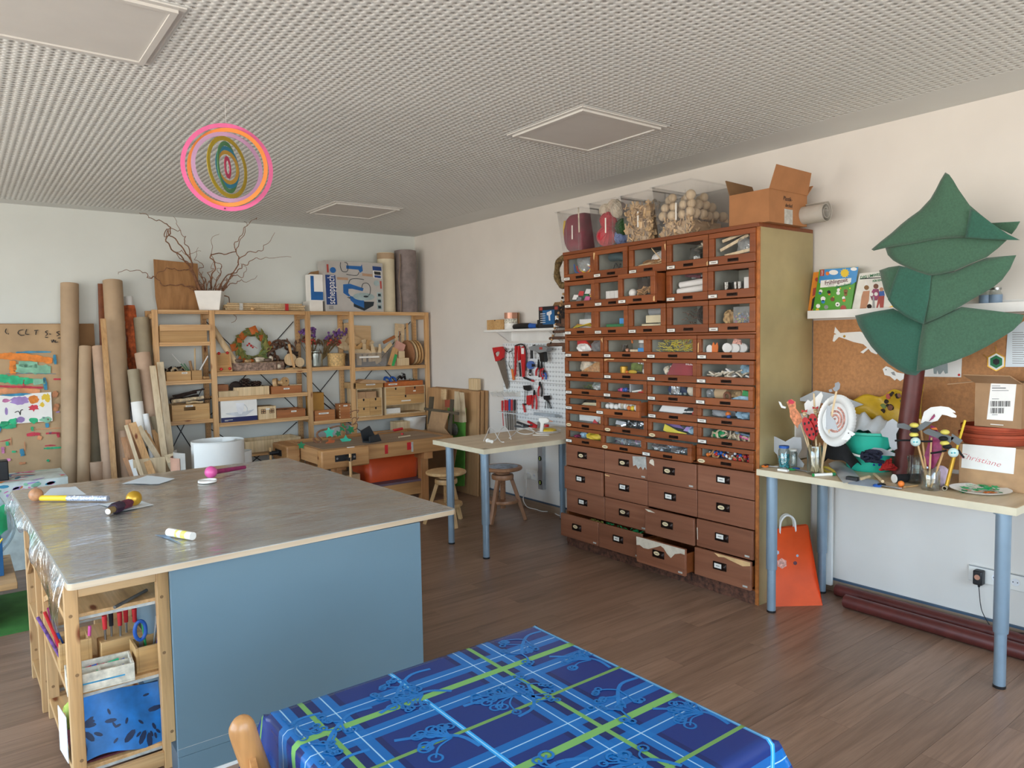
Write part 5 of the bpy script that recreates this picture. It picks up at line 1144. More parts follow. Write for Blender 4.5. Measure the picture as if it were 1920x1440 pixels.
# timber offcuts in a crate
wood('timber_red','#b98a64','#c59873',2,.6,.7,knots=False); wood('timber_pale','#dcc7a4','#e5d3b5',2,.6,.7,knots=False,dark=.88)
TM=[((286,686),(308,855),6.40,6.24,.045,.02,'timber_pale','left of the two long pale planks leaning on the shelving post'),((300,679),(320,850),6.47,6.32,.05,.018,'timber_pale','right of the two long pale planks leaning on the shelving post'),
 ((240,787),(246,850),6.33,6.28,.04,.02,'timber_red','reddish upright offcut at the left of the timber pile'),((248,793),(273,858),6.22,6.13,.05,.022,'pine','thick pine offcut in the middle of the timber pile'),((260,800),(310,880),6.34,6.18,.04,.02,'timber_pale','long pale lath leaning right across the timber pile'),((270,808),(300,862),6.37,6.28,.045,.018,'pine','knotty pine lath behind the long pale lath'),((236,797),(244,822),6.14,6.12,.025,.01,'timber_pale','small white-tipped sliver in the timber pile'),((231,820),(242,868),6.24,6.18,.035,.016,'timber_red','short reddish offcut at the far left of the pile'),((288,806),(302,852),6.42,6.36,.04,.02,'pine','brown pine stub with a knot behind the laths'),((299,806),(308,850),6.44,6.40,.035,.02,'timber_red','narrow reddish stub next to the knotty stub'),((318,852),(331,884),6.12,6.04,.075,.016,'timber_pale','broad pale board end at the right foot of the pile'),((234,858),(246,888),6.16,6.12,.035,.012,'timber_red','short slanting reddish piece left of the crate'),((245,862),(254,889),6.14,6.10,.03,.012,'tube_white','white painted slat left of the crate board'),((252,812),(266,862),6.36,6.30,.05,.02,'timber_red','brown offcut half hidden in the middle of the pile')]
for p,q,Yt,Yb,w,t_,m_,l in TM:
 a,c=lean(p,q,Yt,Yb); plank('timber_offcut',l,c,a,w,t_,m_,up=(0,1,0),group='timber offcuts',cat='timber')
a0=at(249,862,1,6.12); a1=at(309,850,1,6.12)
crt=thing('timber_crate','pale plywood crate front holding the timber offcuts','crate',((a0.x+a1.x)/2,6.3,0)); hw=(a1.x-a0.x)/2
B().bb(-hw,-.005,-.19,-.178,0,a0.z).obj('front_board','timber_pale',crt); B().bb(.0,hw,-.19,-.178,0,a0.z).obj('front_board','timber_pale',crt); B().bb(-hw,-hw+.012,-.178,-.05,0,.3).obj('side_board','timber_pale',crt); B().bb(hw-.012,hw,-.178,-.05,0,.3).obj('side_board','timber_pale',crt)
# board with kraft paper, paint and a child's picture
mat('paint_orange','#e08436',.7,var=.12,scale=20); mat('paint_green','#2fae7a',.7,var=.18,scale=14); mat('paint_pale','#86bca0',.75,var=.15,scale=10); mat('paint_blue','#3a86a8',.7,var=.2,scale=14); mat('paint_red','#c33b4d',.7,var=.15); mat('paint_pink','#cf7fae',.7,var=.2,scale=20); mat('paint_lilac','#a98cc9',.7,var=.12); mat('paint_tan','#cf8d62',.7,var=.2)
kb=thing('painting_board','board covered with crumpled kraft paper and brush strokes','board',(.42,6.77,0),rot=(R(-3),0,0))
k0=at(0,608,1,6.83).x-.42; HB=1.685
B().bb(-1.2,.5,.012,.026,0,HB).obj('board','cardboard_dark',kb)
B().grid(lambda u,v:(-1.195+1.58*u,.010-.003*sin(u*41+v*9)*sin(v*23+u*5)-.002,.02+(HB-.024)*v),60,40,.001).obj('kraft_paper','kraft',kb)
def stroke(pts,w,m_,seed=0,name='brush_stroke'):
 rg=random.Random(seed); P=[]
 for a_,c_ in pts: p=at(a_,c_,1,6.77); tz=p.z; yy=6.77+tz*math.tan(R(3)); p=at(a_,c_,1,yy); P.append(V3((p.x-.42,0,(p.z)/cos(R(3)))))
 P=spath(P,6); L=len(P); vs=[];fs=[]
 for i,p in enumerate(P):
  d=(P[min(i+1,L-1)]-P[max(i-1,0)]).normalized(); n=V3((-d.z,0,d.x)); k=w/2*(.75+.5*rg.random())*(.35+.65*sin(PI*(i+.6)/(L+.2))**.4)
  for s in (-1,1): vs.append(p+n*s*k+V3((0,.0035,0)))
  for s in (-1,1): vs.append(p+n*s*k+V3((0,.006,0)))
 for i in range(L-1): o=i*4; fs+=[(o,o+4,o+5,o+1),(o+1,o+5,o+7,o+3),(o+2,o,o+4,o+6)]
 b_=B().add(vs,fs); b_.v=[(x,y-.0055,z) for x,y,z in b_.v]
 return b_.obj(name,m_,kb,smooth=0)
for k,(pts,w,m_) in enumerate([([(-8,668),(20,668),(60,671),(98,677)],.055,'paint_orange'),([(24,676),(24,690),(24,702)],.045,'paint_orange'),([(30,661),(60,660),(95,660)],.014,'paint_blue'),([(25,690),(60,692),(95,693)],.075,'paint_pale'),([(35,682),(70,684)],.06,'paint_pale'),([(-6,708),(15,711),(40,714),(62,714)],.06,'paint_green'),([(62,716),(85,715)],.05,'paint_pale'),([(-5,724),(20,725),(50,726),(80,727)],.02,'paint_red'),([(-5,733),(30,733),(75,734)],.05,'paint_tan'),([(102,665),(103,675),(104,683)],.022,'paint_blue'),([(83,708),(85,722),(86,731)],.024,'paint_blue'),([(10,701),(60,700),(105,701)],.004,'paint_blue'),([(45,712),(44,720),(46,726)],.01,'paint_red'),([(100,711),(110,711),(116,711)],.014,'paint_red'),([(98,738),(108,741)],.05,'paint_tan'),([(100,763),(110,765)],.06,'paint_tan'),([(50,816),(62,814),(75,814)],.03,'paint_red'),([(70,820),(78,822)],.03,'paint_tan'),([(86,813),(98,812),(112,812)],.016,'paint_red'),([(92,812),(97,812)],.018,'paint_blue'),([(108,812),(110,820)],.018,'paint_red'),([(84,836),(95,835),(104,835)],.01,'paint_red'),([(82,841),(98,840),(115,839)],.015,'paint_green'),([(5,838),(6,850)],.02,'paint_pink'),([(13,828),(14,836)],.02,'paint_green'),([(22,847),(30,847)],.014,'paint_green'),([(40,842),(43,855)],.03,'paint_blue'),([(36,869),(48,868)],.018,'paint_tan'),([(88,862),(92,865)],.02,'paint_green'),([(-4,805),(2,806)],.05,'paint_blue'),([(0,828),(10,826),(20,823)],.006,'paint_red'),([(20,820),(21,835)],.006,'paint_tan'),([(46,828),(47,845)],.006,'paint_tan'),([(55,805),(85,804),(116,802)],.004,'paint_tan'),([(60,800),(61,808)],.016,'paint_green'),([(0,800),(15,800),(30,799)],.03,'paint_green'),([(85,798),(92,797)],.03,'paint_blue'),([(10,862),(20,862)],.018,'paint_pink'),([(105,773),(112,772)],.01,'paint_lilac')]): stroke(pts,w,m_,k)
# scribbled marker letters along the top of the paper
for k,pts in enumerate([[(12,616),(10,622),(13,626)],[(15,625),(16,627)],[(44,618),(36,620),(34,625),(40,629),(46,628)],[(50,617),(48,626),(55,627)],[(64,620),(72,619)],[(68,620),(67,628)],[(90,620),(85,622),(89,626),(85,630)],[(92,626),(96,627)],[(112,621),(106,623),(111,627),(106,630)],[(96,637),(98,642),(100,637),(102,642)],[(104,638),(104,642),(109,641)],[(84,632),(90,633)],[(108,634),(116,633)]]): stroke(pts,.006,'ink',100+k,'marker_scribble')
pc=thing('child_painting','white child painting of insects and flowers pinned to the kraft paper','painting',(.42,6.77,0),rot=(R(-3),0,0))
def pcx(a_,c_): p=at(a_,c_,1,6.77+.04); return p.x-.42,p.z
q=[pcx(-8,742),pcx(96,735),pcx(98.5,789),pcx(-8,797)]
B().prism(q[::-1],.001,(0,-.0105,0),(1,0,0),(0,0,1)).obj('paper_sheet','paper',pc)
def blob(px_,py_,r,m_,seed,n=14,spike=.25,sx=1.0):
 rg=random.Random(seed); x,z=pcx(px_,py_); B().prism([(x+cos(2*PI*k/n)*r*sx*(1+rg.uniform(-spike,spike)),z+sin(2*PI*k/n)*r*(1+rg.uniform(-spike,spike))) for k in range(n)],.0006,(0,-.0120,0),(1,0,0),(0,0,1)).obj('painted_shape',m_,pc)
blob(37,751,.035,'paint_lilac',1,20,.2,1.7); blob(63,749,.034,'paint_orange',2,18,.12); blob(87,745,.03,'yellow',3,18,.5); blob(79,758,.018,'yellow',4,14,.5); blob(61,765,.024,'paint_red',5,16,.5,1.3); blob(11,751,.014,'paint_pink',6,10,.3,1.8); blob(38,787,.026,'paint_lilac',7,14,.2,1.2); blob(63,788,.024,'paint_green',8,12,.3,1.5); blob(86,786,.024,'paint_pale',9,12,.3,1.8); blob(25,790,.026,'paint_green',10,12,.3,1.2); blob(8,794,.018,'paint_green',11,12,.3,2)
blob(90,786,.008,'paint_red',12,10,.2); blob(82,783,.007,'paint_lilac',13,10,.2); blob(12,771,.03,'paint_lilac',14,12,.1,.35); blob(30,740,.01,'paint_blue',15,20,.2,9)
x,z=pcx(38,778); B().tube(spath([(x,-.0125,z),(x-.01,-.0125,z+.03),(x-.035,-.0125,z+.022)],5),.003,5).tube(spath([(x,-.0125,z),(x+.005,-.0125,z+.035),(x+.02,-.0125,z+.04)],5),.003,5).obj('painted_lines','ink',pc)
# painted box standing before the kraft paper
mat('painted_white','#c8d3d0',.6,var=.1,scale=12)
pb_=thing('painted_box','white box smeared all over with pastel paint beside the work table','box',(.20,6.06,0))
B().bb(-.7,.375,-.24,.22,0,.60).obj('box_body','painted_white',pb_,bevel=.004)
rg=random.Random(5)
for k in range(70):
 x=rg.uniform(-.18,.355); m_=rg.choice(['paint_pale','paint_pale','paint_blue','paint_pink','paint_lilac','paint_red','paint_green','paint_orange','paint_pink']); L=rg.uniform(.02,.07); w=rg.uniform(.006,.03); a=rg.uniform(0,PI)
 if k%3:
  z=rg.uniform(.42,.585); B().prism([(x+cos(a)*L*.5*cos(t)-sin(a)*w*.5*sin(t),z+sin(a)*L*.5*cos(t)*.5+cos(a)*w*.5*sin(t)) for t in [2*PI*i/8 for i in range(8)]],.0005,(0,-.2403-.0004*(k%4),0),(1,0,0),(0,0,1)).obj('paint_smear',m_,pb_)
 else:
  y=rg.uniform(-.22,.2); B().prism([(x+cos(a)*L*1.5*cos(t)-sin(a)*w*.6*sin(t),y+sin(a)*L*cos(t)+cos(a)*w*.6*sin(t)) for t in [2*PI*i/8 for i in range(8)]],.0005,(0,0,.6002+.0004*(k%4)),(1,0,0),(0,1,0)).obj('paint_smear',m_,pb_)
solo('black_speaker',B().bb(.045,.245,5.93,6.03,.6018,.735),'black_plastic','black boxy radio standing on the painted box','radio',bevel=.006)
# low shelf at the far left with bags and boxes
ls=thing('low_bench','low pale wooden bench under the left end of the table','bench',(-.2,4.95,0)); B().bb(-.7,.40,-.33,.33,.215,.25).obj('bench_board','pine_x',ls,bevel=.003)
for x in (-.66,.2): B().bb(x,x+.03,-.3,.3,0,.215).obj('bench_side','pine_y',ls)
mat('mat_green','#3f7d35',.8,var=.1); solo('green_mat',B().bb(-.8,.30,4.55,5.3,.0005,.006),'mat_green','green mat on the floor under the low bench','mat')
cbox('blue_box','dark blue cardboard box standing on the low bench','box',-.1,.15,4.80,5.0,.2503,.45,mat('box_blue','#1d5e92',.5))
solo('white_booklet',B().bb(-.05,.075,4.77,4.785,.2503,.42),'paper','white booklet leaning on the dark blue box','booklet')
solo('yellow_cane',B().tube(spath([(.02,4.74,.33),(.10,4.74,.40),(.15,4.74,.47)],5),.005,6),'yellow','thin yellow cane leaning by the dark blue box','cane')
mat('green_plastic','#2ba36d',.35)
solo('green_cloth',B().grid(lambda u,v:(.02+.16*u,4.86+.03*sin(6*u+3*v),.47+.14*v+.02*sin(8*u)),10,8,.004),'green_plastic','bright green plastic sheet on top of the dark blue box','sheet')
clear('bag_plastic','#e6f2f6',.22,.12,tr=.78)
def bag(u,v):
 t=2*PI*u; r=(.17+.03*sin(3*t+5*v)+.02*sin(7*t))*sin(PI*(.12+.84*v))**.6; return (.03+r*cos(t),5.15+r*.8*sin(t),.26+.48*v+.02*sin(5*t))
solo('plastic_bag',B().grid(bag,36,16),'bag_plastic','crumpled clear plastic bag on the low bench left of the work table','bag',smooth=60)
# big roll of white card standing behind the work table
wr=thing('card_roll','large loose roll of white card standing behind the work table','roll',(1.56,5.82,0))
mat('white_card','#eceeec',.5,var=.01); mat('grey_card','#b9b6b0',.6,var=.04); mat('rose_card','#cda08a',.7,var=.06)
def spiral(u,v):
 t=-.35+u*2*PI*1.55; r=.232-.10*u; return (r*cos(t+4.1),r*.92*sin(t+4.1),.02+.735*v)
B().grid(spiral,80,3,.002).obj('white_sheet','white_card',wr)
B().grid(lambda u,v:(.20+.10*sin(PI*u),-.02+.22*u,.02+.62*v),16,2,.002).obj('inner_sheet','white_card',wr)
B().grid(lambda u,v:(-.245-.05*sin(PI*u),-.10+.26*u,.02+.67*v),16,2,.002).obj('grey_sheet','grey_card',wr)
B().grid(lambda u,v:(-.275-.04*sin(PI*u),-.06+.2*u,.02+.63*v),16,2,.003).obj('rose_sheet','rose_card',wr)
# ------------------------------------------------------------------ things on the work table
FZ=TZ+.0018
def sheet(label,pts,name='paper_sheet',m_='paper',curl=.004):
 P=[at(a,c,2,FZ) for a,c in pts]
 def f(u,v):
  p=(P[0]*(1-u)+P[1]*u)*(1-v)+(P[3]*(1-u)+P[2]*u)*v; return (p.x,p.y,FZ+.0008+curl*abs(sin(PI*u*1.3))*abs(v-.5))
 return solo(name,B().grid(f,10,8,.0005),m_,label,'paper sheet')
mat('paper_blue','#dfe8ee',.7,var=.01)
sheet('white paper sheet behind the stick with the wooden ball',[(80,930),(162,928),(142,913),(95,916)],m_='paper_blue')
sheet('white paper sheet lying near the back edge of the work table',[(229,907),(298,908),(328,898),(276,892)],m_='paper_blue')
sheet('white paper sheet under the wound wand',[(188,946),(228,959),(289,947),(250,936)],m_='paper_blue')
mat('ball_wood','#b5835e',.45,var=.12,scale=40)
w1=thing('ball_stick','decorated stick with a natural wooden ball at its end','stick',at(68,940,2,FZ)); e=at(203,941,2,FZ)-at(68,940,2,FZ); u=e.normalized()
B().sph((0,0,.031),.031,16,12).obj('ball','ball_wood',w1); mat('glitter','#aeb4c4',.3,.3,var=.3,scale=160)
B().cyl(u*.025+V3((0,0,.016)),u*.16+V3((0,0,.016)),.0135,n=14).obj('yellow_section','yellow',w1); B().cyl(u*.16+V3((0,0,.016)),e+V3((0,0,.016)),.0135,n=14).obj('spotted_section','glitter',w1)
for k in range(16): B().sph(u*(.18+k*(e.length-.2)/16)+V3((0,0,.016))+V3((-u.y,u.x,0))*ru(-.008,-.004)*1.0+V3((0,0,ru(.004,.01))),.005,6,5).obj('dot','white_paint',w1)
c0=at(251,936,2,FZ+.03); mat('gold','#c79a2e',.3,.4); mat('wine','#5a2230',.5,var=.2,scale=60); mat('wine_dark','#2c1b2a',.6,var=.3,scale=60)
w2=thing('wound_wand','wand wound in dark red yarn with a golden ball at its end','stick',(c0.x,c0.y,FZ)); e=at(203,966,2,FZ)-V3((c0.x,c0.y,FZ)); u=e.normalized(); L=e.length
B().sph((0,0,.034),.034,16,12).obj('ball','gold',w2); Zs=V3((0,0,.02))
b=B(); P=[]
for i in range(120): t=i*.9; s=.03+L*.5*i/120; P.append(u*s+Zs+V3((-u.y,u.x,0))*.015*cos(t)+V3((0,0,1))*.015*sin(t))
b.tube(P,.006,5); b.cyl(u*.02+Zs,u*(L*.55)+Zs,.014,n=12); b.obj('yarn_winding','wine',w2)
P=[]
for i in range(40): t=i*.9; s=L*.53+.05*i/40; P.append(u*s+Zs+V3((-u.y,u.x,0))*.02*cos(t)+V3((0,0,1))*.018*sin(t))
B().tube(P,.007,5).obj('dark_knot','wine_dark',w2); B().cyl(u*(L*.55)+Zs,e+V3((0,0,.016)),.014,n=14).obj('handle','stem_dry',w2); B().cyl(e+V3((0,0,.016)),e+u*.002+V3((0,0,.016)),.012,n=14).obj('cut_end','white_paint',w2)
mat('pink','#d65a9a',.3); mat('magenta','#8a2456',.4,var=.2,scale=40)
c0=at(396,897,2,FZ); w3=thing('pink_wand','pink ball on a dark magenta stick lying on the work table','stick',c0); e=at(459,880,2,FZ)-c0; B().sph((0,0,.034),.033,16,12).obj('ball','pink',w3); u=e.normalized(); B().cyl(u*.03+V3((0,0,.03)),e+V3((0,0,.012)),.014,.011,n=14).obj('stick','magenta',w3)
c0=at(392,901,2,FZ); solo('white_disc',B().lathe([(0,.001),(.045,.001),(.047,.003),(.047,.013),(.044,.013),(.044,.005),(0,.005)],28,(c0.x-.02,c0.y-.045,FZ)),'white_plastic','flat white lid under the pink ball','disc')
a=at(317,1005,2,FZ); c=at(362,1013,2,FZ); u=(c-a).normalized(); gl=thing('glue_stick','white and yellow glue stick lying on the work table','glue stick',(a.x,a.y,FZ)); L=(c-a).length; Zs=V3((0,0,.0155))
B().cyl(Zs,u*L*.28+Zs,.0155,n=20).obj('cap','white_plastic',gl); B().cyl(u*L*.285+Zs,u*L+Zs,.0148,n=20).obj('barrel','white_plastic',gl); mat('glue_yellow','#e7dc6a',.4); B().pipe(u*L*.36+Zs,u*L*.78+Zs,.0152,.0008,20).obj('printed_label','glue_yellow',gl); B().pipe(u*L*.46+Zs,u*L*.60+Zs,.0154,.0008,20).obj('printed_patch','white_plastic',gl)
sheet('small blue-grey paper strip beside the glue stick',[(290,1003),(318,1012),(344,1022),(310,1003)],'paper_strip',mat('strip_blue','#7d94ad',.6),.001)
# ------------------------------------------------------------------ things in the pine rack under the corner
_before=set(COL.objects)
r1=.2553
obox('pen_box','finger-jointed wooden box of felt pens at the back of the rack','box',.265,.365,3.17,3.27,.2553,.355,'box_ply',.01)
for k,(x,y,dx,h,m_,l) in enumerate(((.29,3.20,-.06,.22,'red','red felt pen in the finger-jointed box'),(.28,3.22,-.07,.20,'flower_purple','purple felt pen in the finger-jointed box'),(.30,3.24,-.05,.18,'blue','blue felt pen in the finger-jointed box'),(.275,3.24,-.03,.22,'magenta','magenta felt pen in the finger-jointed box'),(.355,3.2,.01,.135,'pink','pink cap sticking up at the right of the finger-jointed box'))): stick('felt_pen',l,'pen',(x,y,.268),(x+dx,y+.0,.2553+h),.0055,m_,'felt pens')
tb=thing('tool_block','wooden block with red-handled carving tools stuck in it','tool block',(.46,3.20,.2553),R(4)); B().bb(-.07,.07,-.035,.035,0,.075).obj('block','box_ply',tb,bevel=.002)
for k in range(5):
 x=-.05+.025*k; B().cyl((x,-.01+.02*(k%2),.06),(x,-.01+.02*(k%2),.115),.004,n=8).obj('tool_shaft','steel',tb); B().cyl((x,-.01+.02*(k%2),.115),(x,-.01+.02*(k%2),.165),.0075,.009,n=10).obj('tool_handle','red' if k not in (1,) else 'dark_steel',tb)
bx_=obox('scissor_box','wooden pencil box with blue scissors in the rack','box',.475,.585,2.985,3.10,.2553,.345,'box_ply',.009)
sz=thing('scissors','blue-handled scissors standing in the wooden box','scissors',(.50,3.03,.266)); B().torus((0,0,.125),.018,.0065,18,8,ax=(.1,-1,0),sy=1.9).obj('handle','blue',sz); B().bb(-.006,.006,-.003,.003,.0,.09).obj('blade','steel',sz)
for k,(x,y,dx,h,m_,l) in enumerate(((.535,3.03,.02,.175,'steel','silver pen standing behind the blue scissors'),(.55,3.05,.025,.16,'blue','blue pencil standing right of the scissors'),(.525,3.07,-.01,.15,'green','green pencil standing in the scissor box'),(.545,3.04,.03,.19,'flower_purple','purple-tipped brush standing in the scissor box'))): stick('pencil',l,'pencil',(x,y,.268),(x+dx,y,.2553+h),.0042,m_,'pencils in the scissor box')
mat('old_white','#cfc4b0',.7,var=.15,scale=30)
cbx=thing('crayon_tray','whitewashed wooden tray with compartments of crayons','tray',(.365,3.005,.2553),R(-3)); e=.008; W,D,H_=.20,.125,.062
b=B().bb(-W/2,W/2,-D/2,D/2,0,.007).bb(-W/2,W/2,-D/2,-D/2+e,.007,H_).bb(-W/2,W/2,D/2-e,D/2,.007,H_).bb(-W/2,-W/2+e,-D/2+e,D/2-e,.007,H_).bb(W/2-e,W/2,-D/2+e,D/2-e,.007,H_); b.obj('tray_frame','old_white',cbx,bevel=.001)
B().bb(-W/2+e,W/2-e,.004,.010,.007,H_-.006).obj('divider','old_white',cbx); B().bb(-.004,.002,-D/2+e,.004,.007,H_-.01).obj('divider','old_white',cbx); B().bb(-.07,.07,-D/2-.0008,-D/2,.026,.031).obj('blue_smear','paint_blue',cbx)
for k in range(22):
 q=rnd.random(); x=.365+ru(-.075,.075); y=3.005+(ru(.022,.045) if k%2 else ru(-.042,-.012)); a=ru(-.5,.5) if k%2 else ru(0,3)
 m_=rnd.choice(['blue','paint_lilac','blue','strip_blue','green','paint_green','paint_red','yellow','bark_dark','paint_tan']); L=.035 if k%2 else .02; z=.2553+.03+.012*rnd.random()
 stick('crayon','worn %s crayon lying in the whitewashed tray'%{'blue':'blue','paint_lilac':'lilac','strip_blue':'grey-blue','green':'green','paint_green':'mint green','paint_red':'red','yellow':'yellow','bark_dark':'black','paint_tan':'tan'}[m_],'crayon',(x-cos(a)*L/2,y-sin(a)*.01,z),(x+cos(a)*L/2,y+sin(a)*.01,z+.006),.0055,m_,'crayons in the whitewashed tray')
pn=at(214,1138,2,.552); pn2=at(270,1108,2,.552); stick('grey_pencil','thick grey pencil lying on the top shelf of the rack','pencil',(pn.x,pn.y,.551),(pn2.x,pn2.y,.551),.006,mat('pencil_grey','#5d5a55',.5))
solo('white_powder_cup',B().lathe([(0,0),(.03,0),(.034,.022),(.031,.022),(.027,.003),(0,.003)],18,(.30,3.35,.5452)),'white_plastic','small white cup at the back of the rack top','cup')
cbox('paint_box','white cardboard box at the back of the top rack shelf','box',.43,.50,3.25,3.33,.5452,.59,'paper')
obox('red_pencil_box','dark reddish wooden box under the table top in the rack','box',.48,.57,3.22,3.36,.5452,.60,'box_red')
solo('folded_oilcloth',B().grid(lambda u,v:(.285+.265*u,2.972+.008*sin(7*u+2*v)+.05*(1-v)*(u-.3)*0+.06*v,.062+.20*v+.012*sin(5*u)),24,14,.03),mat('fold_blue','#1f6fb4',.4,var=.12,scale=18),'folded blue oilcloth printed with dark leaves in the rack','oilcloth',smooth=70)
fo=[o for o in COL.objects if o.name.startswith('folded_oilcloth')][0]
mat('leaf_print','#16284a',.5)
rg=random.Random(9)
for k in range(26):
 u,v=rg.uniform(.06,.94),rg.uniform(.1,.92); x=-.1325+.265*u; y=-.0+.008*sin(7*u+2*v)+.06*v; z=.165*v+.012*sin(5*u); a=rg.uniform(0,PI); r=rg.uniform(.008,.017) if k%2 else .007
 cy=min(p.co.y for p in fo.data.vertices); 
 U_=V3((1,(.056*cos(7*u+2*v))/.265,.06*cos(5*u)/.265)).normalized(); V_=V3((0,.06,.20)).normalized(); N_=U_.cross(V_)
 zmin=.062+.0; base=V3((.285+.265*u,2.972+.008*sin(7*u+2*v)+.06*v,.062+.20*v+.012*sin(5*u)))-fo.location-V3((0,0,0))
 P=[(cos(a)*r*1.6*cos(t)-sin(a)*r*.6*sin(t),sin(a)*r*1.6*cos(t)+cos(a)*r*.6*sin(t)) for t in [2*PI*i/8 for i in range(8)]]
 B().prism(P,.0012,base+N_*.0003,U_,V_).obj('leaf_print','leaf_print',fo)
solo('red_folder',B().bb(.275,.56,2.985,3.30,.0555,.0615),'wine','dark red folder lying flat under the folded oilcloth','folder')
solo('lime_cloth',B().grid(lambda u,v:(.27+.10*u,3.10+.14*v,.14+.1*u*(1-u)+.05*sin(3*v)),8,8,.01),mat('lime','#b9c95a',.7),'lime-green cloth scrap at the left of the rack bottom','cloth')
solo('white_sheet_roll',B().grid(lambda u,v:(.262-.012*u,3.02+.12*u,.058+.16*v),6,4,.002),'paper','white sheet standing at the left of the rack bottom','paper')
for o in [o for o in COL.objects if o not in _before and o.parent is None]:   # set the rack's things down on its shelves
 o.location.x-=.028; o.location.y-=.21; o.location.z+=(.067 if o.location.z>.5 else .0927 if o.location.z>.24 else .03)
# ------------------------------------------------------------------ pegboard wall
def W(px_,py_,d=.03): return at(px_,py_,0,XW-d)
def wp(pts,d,t,b=None):
 P=[W(a,c,d) for a,c in pts]; return (b or B()).prism([(-p.y,p.z) for p in P],t,(XW-d,0,0),(0,-1,0),(0,0,1))
def C4(x,y): return (880+x/4,480+y/4)
def wq(pts,d,t,b=None): return wp([C4(*p) for p in pts],d,t,b)
def wt(pts,d,r,b=None,n=6,k=4): return (b or B()).tube(spath([W(*C4(*p),d) for p in pts],k),r,n)
pa=W(*C4(250,655),.02); pz=W(*C4(690,660),.02); pbm=W(*C4(260,1300),.02)
y0,y1=pz.y-.10,pa.y; z1=pa.z; z0=.77
mat('peg_white','#e9edef',.4,var=.01); mat('peg_slot','#5c6468',.6)
pg=thing('pegboard','white slotted metal tool board on the right-hand wall','pegboard',(XW-.001,(y0+y1)/2,z0)); hy=(y1-y0)/2
zm=(z0+z1)/2
for a_,c_ in ((0,zm-z0-.002),(zm-z0+.002,z1-z0)): B().bb(-.018,0,-hy,hy,a_,c_).obj('board_plate','peg_white',pg,bevel=.002)
b=B(); n=0
y=-hy+.02
while y<hy-.012:
 z=.02
 while z<z1-z0-.015: b.bb(-.0186,-.0178,y-.0028,y+.0028,z,z+.014); b.bb(-.0186,-.0178,y+.017,y+.022,z+.005,z+.010); z+=.038
 y+=.038
o=b.obj('slots','peg_slot',pg); o['kind']='stuff'
# shelf over it with apron and brackets
s0=W(*C4(110,555),.2); sa=at(*C4(108,556),0,3.80); sy1=sa.y; sz=sa.z; sy0=y0-.02
ws_=thing('wall_shelf','white wall shelf above the slotted tool board','shelf',(XW-.001,(sy0+sy1)/2,sz-.02)); hh=(sy1-sy0)/2
B().bb(-.20,0,-hh,hh,0,.02).obj('shelf_board','white_paint',ws_,bevel=.002); B().bb(-.022,0,-hh+.02,hh-.15,-.085,0).obj('apron','white_paint',ws_)
for y in (hh-.17,-hh+.1): B().prism([(0,0),(-.16,0),(-.02,-.09),(0,-.09)],.02,(-.022,y+.01,0),(1,0,0),(0,0,1)).obj('bracket','white_paint',ws_)
# things on that shelf
def onsh(px0,px1,py0,d): 
 a=at(*C4(px0,540),0,XW-d); c=at(*C4(px1,540),0,XW-d); t=at(*C4((px0+px1)/2,py0),0,XW-d); return c.y,a.y,t.z
a,c,t=onsh(132,255,478,.17); o=cbox('wooden_box','small plain wooden box on the white wall shelf','box',XW-.17,XW-.06,a,c,sz,t,'box_ply'); B().bb(-.0556,-.0548,-.006,.006,t-sz-.012,t-sz-.0005).obj('notch','ink',o)
a,c,t=onsh(262,322,425,.15); y=(a+c)/2; r=(c-a)/2; tp=thing('tape_rolls','stack of copper-coloured tape and a white tub on the wall shelf','tape',(XW-.12,y,sz)); h=t-sz; mat('copper','#c9937a',.3,.3); mat('label_multi','#cfc3b5',.5,var=.3,scale=80)
B().lathe([(0,0),(r*.95,0),(r,.004),(r,h*.36),(0,h*.36)],22).obj('white_tub','white_plastic',tp); B().lathe([(0,h*.36),(r,h*.36),(r,h*.64),(0,h*.64)],22).obj('printed_roll','label_multi',tp); B().lathe([(r*.55,h*.645),(r,h*.645),(r,h),(r*.55,h),(r*.55,h*.645)],22).obj('copper_roll','copper',tp)
a,c,t=onsh(325,368,425,.05); cbox('small_board','small brown board leaning behind the tape','board',XW-.05,XW-.035,a,c,sz,t,'cardboard')
a,c,t=onsh(318,520,505,.16); tl=thing('oscillating_tool','black and blue hand tool lying on the wall shelf','tool',(XW-.13,(a+c)/2,sz)); L=(c-a)/2; B().tube([(0,L,.022),(0,L*.4,.026),(0,-L*.2,.026)],[.022,.027,.024],12).obj('grip','black_plastic',tl); B().tube([(0,-L*.2,.024),(0,-L*.7,.022)],[.024,.018],12).obj('blue_collar','blue',tl); B().tube([(0,-L*.7,.022),(0,-L,.02)],[.018,.02],12).obj('nose','black_plastic',tl); B().bb(-.022,.02,-L,-L+.03,.0,.07).obj('head','black_plastic',tl,bevel=.004)
a,c,t=onsh(522,640,378,.16); mat('carton_dark','#23242a',.45,var=.06); dc=thing('drill_carton','black and blue tool carton with open flap on the wall shelf','carton',(XW-.11,(a+c)/2-.03,sz)); h=t-sz; hy_=(c-a)/2+.03
B().bb(-.05,.05,-hy_,hy_,0,h).obj('carton_body','carton_dark',dc); mat('print_blue','#1d5f96',.5); B().bb(-.0508,-.05,-hy_+.06,hy_-.05,.03,h-.03).obj('blue_print','print_blue',dc)
def dy(f): return hy_-2*hy_*f
B().prism([(-dy(.40),h*.72),(-dy(.62),h*.80),(-dy(.64),h*.66),(-dy(.56),h*.58),(-dy(.57),h*.34),(-dy(.5),h*.34),(-dy(.48),h*.58),(-dy(.40),h*.6)],.0006,(-.0508,0,0),(0,-1,0),(0,0,1)).obj('tool_print','cup_light',dc)
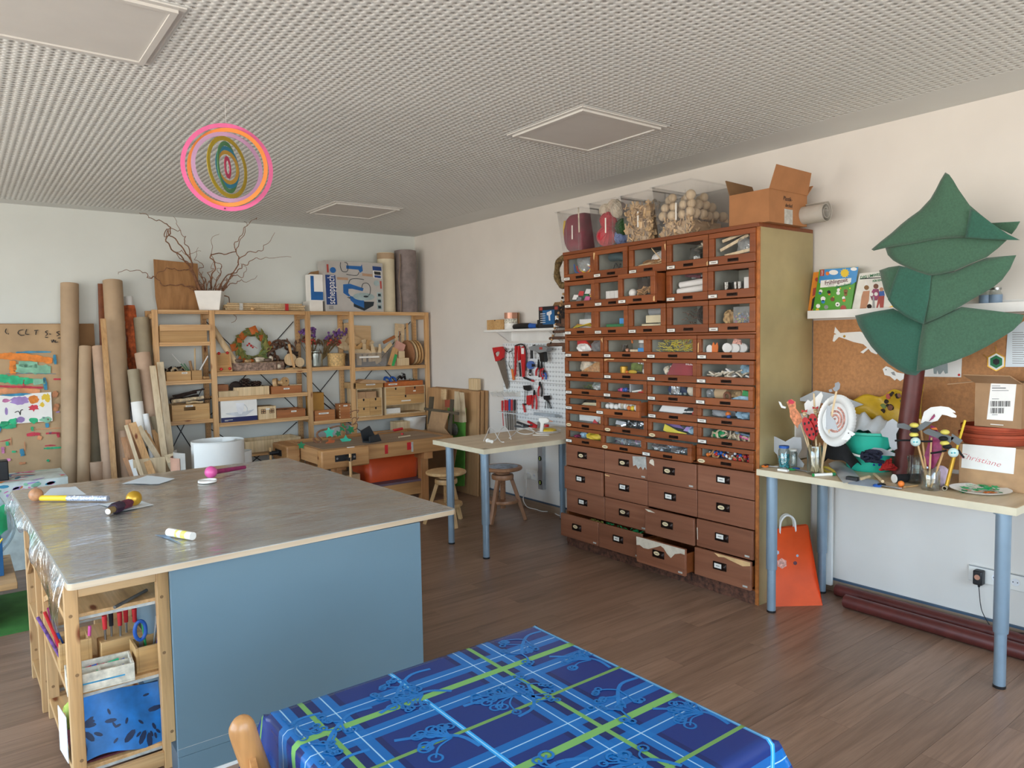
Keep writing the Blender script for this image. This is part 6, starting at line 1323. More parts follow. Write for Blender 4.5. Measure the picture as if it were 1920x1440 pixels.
for f in (.04,.78): B().bb(-.0512,-.05,dy(f+.15),dy(f),h*.83,h*.97).obj('red_print','print_red',dc)
for k in range(5): B().bb(-.0512,-.05,dy(.33),dy(.08),h*(.25+.1*k),h*(.285+.1*k)).obj('text_print','cup_grey',dc)
B().bb(-.0512,-.05,dy(.98),dy(.72),h*.05,h*.17).obj('white_print','paper',dc); B().bb(-.0512,-.05,dy(.95),dy(.80),h*.35,h*.55).obj('white_print','paper',dc)
B().prism([(-hy_,h),(hy_,h),(hy_-.02,h+.045),(-hy_+.05,h+.05)],.002,(.045,0,0),(0,1,0),(.3,0,1)).obj('flap','cardboard_dark',dc)
# tools on the board
mat('tool_red','#c3272b',.4,var=.06); mat('blade','#8d857c',.4,.6,var=.08); mat('grip_grey','#8a8d8f',.4)
sw=thing('hand_saw','red-handled hand saw hanging at the left of the tool board','saw',W(*C4(240,700),.03)); o0=sw.location
def rel(b): b.v=[(p[0]-o0.x,p[1]-o0.y,p[2]-o0.z) for p in b.v]; return b
def toolset(name,label,cat,anchor,parts):
 global o0
 t=thing(name,label,cat,W(*C4(*anchor),.03)); o0=t.location
 for n_,m_,bld in parts: rel(bld).obj(n_,m_,t)
 return t
rel(wq([(183,688),(212,684),(212,716),(198,730),(205,752),(228,752),(238,730),(238,716),(212,716),(212,684),(255,679),(268,705),(263,762),(240,782),(207,790)],.045,.018)).obj('handle','tool_red',sw); rel(wq([(207,787),(263,762),(296,965),(286,1000),(277,990)],.04,.003)).obj('blade','blade',sw)
toolset('fret_saw','steel fret saw with orange handle next to the hand saw','saw',(305,700),[('bow','steel',wt([(272,690),(290,715),(292,800),(312,850)],.04,.004)),('bow_end','steel',wt([(325,690),(318,715),(330,780),(328,850)],.04,.004)),('handle','orange',wt([(320,848),(333,930)],.04,.011,n=10)),('hook','black_plastic',wt([(265,700),(290,722),(325,705)],.03,.004))])
toolset('bow_saw','pair of red bow saws with black grips hanging on the tool board','saw',(385,680),[('red_bar','tool_red',wq([(347,680),(362,672),(352,900),(344,905)],.045,.012)),('red_bar','tool_red',wq([(368,680),(382,672),(386,780),(372,785)],.05,.012)),('wide_bar','tool_red',wq([(388,690),(412,675),(425,740),(418,905),(404,908)],.045,.012)),('black_arc','black_plastic',wt([(342,676),(370,664),(400,664),(422,690),(430,760),(424,860)],.05,.006)),('black_grip','black_plastic',wt([(376,800),(384,905)],.05,.010,n=8)),('silver_end','steel',wt([(340,880),(352,905)],.05,.007)),('label_strip','paper',wq([(388,690),(410,690),(410,735),(390,735)],.0575,.001))])
toolset('power_drill','grey hand drill with black grip at the top of the tool board','drill',(530,690),[('body','grip_grey',wq([(478,680),(540,668),(600,680),(618,690),(612,715),(560,725),(520,712),(482,700)],.08,.05)),('grip','black_plastic',wq([(548,715),(580,712),(590,780),(585,795),(558,790)],.075,.04)),('side_handle','black_plastic',wt([(490,672),(468,700),(468,770)],.07,.013,n=8)),('nameplate','print_red',wq([(525,683),(548,683),(548,702),(525,702)],.1305,.001)),('trigger','steel',wt([(500,712),(530,735)],.06,.006))])
toolset('tape_disc','blue round tape measure with chrome end','tape measure',(460,815),[('disc','blue',B().cyl(W(*C4(459,818),.03),W(*C4(459,818),.055),.036,n=22)),('black_clip','black_plastic',wq([(478,808),(494,812),(494,828),(478,832)],.05,.015)),('stub','dark_steel',wt([(456,850),(455,878)],.04,.012,n=8)),('chrome_end','steel',B().sph(W(*C4(459,885),.045),.018,10,8))])
toolset('cutter_knife','black and red cutter knife lying across the tool board','knife',(445,925),[('body','black_plastic',wt([(410,912),(470,935)],.04,.009,n=8)),('red_end','tool_red',wt([(468,934),(482,938)],.04,.009,n=8))])
def pliers(name,label,anchor,top,jaw,ends,m_,m2='tool_red'):
 x,y=top; toolset(name,label,'pliers',anchor,[('jaw','dark_steel',wq([(x-6,y),(x-2,y-jaw),(x+2,y-jaw),(x+8,y),(x+6,y+14),(x-4,y+14)],.045,.010)),('grip',m_,wt([(x-2,y+10),((x+ends[0][0])/2-8,(y+ends[0][1])/2),ends[0]],.045,.0085,n=8)),('grip',m2,wt([(x+4,y+10),((x+ends[1][0])/2+8,(y+ends[1][1])/2),ends[1]],.045,.0085,n=8))])
pliers('pliers','red-handled pliers below the drill, left pair',(520,830),(522,825),50,((500,898),(524,908)),'tool_red','black_plastic'); pliers('pliers','red-handled pliers below the drill, right pair',(545,840),(546,830),40,((536,908),(548,925)),'tool_red','tool_red'); pliers('pliers','blue-handled pliers half hidden behind the red ones',(565,865),(562,866),12,((556,905),(574,925)),'blue','blue'); pliers('pliers','small red and black pliers on the middle of the tool board',(532,955),(532,960),18,((520,1052),(542,1054)),'tool_red','black_plastic'); pliers('pincers','red carpenter pincers low on the tool board',(490,1010),(490,1030),26,((474,1146),(503,1150)),'tool_red','tool_red')
toolset('clamp','black clamp with red spring handle on the tool board','clamp',(440,985),[('head','black_plastic',wq([(415,972),(462,968),(470,1000),(455,1012),(420,1000)],.05,.02)),('rod','steel',wt([(418,1000),(414,1110)],.04,.004)),('rod','steel',wt([(432,1000),(436,1060)],.04,.004)),('grip','tool_red',wq([(438,1046),(472,1042),(474,1110),(456,1120),(438,1110)],.045,.014)),('lower_grip','tool_red',wt([(405,1110),(418,1172)],.04,.010,n=8)),('black_ring','black_plastic',wt([(400,1112),(425,1112)],.04,.008))])
toolset('claw_tool','small black spider-legged tool low on the tool board','tool',(585,1060),[('hub','dark_steel',wq([(562,1048),(606,1045),(608,1075),(590,1085),(566,1075)],.045,.012)),]+[('leg','dark_steel',wt([(580,1070),((580+x)/2,1100),(x,1145)],.042,.0035)) for x in (568,592,606,618)])
bins_=[]
for k in range(4):
 x=202+k*46; p=W(*C4(x,1012),.02); q=W(*C4(x+44,1052),.02); t=thing('parts_bin',('leftmost','second','third','rightmost')[k]+' of the four small white bins on the tool board','bin',(XW-.019,(p.y+q.y)/2,q.z))
 hw=(p.y-q.y)/2-.002; h=p.z-q.z
 B().prism([(0,0),(-.05,0),(-.075,h*.75),(-.072,h*.75),(-.047,.004),(0,.004)],2*hw,(0,hw,0),(1,0,0),(0,0,1)).obj('bin_tray','white_plastic',t)
 for s in (-1,1): B().prism([(0,0),(-.05,0),(-.075,h*.75),(0,h)],.003,(0,s*hw+.0015,0),(1,0,0),(0,0,1)).obj('bin_side','white_plastic',t)
p=W(*C4(235,1165),.03); q=W(*C4(440,1165),.03); hl=thing('tool_holder','white rail holding screwdrivers and files','rail',(XW-.019,(p.y+q.y)/2,p.z)); B().bb(-.05,0,-(p.y-q.y)/2,(p.y-q.y)/2,-.006,.0).obj('rail','peg_white',hl)
for k,(x,m_,L,bl) in enumerate(((248,'tool_red',1085,1275),(270,'tool_red',1080,1300),(285,'tool_red',1082,1305),(302,'blue',1075,1305),(318,'tool_red',1078,1305),(340,'black_plastic',1078,1305))):
 toolset('screwdriver' if k<2 else 'file',('leftmost red screwdriver in the rail','second red screwdriver in the rail','third red-handled tool in the rail','blue-handled file in the rail','red-handled file right of the blue one','black-handled file at the right of the rail')[k],'hand tool',(x,1100),[('handle',m_,wt([(x,L),(x,1158)],.045,.0105,n=8)),('shaft','tool_red' if k==0 else 'blade',wt([(x,1158),(x+8,bl)],.045,.004 if k<2 else .009,n=6))])
p=W(*C4(530,1170),.03); q=W(*C4(690,1190),.03); solo('drill_bit_tray',B().bb(XW-.10,XW-.019,q.y,p.y,p.z-.02,p.z-.012).bb(XW-.10,XW-.094,q.y,p.y,p.z-.012,p.z+.004),mat('tray_grey','#aab4bd',.4),'grey metal tray low on the tool board','tray')
# ---- on the side table: cables, glue gun, tape, clamps
MZ=.7603; mat('cable_white','#eceae6',.45)
def T(x,y,dz=.004): p=at(*C4(x,y),2,MZ); return V3((p.x,p.y,MZ+dz))
solo('white_cable',B().tube(spath([T(108,1390),T(130,1370,.03),T(155,1335,.05),T(185,1345,.035),T(230,1390),T(260,1400)],6),.0035,6).tube(spath([T(150,1395),T(200,1380),T(240,1345,.05),T(275,1338,.05),T(300,1360,.03),T(312,1378)],6),.0035,6),'cable_white','stiff white cable looped over the near end of the side table','cable')
solo('cable_plug',B().cyl(T(140,1398,.012),T(170,1405,.012),.012,n=10).cyl(T(135,1396,.012),T(140,1398,.012),.016,n=10),'white_plastic','white plug lying beside the looped cable','plug')
solo('cable_coil',B().tube(spath([T(300,1370),T(345,1330),T(365,1310,.012),T(420,1312,.016),T(480,1318),T(470,1335),T(400,1338),T(360,1325,.012),T(440,1308,.02),T(490,1320)],6),.0035,6),'cable_white','coiled white cable in the middle of the side table','cable')
solo('white_ruler',B().bar(T(475,1345,.003),T(600,1345,.003),.02,.004),'white_plastic','white plastic strip lying in front of the glue gun','strip')
solo('cable_coil',B().torus(T(590,1325,.006),.11,.0035,30,6,sy=.7).torus(T(600,1322,.012),.10,.0035,30,6,sy=.7),'cable_white','round coil of white cable under the glue gun','cable')
g=T(540,1325); gg=thing('glue_gun','white hot glue gun standing on the side table','glue gun',(g.x,g.y,MZ),R(-60)); gg.scale=(.72,.72,.72); B().prism([(-.02,.0),(.02,.0),(.035,.10),(.09,.115),(.10,.14),(.07,.165),(-.02,.165),(-.03,.14),(-.005,.1)],.03,(0,.015,0),(1,0,0),(0,0,1)).obj('body','white_plastic',gg,bevel=.006); B().cyl((.1,0,.13),(.135,0,.125),.010,.004,n=10).obj('nozzle','copper',gg); B().tube([(-.01,0,.09),(.02,0,.07),(.02,0,.11)],.005,6).obj('trigger','cable_white',gg)
p=T(595,1320); solo('tape_roll',B().torus((p.x,p.y,MZ+.013),.05,.012,24,8),'yellow','roll of yellow tape beside the glue gun','tape'); p=T(575,1305); solo('red_part',B().cyl((p.x,p.y,MZ+.026),(p.x,p.y,MZ+.045),.025,n=14),'tool_red','red cap lying on the yellow tape roll','cap')
for l,m_,x,y,a in (('black spring clamp lying below the tool board','black_plastic',400,1275,.2),('red spring clamp lying below the tool board','tool_red',468,1272,-.1)):
 p=T(x,y+20); t=thing('spring_clamp',l,'clamp',(p.x,p.y,MZ),R(-70)+a); B().bar((-.07,0,.02),(.05,0,.012),.016,.016).obj('jaw',m_,t); B().bar((-.06,.03,.05),(.05,0,.022),.016,.016).obj('jaw',m_,t); B().cyl((.0,-.01,.025),(.0,.02,.03),.010,n=10).obj('spring','steel',t)
# moss ring and stick ladder at the side of the cabinet
mat('moss','#6d5a3a',.95,var=.35,scale=60,bump=.8,bscale=60)
p=at(*C4(705,118),0,XW-.30); mr=thing('moss_ring','brown straw ring hanging at the left side of the cabinet','ring',(p.x,p.y,p.z)); b=B(); rg=random.Random(2)
b.tube([(0.0,.075*cos(t),.105*sin(t)) for t in [2*PI*i/30 for i in range(30)]],[.024+.004*sin(5*i) for i in range(30)],9,closed=True)
for k in range(160):
 t=rg.uniform(0,2*PI); a=rg.uniform(0,2*PI); q=V3((.024*cos(a),.075*cos(t)+.024*sin(a)*cos(t),.105*sin(t)+.024*sin(a)*sin(t))); d=V3((cos(a)+rg.uniform(-.6,.6),cos(t)*sin(a)+rg.uniform(-.6,.6),sin(t)*sin(a)+rg.uniform(-.6,.6)))*.02; s=V3((rg.uniform(-1,1),rg.uniform(-1,1),rg.uniform(-1,1)))*.0012; b.add([q-s,q+s,q+d],[(0,1,2)])
b.obj('straw','moss',mr)
sl_=thing('stick_ladder','hanging ladder of driftwood sticks strung with beads beside the cabinet','mobile',at(*C4(715,430),0,XW-.32)); o0=sl_.location
for x,y,x2,y2,r in ((590,668,730,662,.014),(605,618,730,616,.012),(632,566,730,564,.011),(655,515,730,525,.012),(675,468,730,465,.008),(690,440,730,440,.009),(695,405,730,410,.010),(700,375,730,375,.006),(705,345,730,345,.006)):
 P=[at(*C4(x+(x2-x)*i/4,y+(y2-y)*i/4),0,XW-.32)+V3((0,0,ru(-.003,.003))) for i in range(5)]; rel(B().tube(P,r,8)).obj('driftwood_stick','bark_dark' if y<500 else 'vine',sl_); rel(B().cyl(P[0]+V3((0,.001,0)),P[0]+V3((0,.003,0)),r*.95,n=8)).obj('cut_end','stool_wood',sl_)
for k in range(14):
 f=k/13; rel(B().sph(at(*C4(612+(705-612)*f,655-370*f),0,XW-.325),.010,8,6)).obj('bead','stool_wood' if k%3 else 'bark_dark',sl_)
rel(B().cyl(V3((XW-.32,CABY-.004,at(*C4(714,270),0,XW-.32).z)),at(*C4(714,270),0,XW-.32),.003,n=6)).obj('nail','steel',sl_)
rel(wt([(600,668),(640,590),(670,510),(700,420),(714,270)],.32,.002)).obj('cord','vine',sl_)
for x,y in ((705,500),(712,690)): rel(B().grid(lambda u,v:(at(*C4(x,y),0,XW-.335)+V3((.0,-.02+.04*u,-.03+.06*v))),4,4,.004)).obj('wood_leaf','vine',sl_)
# spirit level, sockets, cord under the side table
p=W(1015,836,.02); q=W(1016,917,.02); sv=thing('spirit_level','aluminium spirit level leaning on the wall under the side table','spirit level',(XW-.002,p.y,q.z)); L=.78-q.z; mat('alu','#b9bec2',.35,.6)
B().bb(-.035,-.03,-.03,.03,0,L).bb(-.004,0,-.03,.03,0,L).bb(-.03,-.004,-.03,-.026,0,L).bb(-.03,-.004,.026,.03,0,L).obj('frame','alu',sv); B().bb(-.03,-.004,-.026,.026,0,L).obj('web','alu',sv)
for z in (.06,.27): B().cyl((-.038,.0,z),(-.03,.0,z),.022,n=16).obj('vial_housing','black_plastic',sv); B().cyl((-.0395,-.0,z-.013),(-.0395,.0,z+.013),.005,n=8).obj('vial','lime' if 'lime' in MATS else mat('lime','#b9c95a',.7),sv)
def socket(label,y,z,n,grp=None):
 t=thing('wall_socket',label,'socket',(XW-.0005,y,z)); B().bb(-.010,0,-.041*n,.041*n,-.041,.041).obj('plate','white_plastic',t,bevel=.003)
 for k in range(n):
  c=-.041*n+.041+.082*k; s=B().pipe((-.0115,c,0),(-.004,c,0),.022,.003,20).obj('socket_ring','white_plastic',t); B().cyl((-.0108,c,0),(-.0102,c,0),.018,n=16).obj('socket_well','cup_light',s)
  for d in (-.0095,.0095): B().cyl((-.0114,c+d,0),(-.0106,c+d,0),.0028,n=8).obj('pin_hole','ink',s)
 return t
p=W(998,890,0); socket('double white wall socket under the side table, behind the stools',p.y,p.z,2)
p=W(990,893,.03); q=W(990,893,.012); pl=thing('power_plug','white plug in the socket under the side table','plug',(XW-.012,p.y,p.z)); B().cyl((-.045,0,0),(0,0,0),.024,.02,n=16).obj('plug_body','white_plastic',pl)
def Fl(x,y,dz=.004): r_=at(x,y,2,0); return V3((r_.x,r_.y,dz))
def C6(x,y): return (800+x/6,820+y/6)
solo('floor_cable',B().tube(spath([V3((XW-.05,p.y-.0,p.z-.02)),V3((XW-.06,p.y-.005,p.z-.12)),at(*C6(1085,690),0,XW-.05),at(*C6(1115,765),0,XW-.06)]+[Fl(*C6(x,y)) for x,y in ((1160,800),(1230,815),(1300,838),(1400,842),(1480,880),(1550,900),(1600,915))],6),.004,6),'cable_white','white power cord running from the plug along the floor','cord')
# ------------------------------------------------------------------ boards leaning in the corner right of the workbench
wood('ply_board','#b98f63','#c59c70',2,.55,.5,knots=False,dark=.85)
for k,(x,y0_,y1_,h,l) in enumerate(((3.885,5.63,6.55,1.005,'front plywood sheet leaning on the right-hand wall'),(3.915,5.60,6.52,1.01,'second plywood sheet behind the front one'),(3.945,5.575,6.5,1.012,'third plywood sheet against the right-hand wall'))):
 t=thing('plywood_sheet',l,'board',(x,(y0_+y1_)/2,0),0,'plywood sheets leaning on the right-hand wall'); t.rotation_euler=(0,R(2.0),0); B().bb(-.008,.008,-(y1_-y0_)/2,(y1_-y0_)/2,.001,h).obj('sheet','ply_board',t)
p=at(898,733,0,3.90); solo('pine_block',B().bb(3.905,3.955,5.645,5.79,1.0125,1.125),'board_light','pale pine block standing on the plywood sheets','block',bevel=.008)
mat('board_green','#5c9a3c',.7,var=.08); mat('board_rust','#a1503a',.7)
def rx(px_,py_,x): return at(px_,py_,0,x)
def C5(x,y): return (740+x/5.335,690+y/5.335)
def bq(pts,x,t,b=None):
 P=[rx(*C5(*p),x) for p in pts]; return (b or B()).prism([(-p.y,p.z) for p in P],t,(x,0,0),(0,-1,0),(0,0,1))
solo('green_board',bq([(540,400),(715,400),(700,1180),(560,1180)],3.845,.012),'board_green','green painted board leaning in the corner','board'); solo('rust_board',bq([(510,318),(592,322),(590,392),(512,390)],3.842,.01),'board_rust','small rust-red board above the green board','board')
solo('pale_strip',bq([(605,232),(645,236),(680,545),(600,535)],3.83,.008),'timber_pale','broad pale strip in front of the plywood sheets','strip'); solo('pale_strip',bq([(655,242),(695,244),(718,540),(684,545)],3.825,.008),'timber_pale','narrow pale strip right of the broad one','strip'); solo('pale_strip',bq([(470,215),(520,212),(518,315),(468,315)],3.83,.008),'ply','short pale piece at the top of the plywood sheet','strip')
wood('stick_moss','#5b5140','#6b604c',2,.8,.8,knots=False)
lt=thing('lattice','dark mossy wooden lattice leaning in the corner','lattice',rx(*C5(470,560),3.70)); o0=lt.location
for n_,pts in (('upright',[(358,285),(396,288),(372,560),(340,560)]),('upright',[(568,312),(596,316),(570,670),(538,665)]),('crossbar',[(305,395),(645,442),(645,470),(305,420)])): rel(bq(pts,3.70 if n_=='upright' else 3.68,.014)).obj(n_,'stick_moss',lt)
solo('brown_card',bq([(372,432),(545,450),(500,600),(570,685),(325,640)],3.66,.006),'cardboard','torn sheet of brown cardboard leaning against the lattice','cardboard')
solo('brown_card',bq([(325,640),(640,700),(600,960),(560,1280),(330,1260)],3.69,.006),'cardboard_dark','dark brown board leaning low behind the stool','board')
solo('wire_mesh_ball',B().sph(rx(*C5(597,615),3.80),.06,12,10,(.4,1,1)),mat('mesh_grey','#5a5a50',.7,var=.3,scale=80),'dark grey round pad hanging before the green board','pad')
# ------------------------------------------------------------------ on and under the workbench
BT=BZ+.001
def D(x,y,z=BT): return at(500+x/5.333,740+y/5.333,2,z)
def E5(x,y,Y): return at(500+x/5.333,740+y/5.333,1,Y)
db=thing('leafy_branch','twisted dry branch with paper leaves lying on the workbench','branch',(D(560,480).x,D(560,480).y,BT)); o0=db.location
Yb=D(560,480).y
pts=[(470,440),(490,470),(530,480),(545,455),(510,420),(505,385),(540,360),(600,345),(680,320),(740,315),(780,340),(790,380),(785,430)]
rel(B().tube(spath([E5(x,y,Yb+.01*sin(i)) for i,(x,y) in enumerate(pts)],5),[.012-.0006*i/5 for i in range(61)],7)).obj('branch','twig',db)
for pts in ([(740,315),(800,295),(860,300),(900,260),(890,230),(860,235),(850,250)],[(860,300),(905,290),(900,340),(860,355)],[(905,250),(920,225)],[(830,185),(870,160),(920,155),(905,180)],[(560,430),(620,425),(690,420)],[(300,480),(360,470),(340,490)],[(780,440),(840,470),(900,465)]): rel(B().tube(spath([E5(x,y,Yb+.02) for x,y in pts],4),.004,5)).obj('side_twig','twig',db)
mat('leaf_turq','#3fc3a3',.5); mat('leaf_dkgreen','#1f7a4c',.55); mat('leaf_grey','#9aa7a8',.5); mat('leaf_rust','#b05a2c',.6)
def leafp(c,r,a,m_,Y,five=True):
 P=[]; n=10
 for k in range(n): rr_=r*(1 if k%2==0 else .55); P.append((cos(a+2*PI*k/n)*rr_,sin(a+2*PI*k/n)*rr_))
 p=E5(*c,Y); rel(B().prism(P,.002,p,(1,0,0),(0,.25,.97))).obj('paper_leaf',m_,db)
leafp((625,380),.05,.3,'leaf_turq',Yb-.01); leafp((650,375),.045,.8,'leaf_grey',Yb+.005); leafp((790,465),.055,.2,'leaf_turq',Yb-.06); leafp((640,485),.05,.5,'leaf_rust',Yb-.06); leafp((760,330),.04,.1,'leaf_dkgreen',Yb); leafp((840,350),.04,.6,'leaf_dkgreen',Yb); leafp((715,390),.03,.6,'leaf_dkgreen',Yb); leafp((345,508),.035,.2,'leaf_dkgreen',Yb-.07)
p=D(1045,470); bp_=thing('black_scoop','black folded plastic scoop standing on the workbench','scoop',(p.x,p.y,BT),R(20)); mat('scoop','#23282d',.4)
B().prism([(-.07,0),(.07,0),(.085,.02),(.02,.13),(-.085,.10)],.012,(0,.03,0),(1,0,0),(0,.1,1)).obj('side','scoop',bp_); B().prism([(-.07,0),(.07,0),(.06,.06),(-.05,.05)],.012,(0,-.04,0),(1,0,0),(0,.35,.95)).obj('front','scoop',bp_); B().bb(-.07,.07,-.05,.03,0,.012).obj('bottom','scoop',bp_)
p,q=D(1110,392),D(1270,372); ck=thing('chisel','red-handled chisel lying in the tool tray of the workbench','chisel',(p.x,p.y,BT)); e=q-p; B().bar((0,0,.008),e+V3((0,0,.01)),.014,.005).obj('blade','steel',ck); u=e.normalized(); B().cyl(e+V3((0,0,.014)),e+u*.10+V3((0,0,.02)),.013,n=12).obj('handle','tool_red',ck)
p,q=D(1320,432),D(1435,415); solo('pale_stick',B().bar(p+V3((0,0,.006)),q+V3((0,0,.006)),.012,.01),'timber_pale','short pale stick lying on the right of the workbench','stick')
p=D(968,410); solo('chalk',B().cyl(p+V3((0,0,.006)),p+V3((.04,0,.006)),.006,n=8),'white_paint','bit of white chalk on the workbench','chalk'); p=D(840,527); solo('paper_scrap',B().bb(p.x-.03,p.x+.03,p.y-.01,p.y+.01,BT,BT+.003),'paper','white paper scrap at the front of the workbench','paper scrap'); p=D(1355,400); solo('red_plug',B().cyl((p.x,p.y,BT),(p.x,p.y,BT+.014),.012,n=10),'tool_red','tiny red cap on the workbench','cap')
ot=thing('orange_tub','big orange plastic tub on the lower shelf of the workbench','tub',(2.98,5.76,.2885)); mat('tub_orange','#dd5526',.4,var=.03)
def tub(w,d,h,t,o_): 
 a=rr(-w/2+.03,w/2-.03,-d/2+.03,d/2-.03,.05,4); c=rr(-w/2,w/2,-d/2,d/2,.06,4); n_=len(a); b=B(); vs=[(x,y,0) for x,y in a]+[(x,y,h) for x,y in c]; b.add(vs,[tuple(range(n_))[::-1]]+[(i,(i+1)%n_,n_+(i+1)%n_,n_+i) for i in range(n_)]); return b
tub(.56,.36,.235,.004,0).obj('tub_shell','tub_orange',ot,solid=.004)
b=B(); c_=rr(-.285,.285,-.185,.185,.065,4); b.tube([(x,y,.235) for x,y in c_],.007,6,closed=True); b.obj('rim','tub_orange',ot)
cbox('grey_box','grey cardboard box on the lower bench shelf left of the orange tub','box',2.42,2.62,5.52,5.7,.2885,.40,'cardboard')
shelf(3,.545)
obox('square_wood_box','small square wooden box behind the workbench','box',3.545,3.70,SYF-.02,SYF+.12,.5545,.665,'board_light',.01); wbn=thing('white_bin','white plastic bin behind the right end of the workbench','bin',(3.80,SYF+.09,.5545)); binmesh(.20,.19,.145).obj('bin_shell','white_plastic',wbn,solid=.004); B().tube([(x,y,.145) for x,y in ((-.1,-.095),(.1,-.095),(.1,.095),(-.1,.095))],.006,6,closed=True).obj('rim','white_plastic',wbn)
# ------------------------------------------------------------------ ring mobile under the ceiling
mc=at(427,314,1,3.5); mo=thing('ring_mobile','hanging mobile of nested coloured paper rings','mobile',(mc.x,mc.y,mc.z)); vd=V3((-mc.x,-mc.y,0)).normalized(); side=V3((vd.y,-vd.x,0))
mats=[('#e86aa0','ring_pink'),('#e88a3c','ring_orange'),('#c79cc2','ring_lilac'),('#b0982f','ring_ochre'),('#4f8a5c','ring_green'),('#2f7f9c','ring_blue'),('#b8913a','ring_gold'),('#c23a64','ring_red')]
for h_,k_ in mats: mat(k_,h_,.55,var=.03)
ang=[2,-14,16,52,68,58,50,74]; Ro=[.200,.180,.160,.139,.116,.095,.076,.050]; wd_=[.019,.018,.018,.019,.019,.018,.017,.020]
for k in range(8):
 a=R(ang[k]); U_=(side*cos(a)+vd*sin(a)); b=B(); n=48; ro=Ro[k]; ri=ro-wd_[k]; N_=U_.cross(V3((0,0,1))).normalized()*.003; vs=[]
 for s in (0,1):
  for r_ in (ro,ri):
   for i in range(n): t=2*PI*i/n; vs.append(U_*cos(t)*r_+V3((0,0,1))*sin(t)*r_+N_*(s-.5))
 fs=[]
 for i in range(n):
  j=(i+1)%n; fs+=[(i,j,n+j,n+i),(2*n+j,2*n+i,3*n+i,3*n+j),(j,i,2*n+i,2*n+j),(n+i,n+j,3*n+j,3*n+i)]
 b.add(vs,fs); b.obj('paper_ring',mats[k][1],mo,smooth=30)
B().cyl((0,0,-.20),(0,0,HC-mc.z),.0008,n=5).obj('thread','white_paint',mo); B().cyl(vd*.003+V3((-.02,0,-.19)),vd*.004+V3((-.02,0,-.19)),.004,n=8).obj('punch_hole','wine',mo)
# ------------------------------------------------------------------ right-hand wall: pin board, ledge, felt tree
def CA(p): return (1420+p[0]/3.84,680+p[1]/3.84)
def CB(p): return (1420+p[0]/4.533,700+p[1]/4.533)
def CC(p): return (1590+p[0]/4.758,730+p[1]/4.758)
def CD(p): return (1740+p[0]/2.506,580+p[1]/2.506)
def CT(p): return (1500+p[0]/3.4286,300+p[1]/3.4286)
def CK(p): return (1500+p[0]/3.966,480+p[1]/3.966)
def pt(cv,p,x): return at(*cv(p),0,x)
def fp(cv,pts,x,t,b=None):
 P=[pt(cv,p,x) for p in pts]; return (b or B()).prism([(-p.y,p.z) for p in P],t,(x,0,0),(0,-1,0),(0,0,1))
def ft(cv,pts,x,r,b=None,n=7,k=4,dx=0): return (b or B()).tube(spath([pt(cv,p,x+dx*i) for i,p in enumerate(pts)],k),r,n)
def multi(name,label,cat,anchor,parts):
 global o0
 t=thing(name,label,cat,anchor); o0=t.location
 for n_,m_,bl in parts: rel(bl).obj(n_,m_,t)
 return t
RZ=.7803
mat('corkboard','#b98457',.85,var=.07,scale=60,bump=.15,bscale=220)
solo('pin_board',B().bb(XW-.014,XW-.001,.55,2.297,.80,1.575),'corkboard','large brown pin board on the wall above the craft table','pin board')
lg=thing('picture_ledge','white picture ledge with picture books above the pin board','ledge',(XW-.001,1.35,1.585)); B().bb(-.10,0,-.80,.93,0,.012).obj('ledge_board','white_paint',lg); B().bb(-.106,-.10,-.80,.93,0,.045).obj('front_lip','white_paint',lg); B().bb(-.012,0,-.80,.93,.012,.06).obj('back_lip','white_paint',lg)
LZ=1.598
# books leaning on the ledge
mat('book_green','#4f9a2c',.35,var=.06); mat('book_sky','#3c8fd0',.35); mat('book_orange','#e08a2c',.4); mat('book_white','#e9e6dd',.4); mat('skin_print','#c08a68',.5); mat('print_brown','#7a4a30',.5); mat('print_grey','#9a9a9a',.5)
def book(label,quad,x,parts,m_,th=.012):
 t=multi('picture_book',label,'book',pt(CK,quad[3],x),[('cover',m_,fp(CK,quad,x+th,th-.0005))])
 P=[('pages','paper',fp(CK,[(q[0]+2,q[1]+3) for q in quad[:2]]+[(q[0]+2,q[1]-1) for q in quad[2:]],x+th*.9,th*.7))]
 for n_,mm,pts,lv in parts: rel(fp(CK,pts,x,.0004+.0003*lv)).obj(n_,mm,t)
 return t
def circ(cx,cy,r,n=12,sy=1): return [(cx+cos(2*PI*k/n)*r,cy+sin(2*PI*k/n)*r*sy) for k in range(n)]
def star(cx,cy,r,n=11,f=.72): return [(cx+cos(PI*k/n)*r*(1 if k%2 else f),cy+sin(PI*k/n)*r*(1 if k%2 else f)) for k in range(2*n)]
book('narrow orange and white book half hidden behind the spring book',[(108,122),(150,118),(128,412),(65,420)],3.935,[('red_badge','print_red',circ(128,175,16),1),('red_print','print_red',[(98,240),(120,235),(112,290),(92,300)],1),('dark_print','ink',[(92,320),(112,300),(104,380),(80,412)],1)],'book_orange')
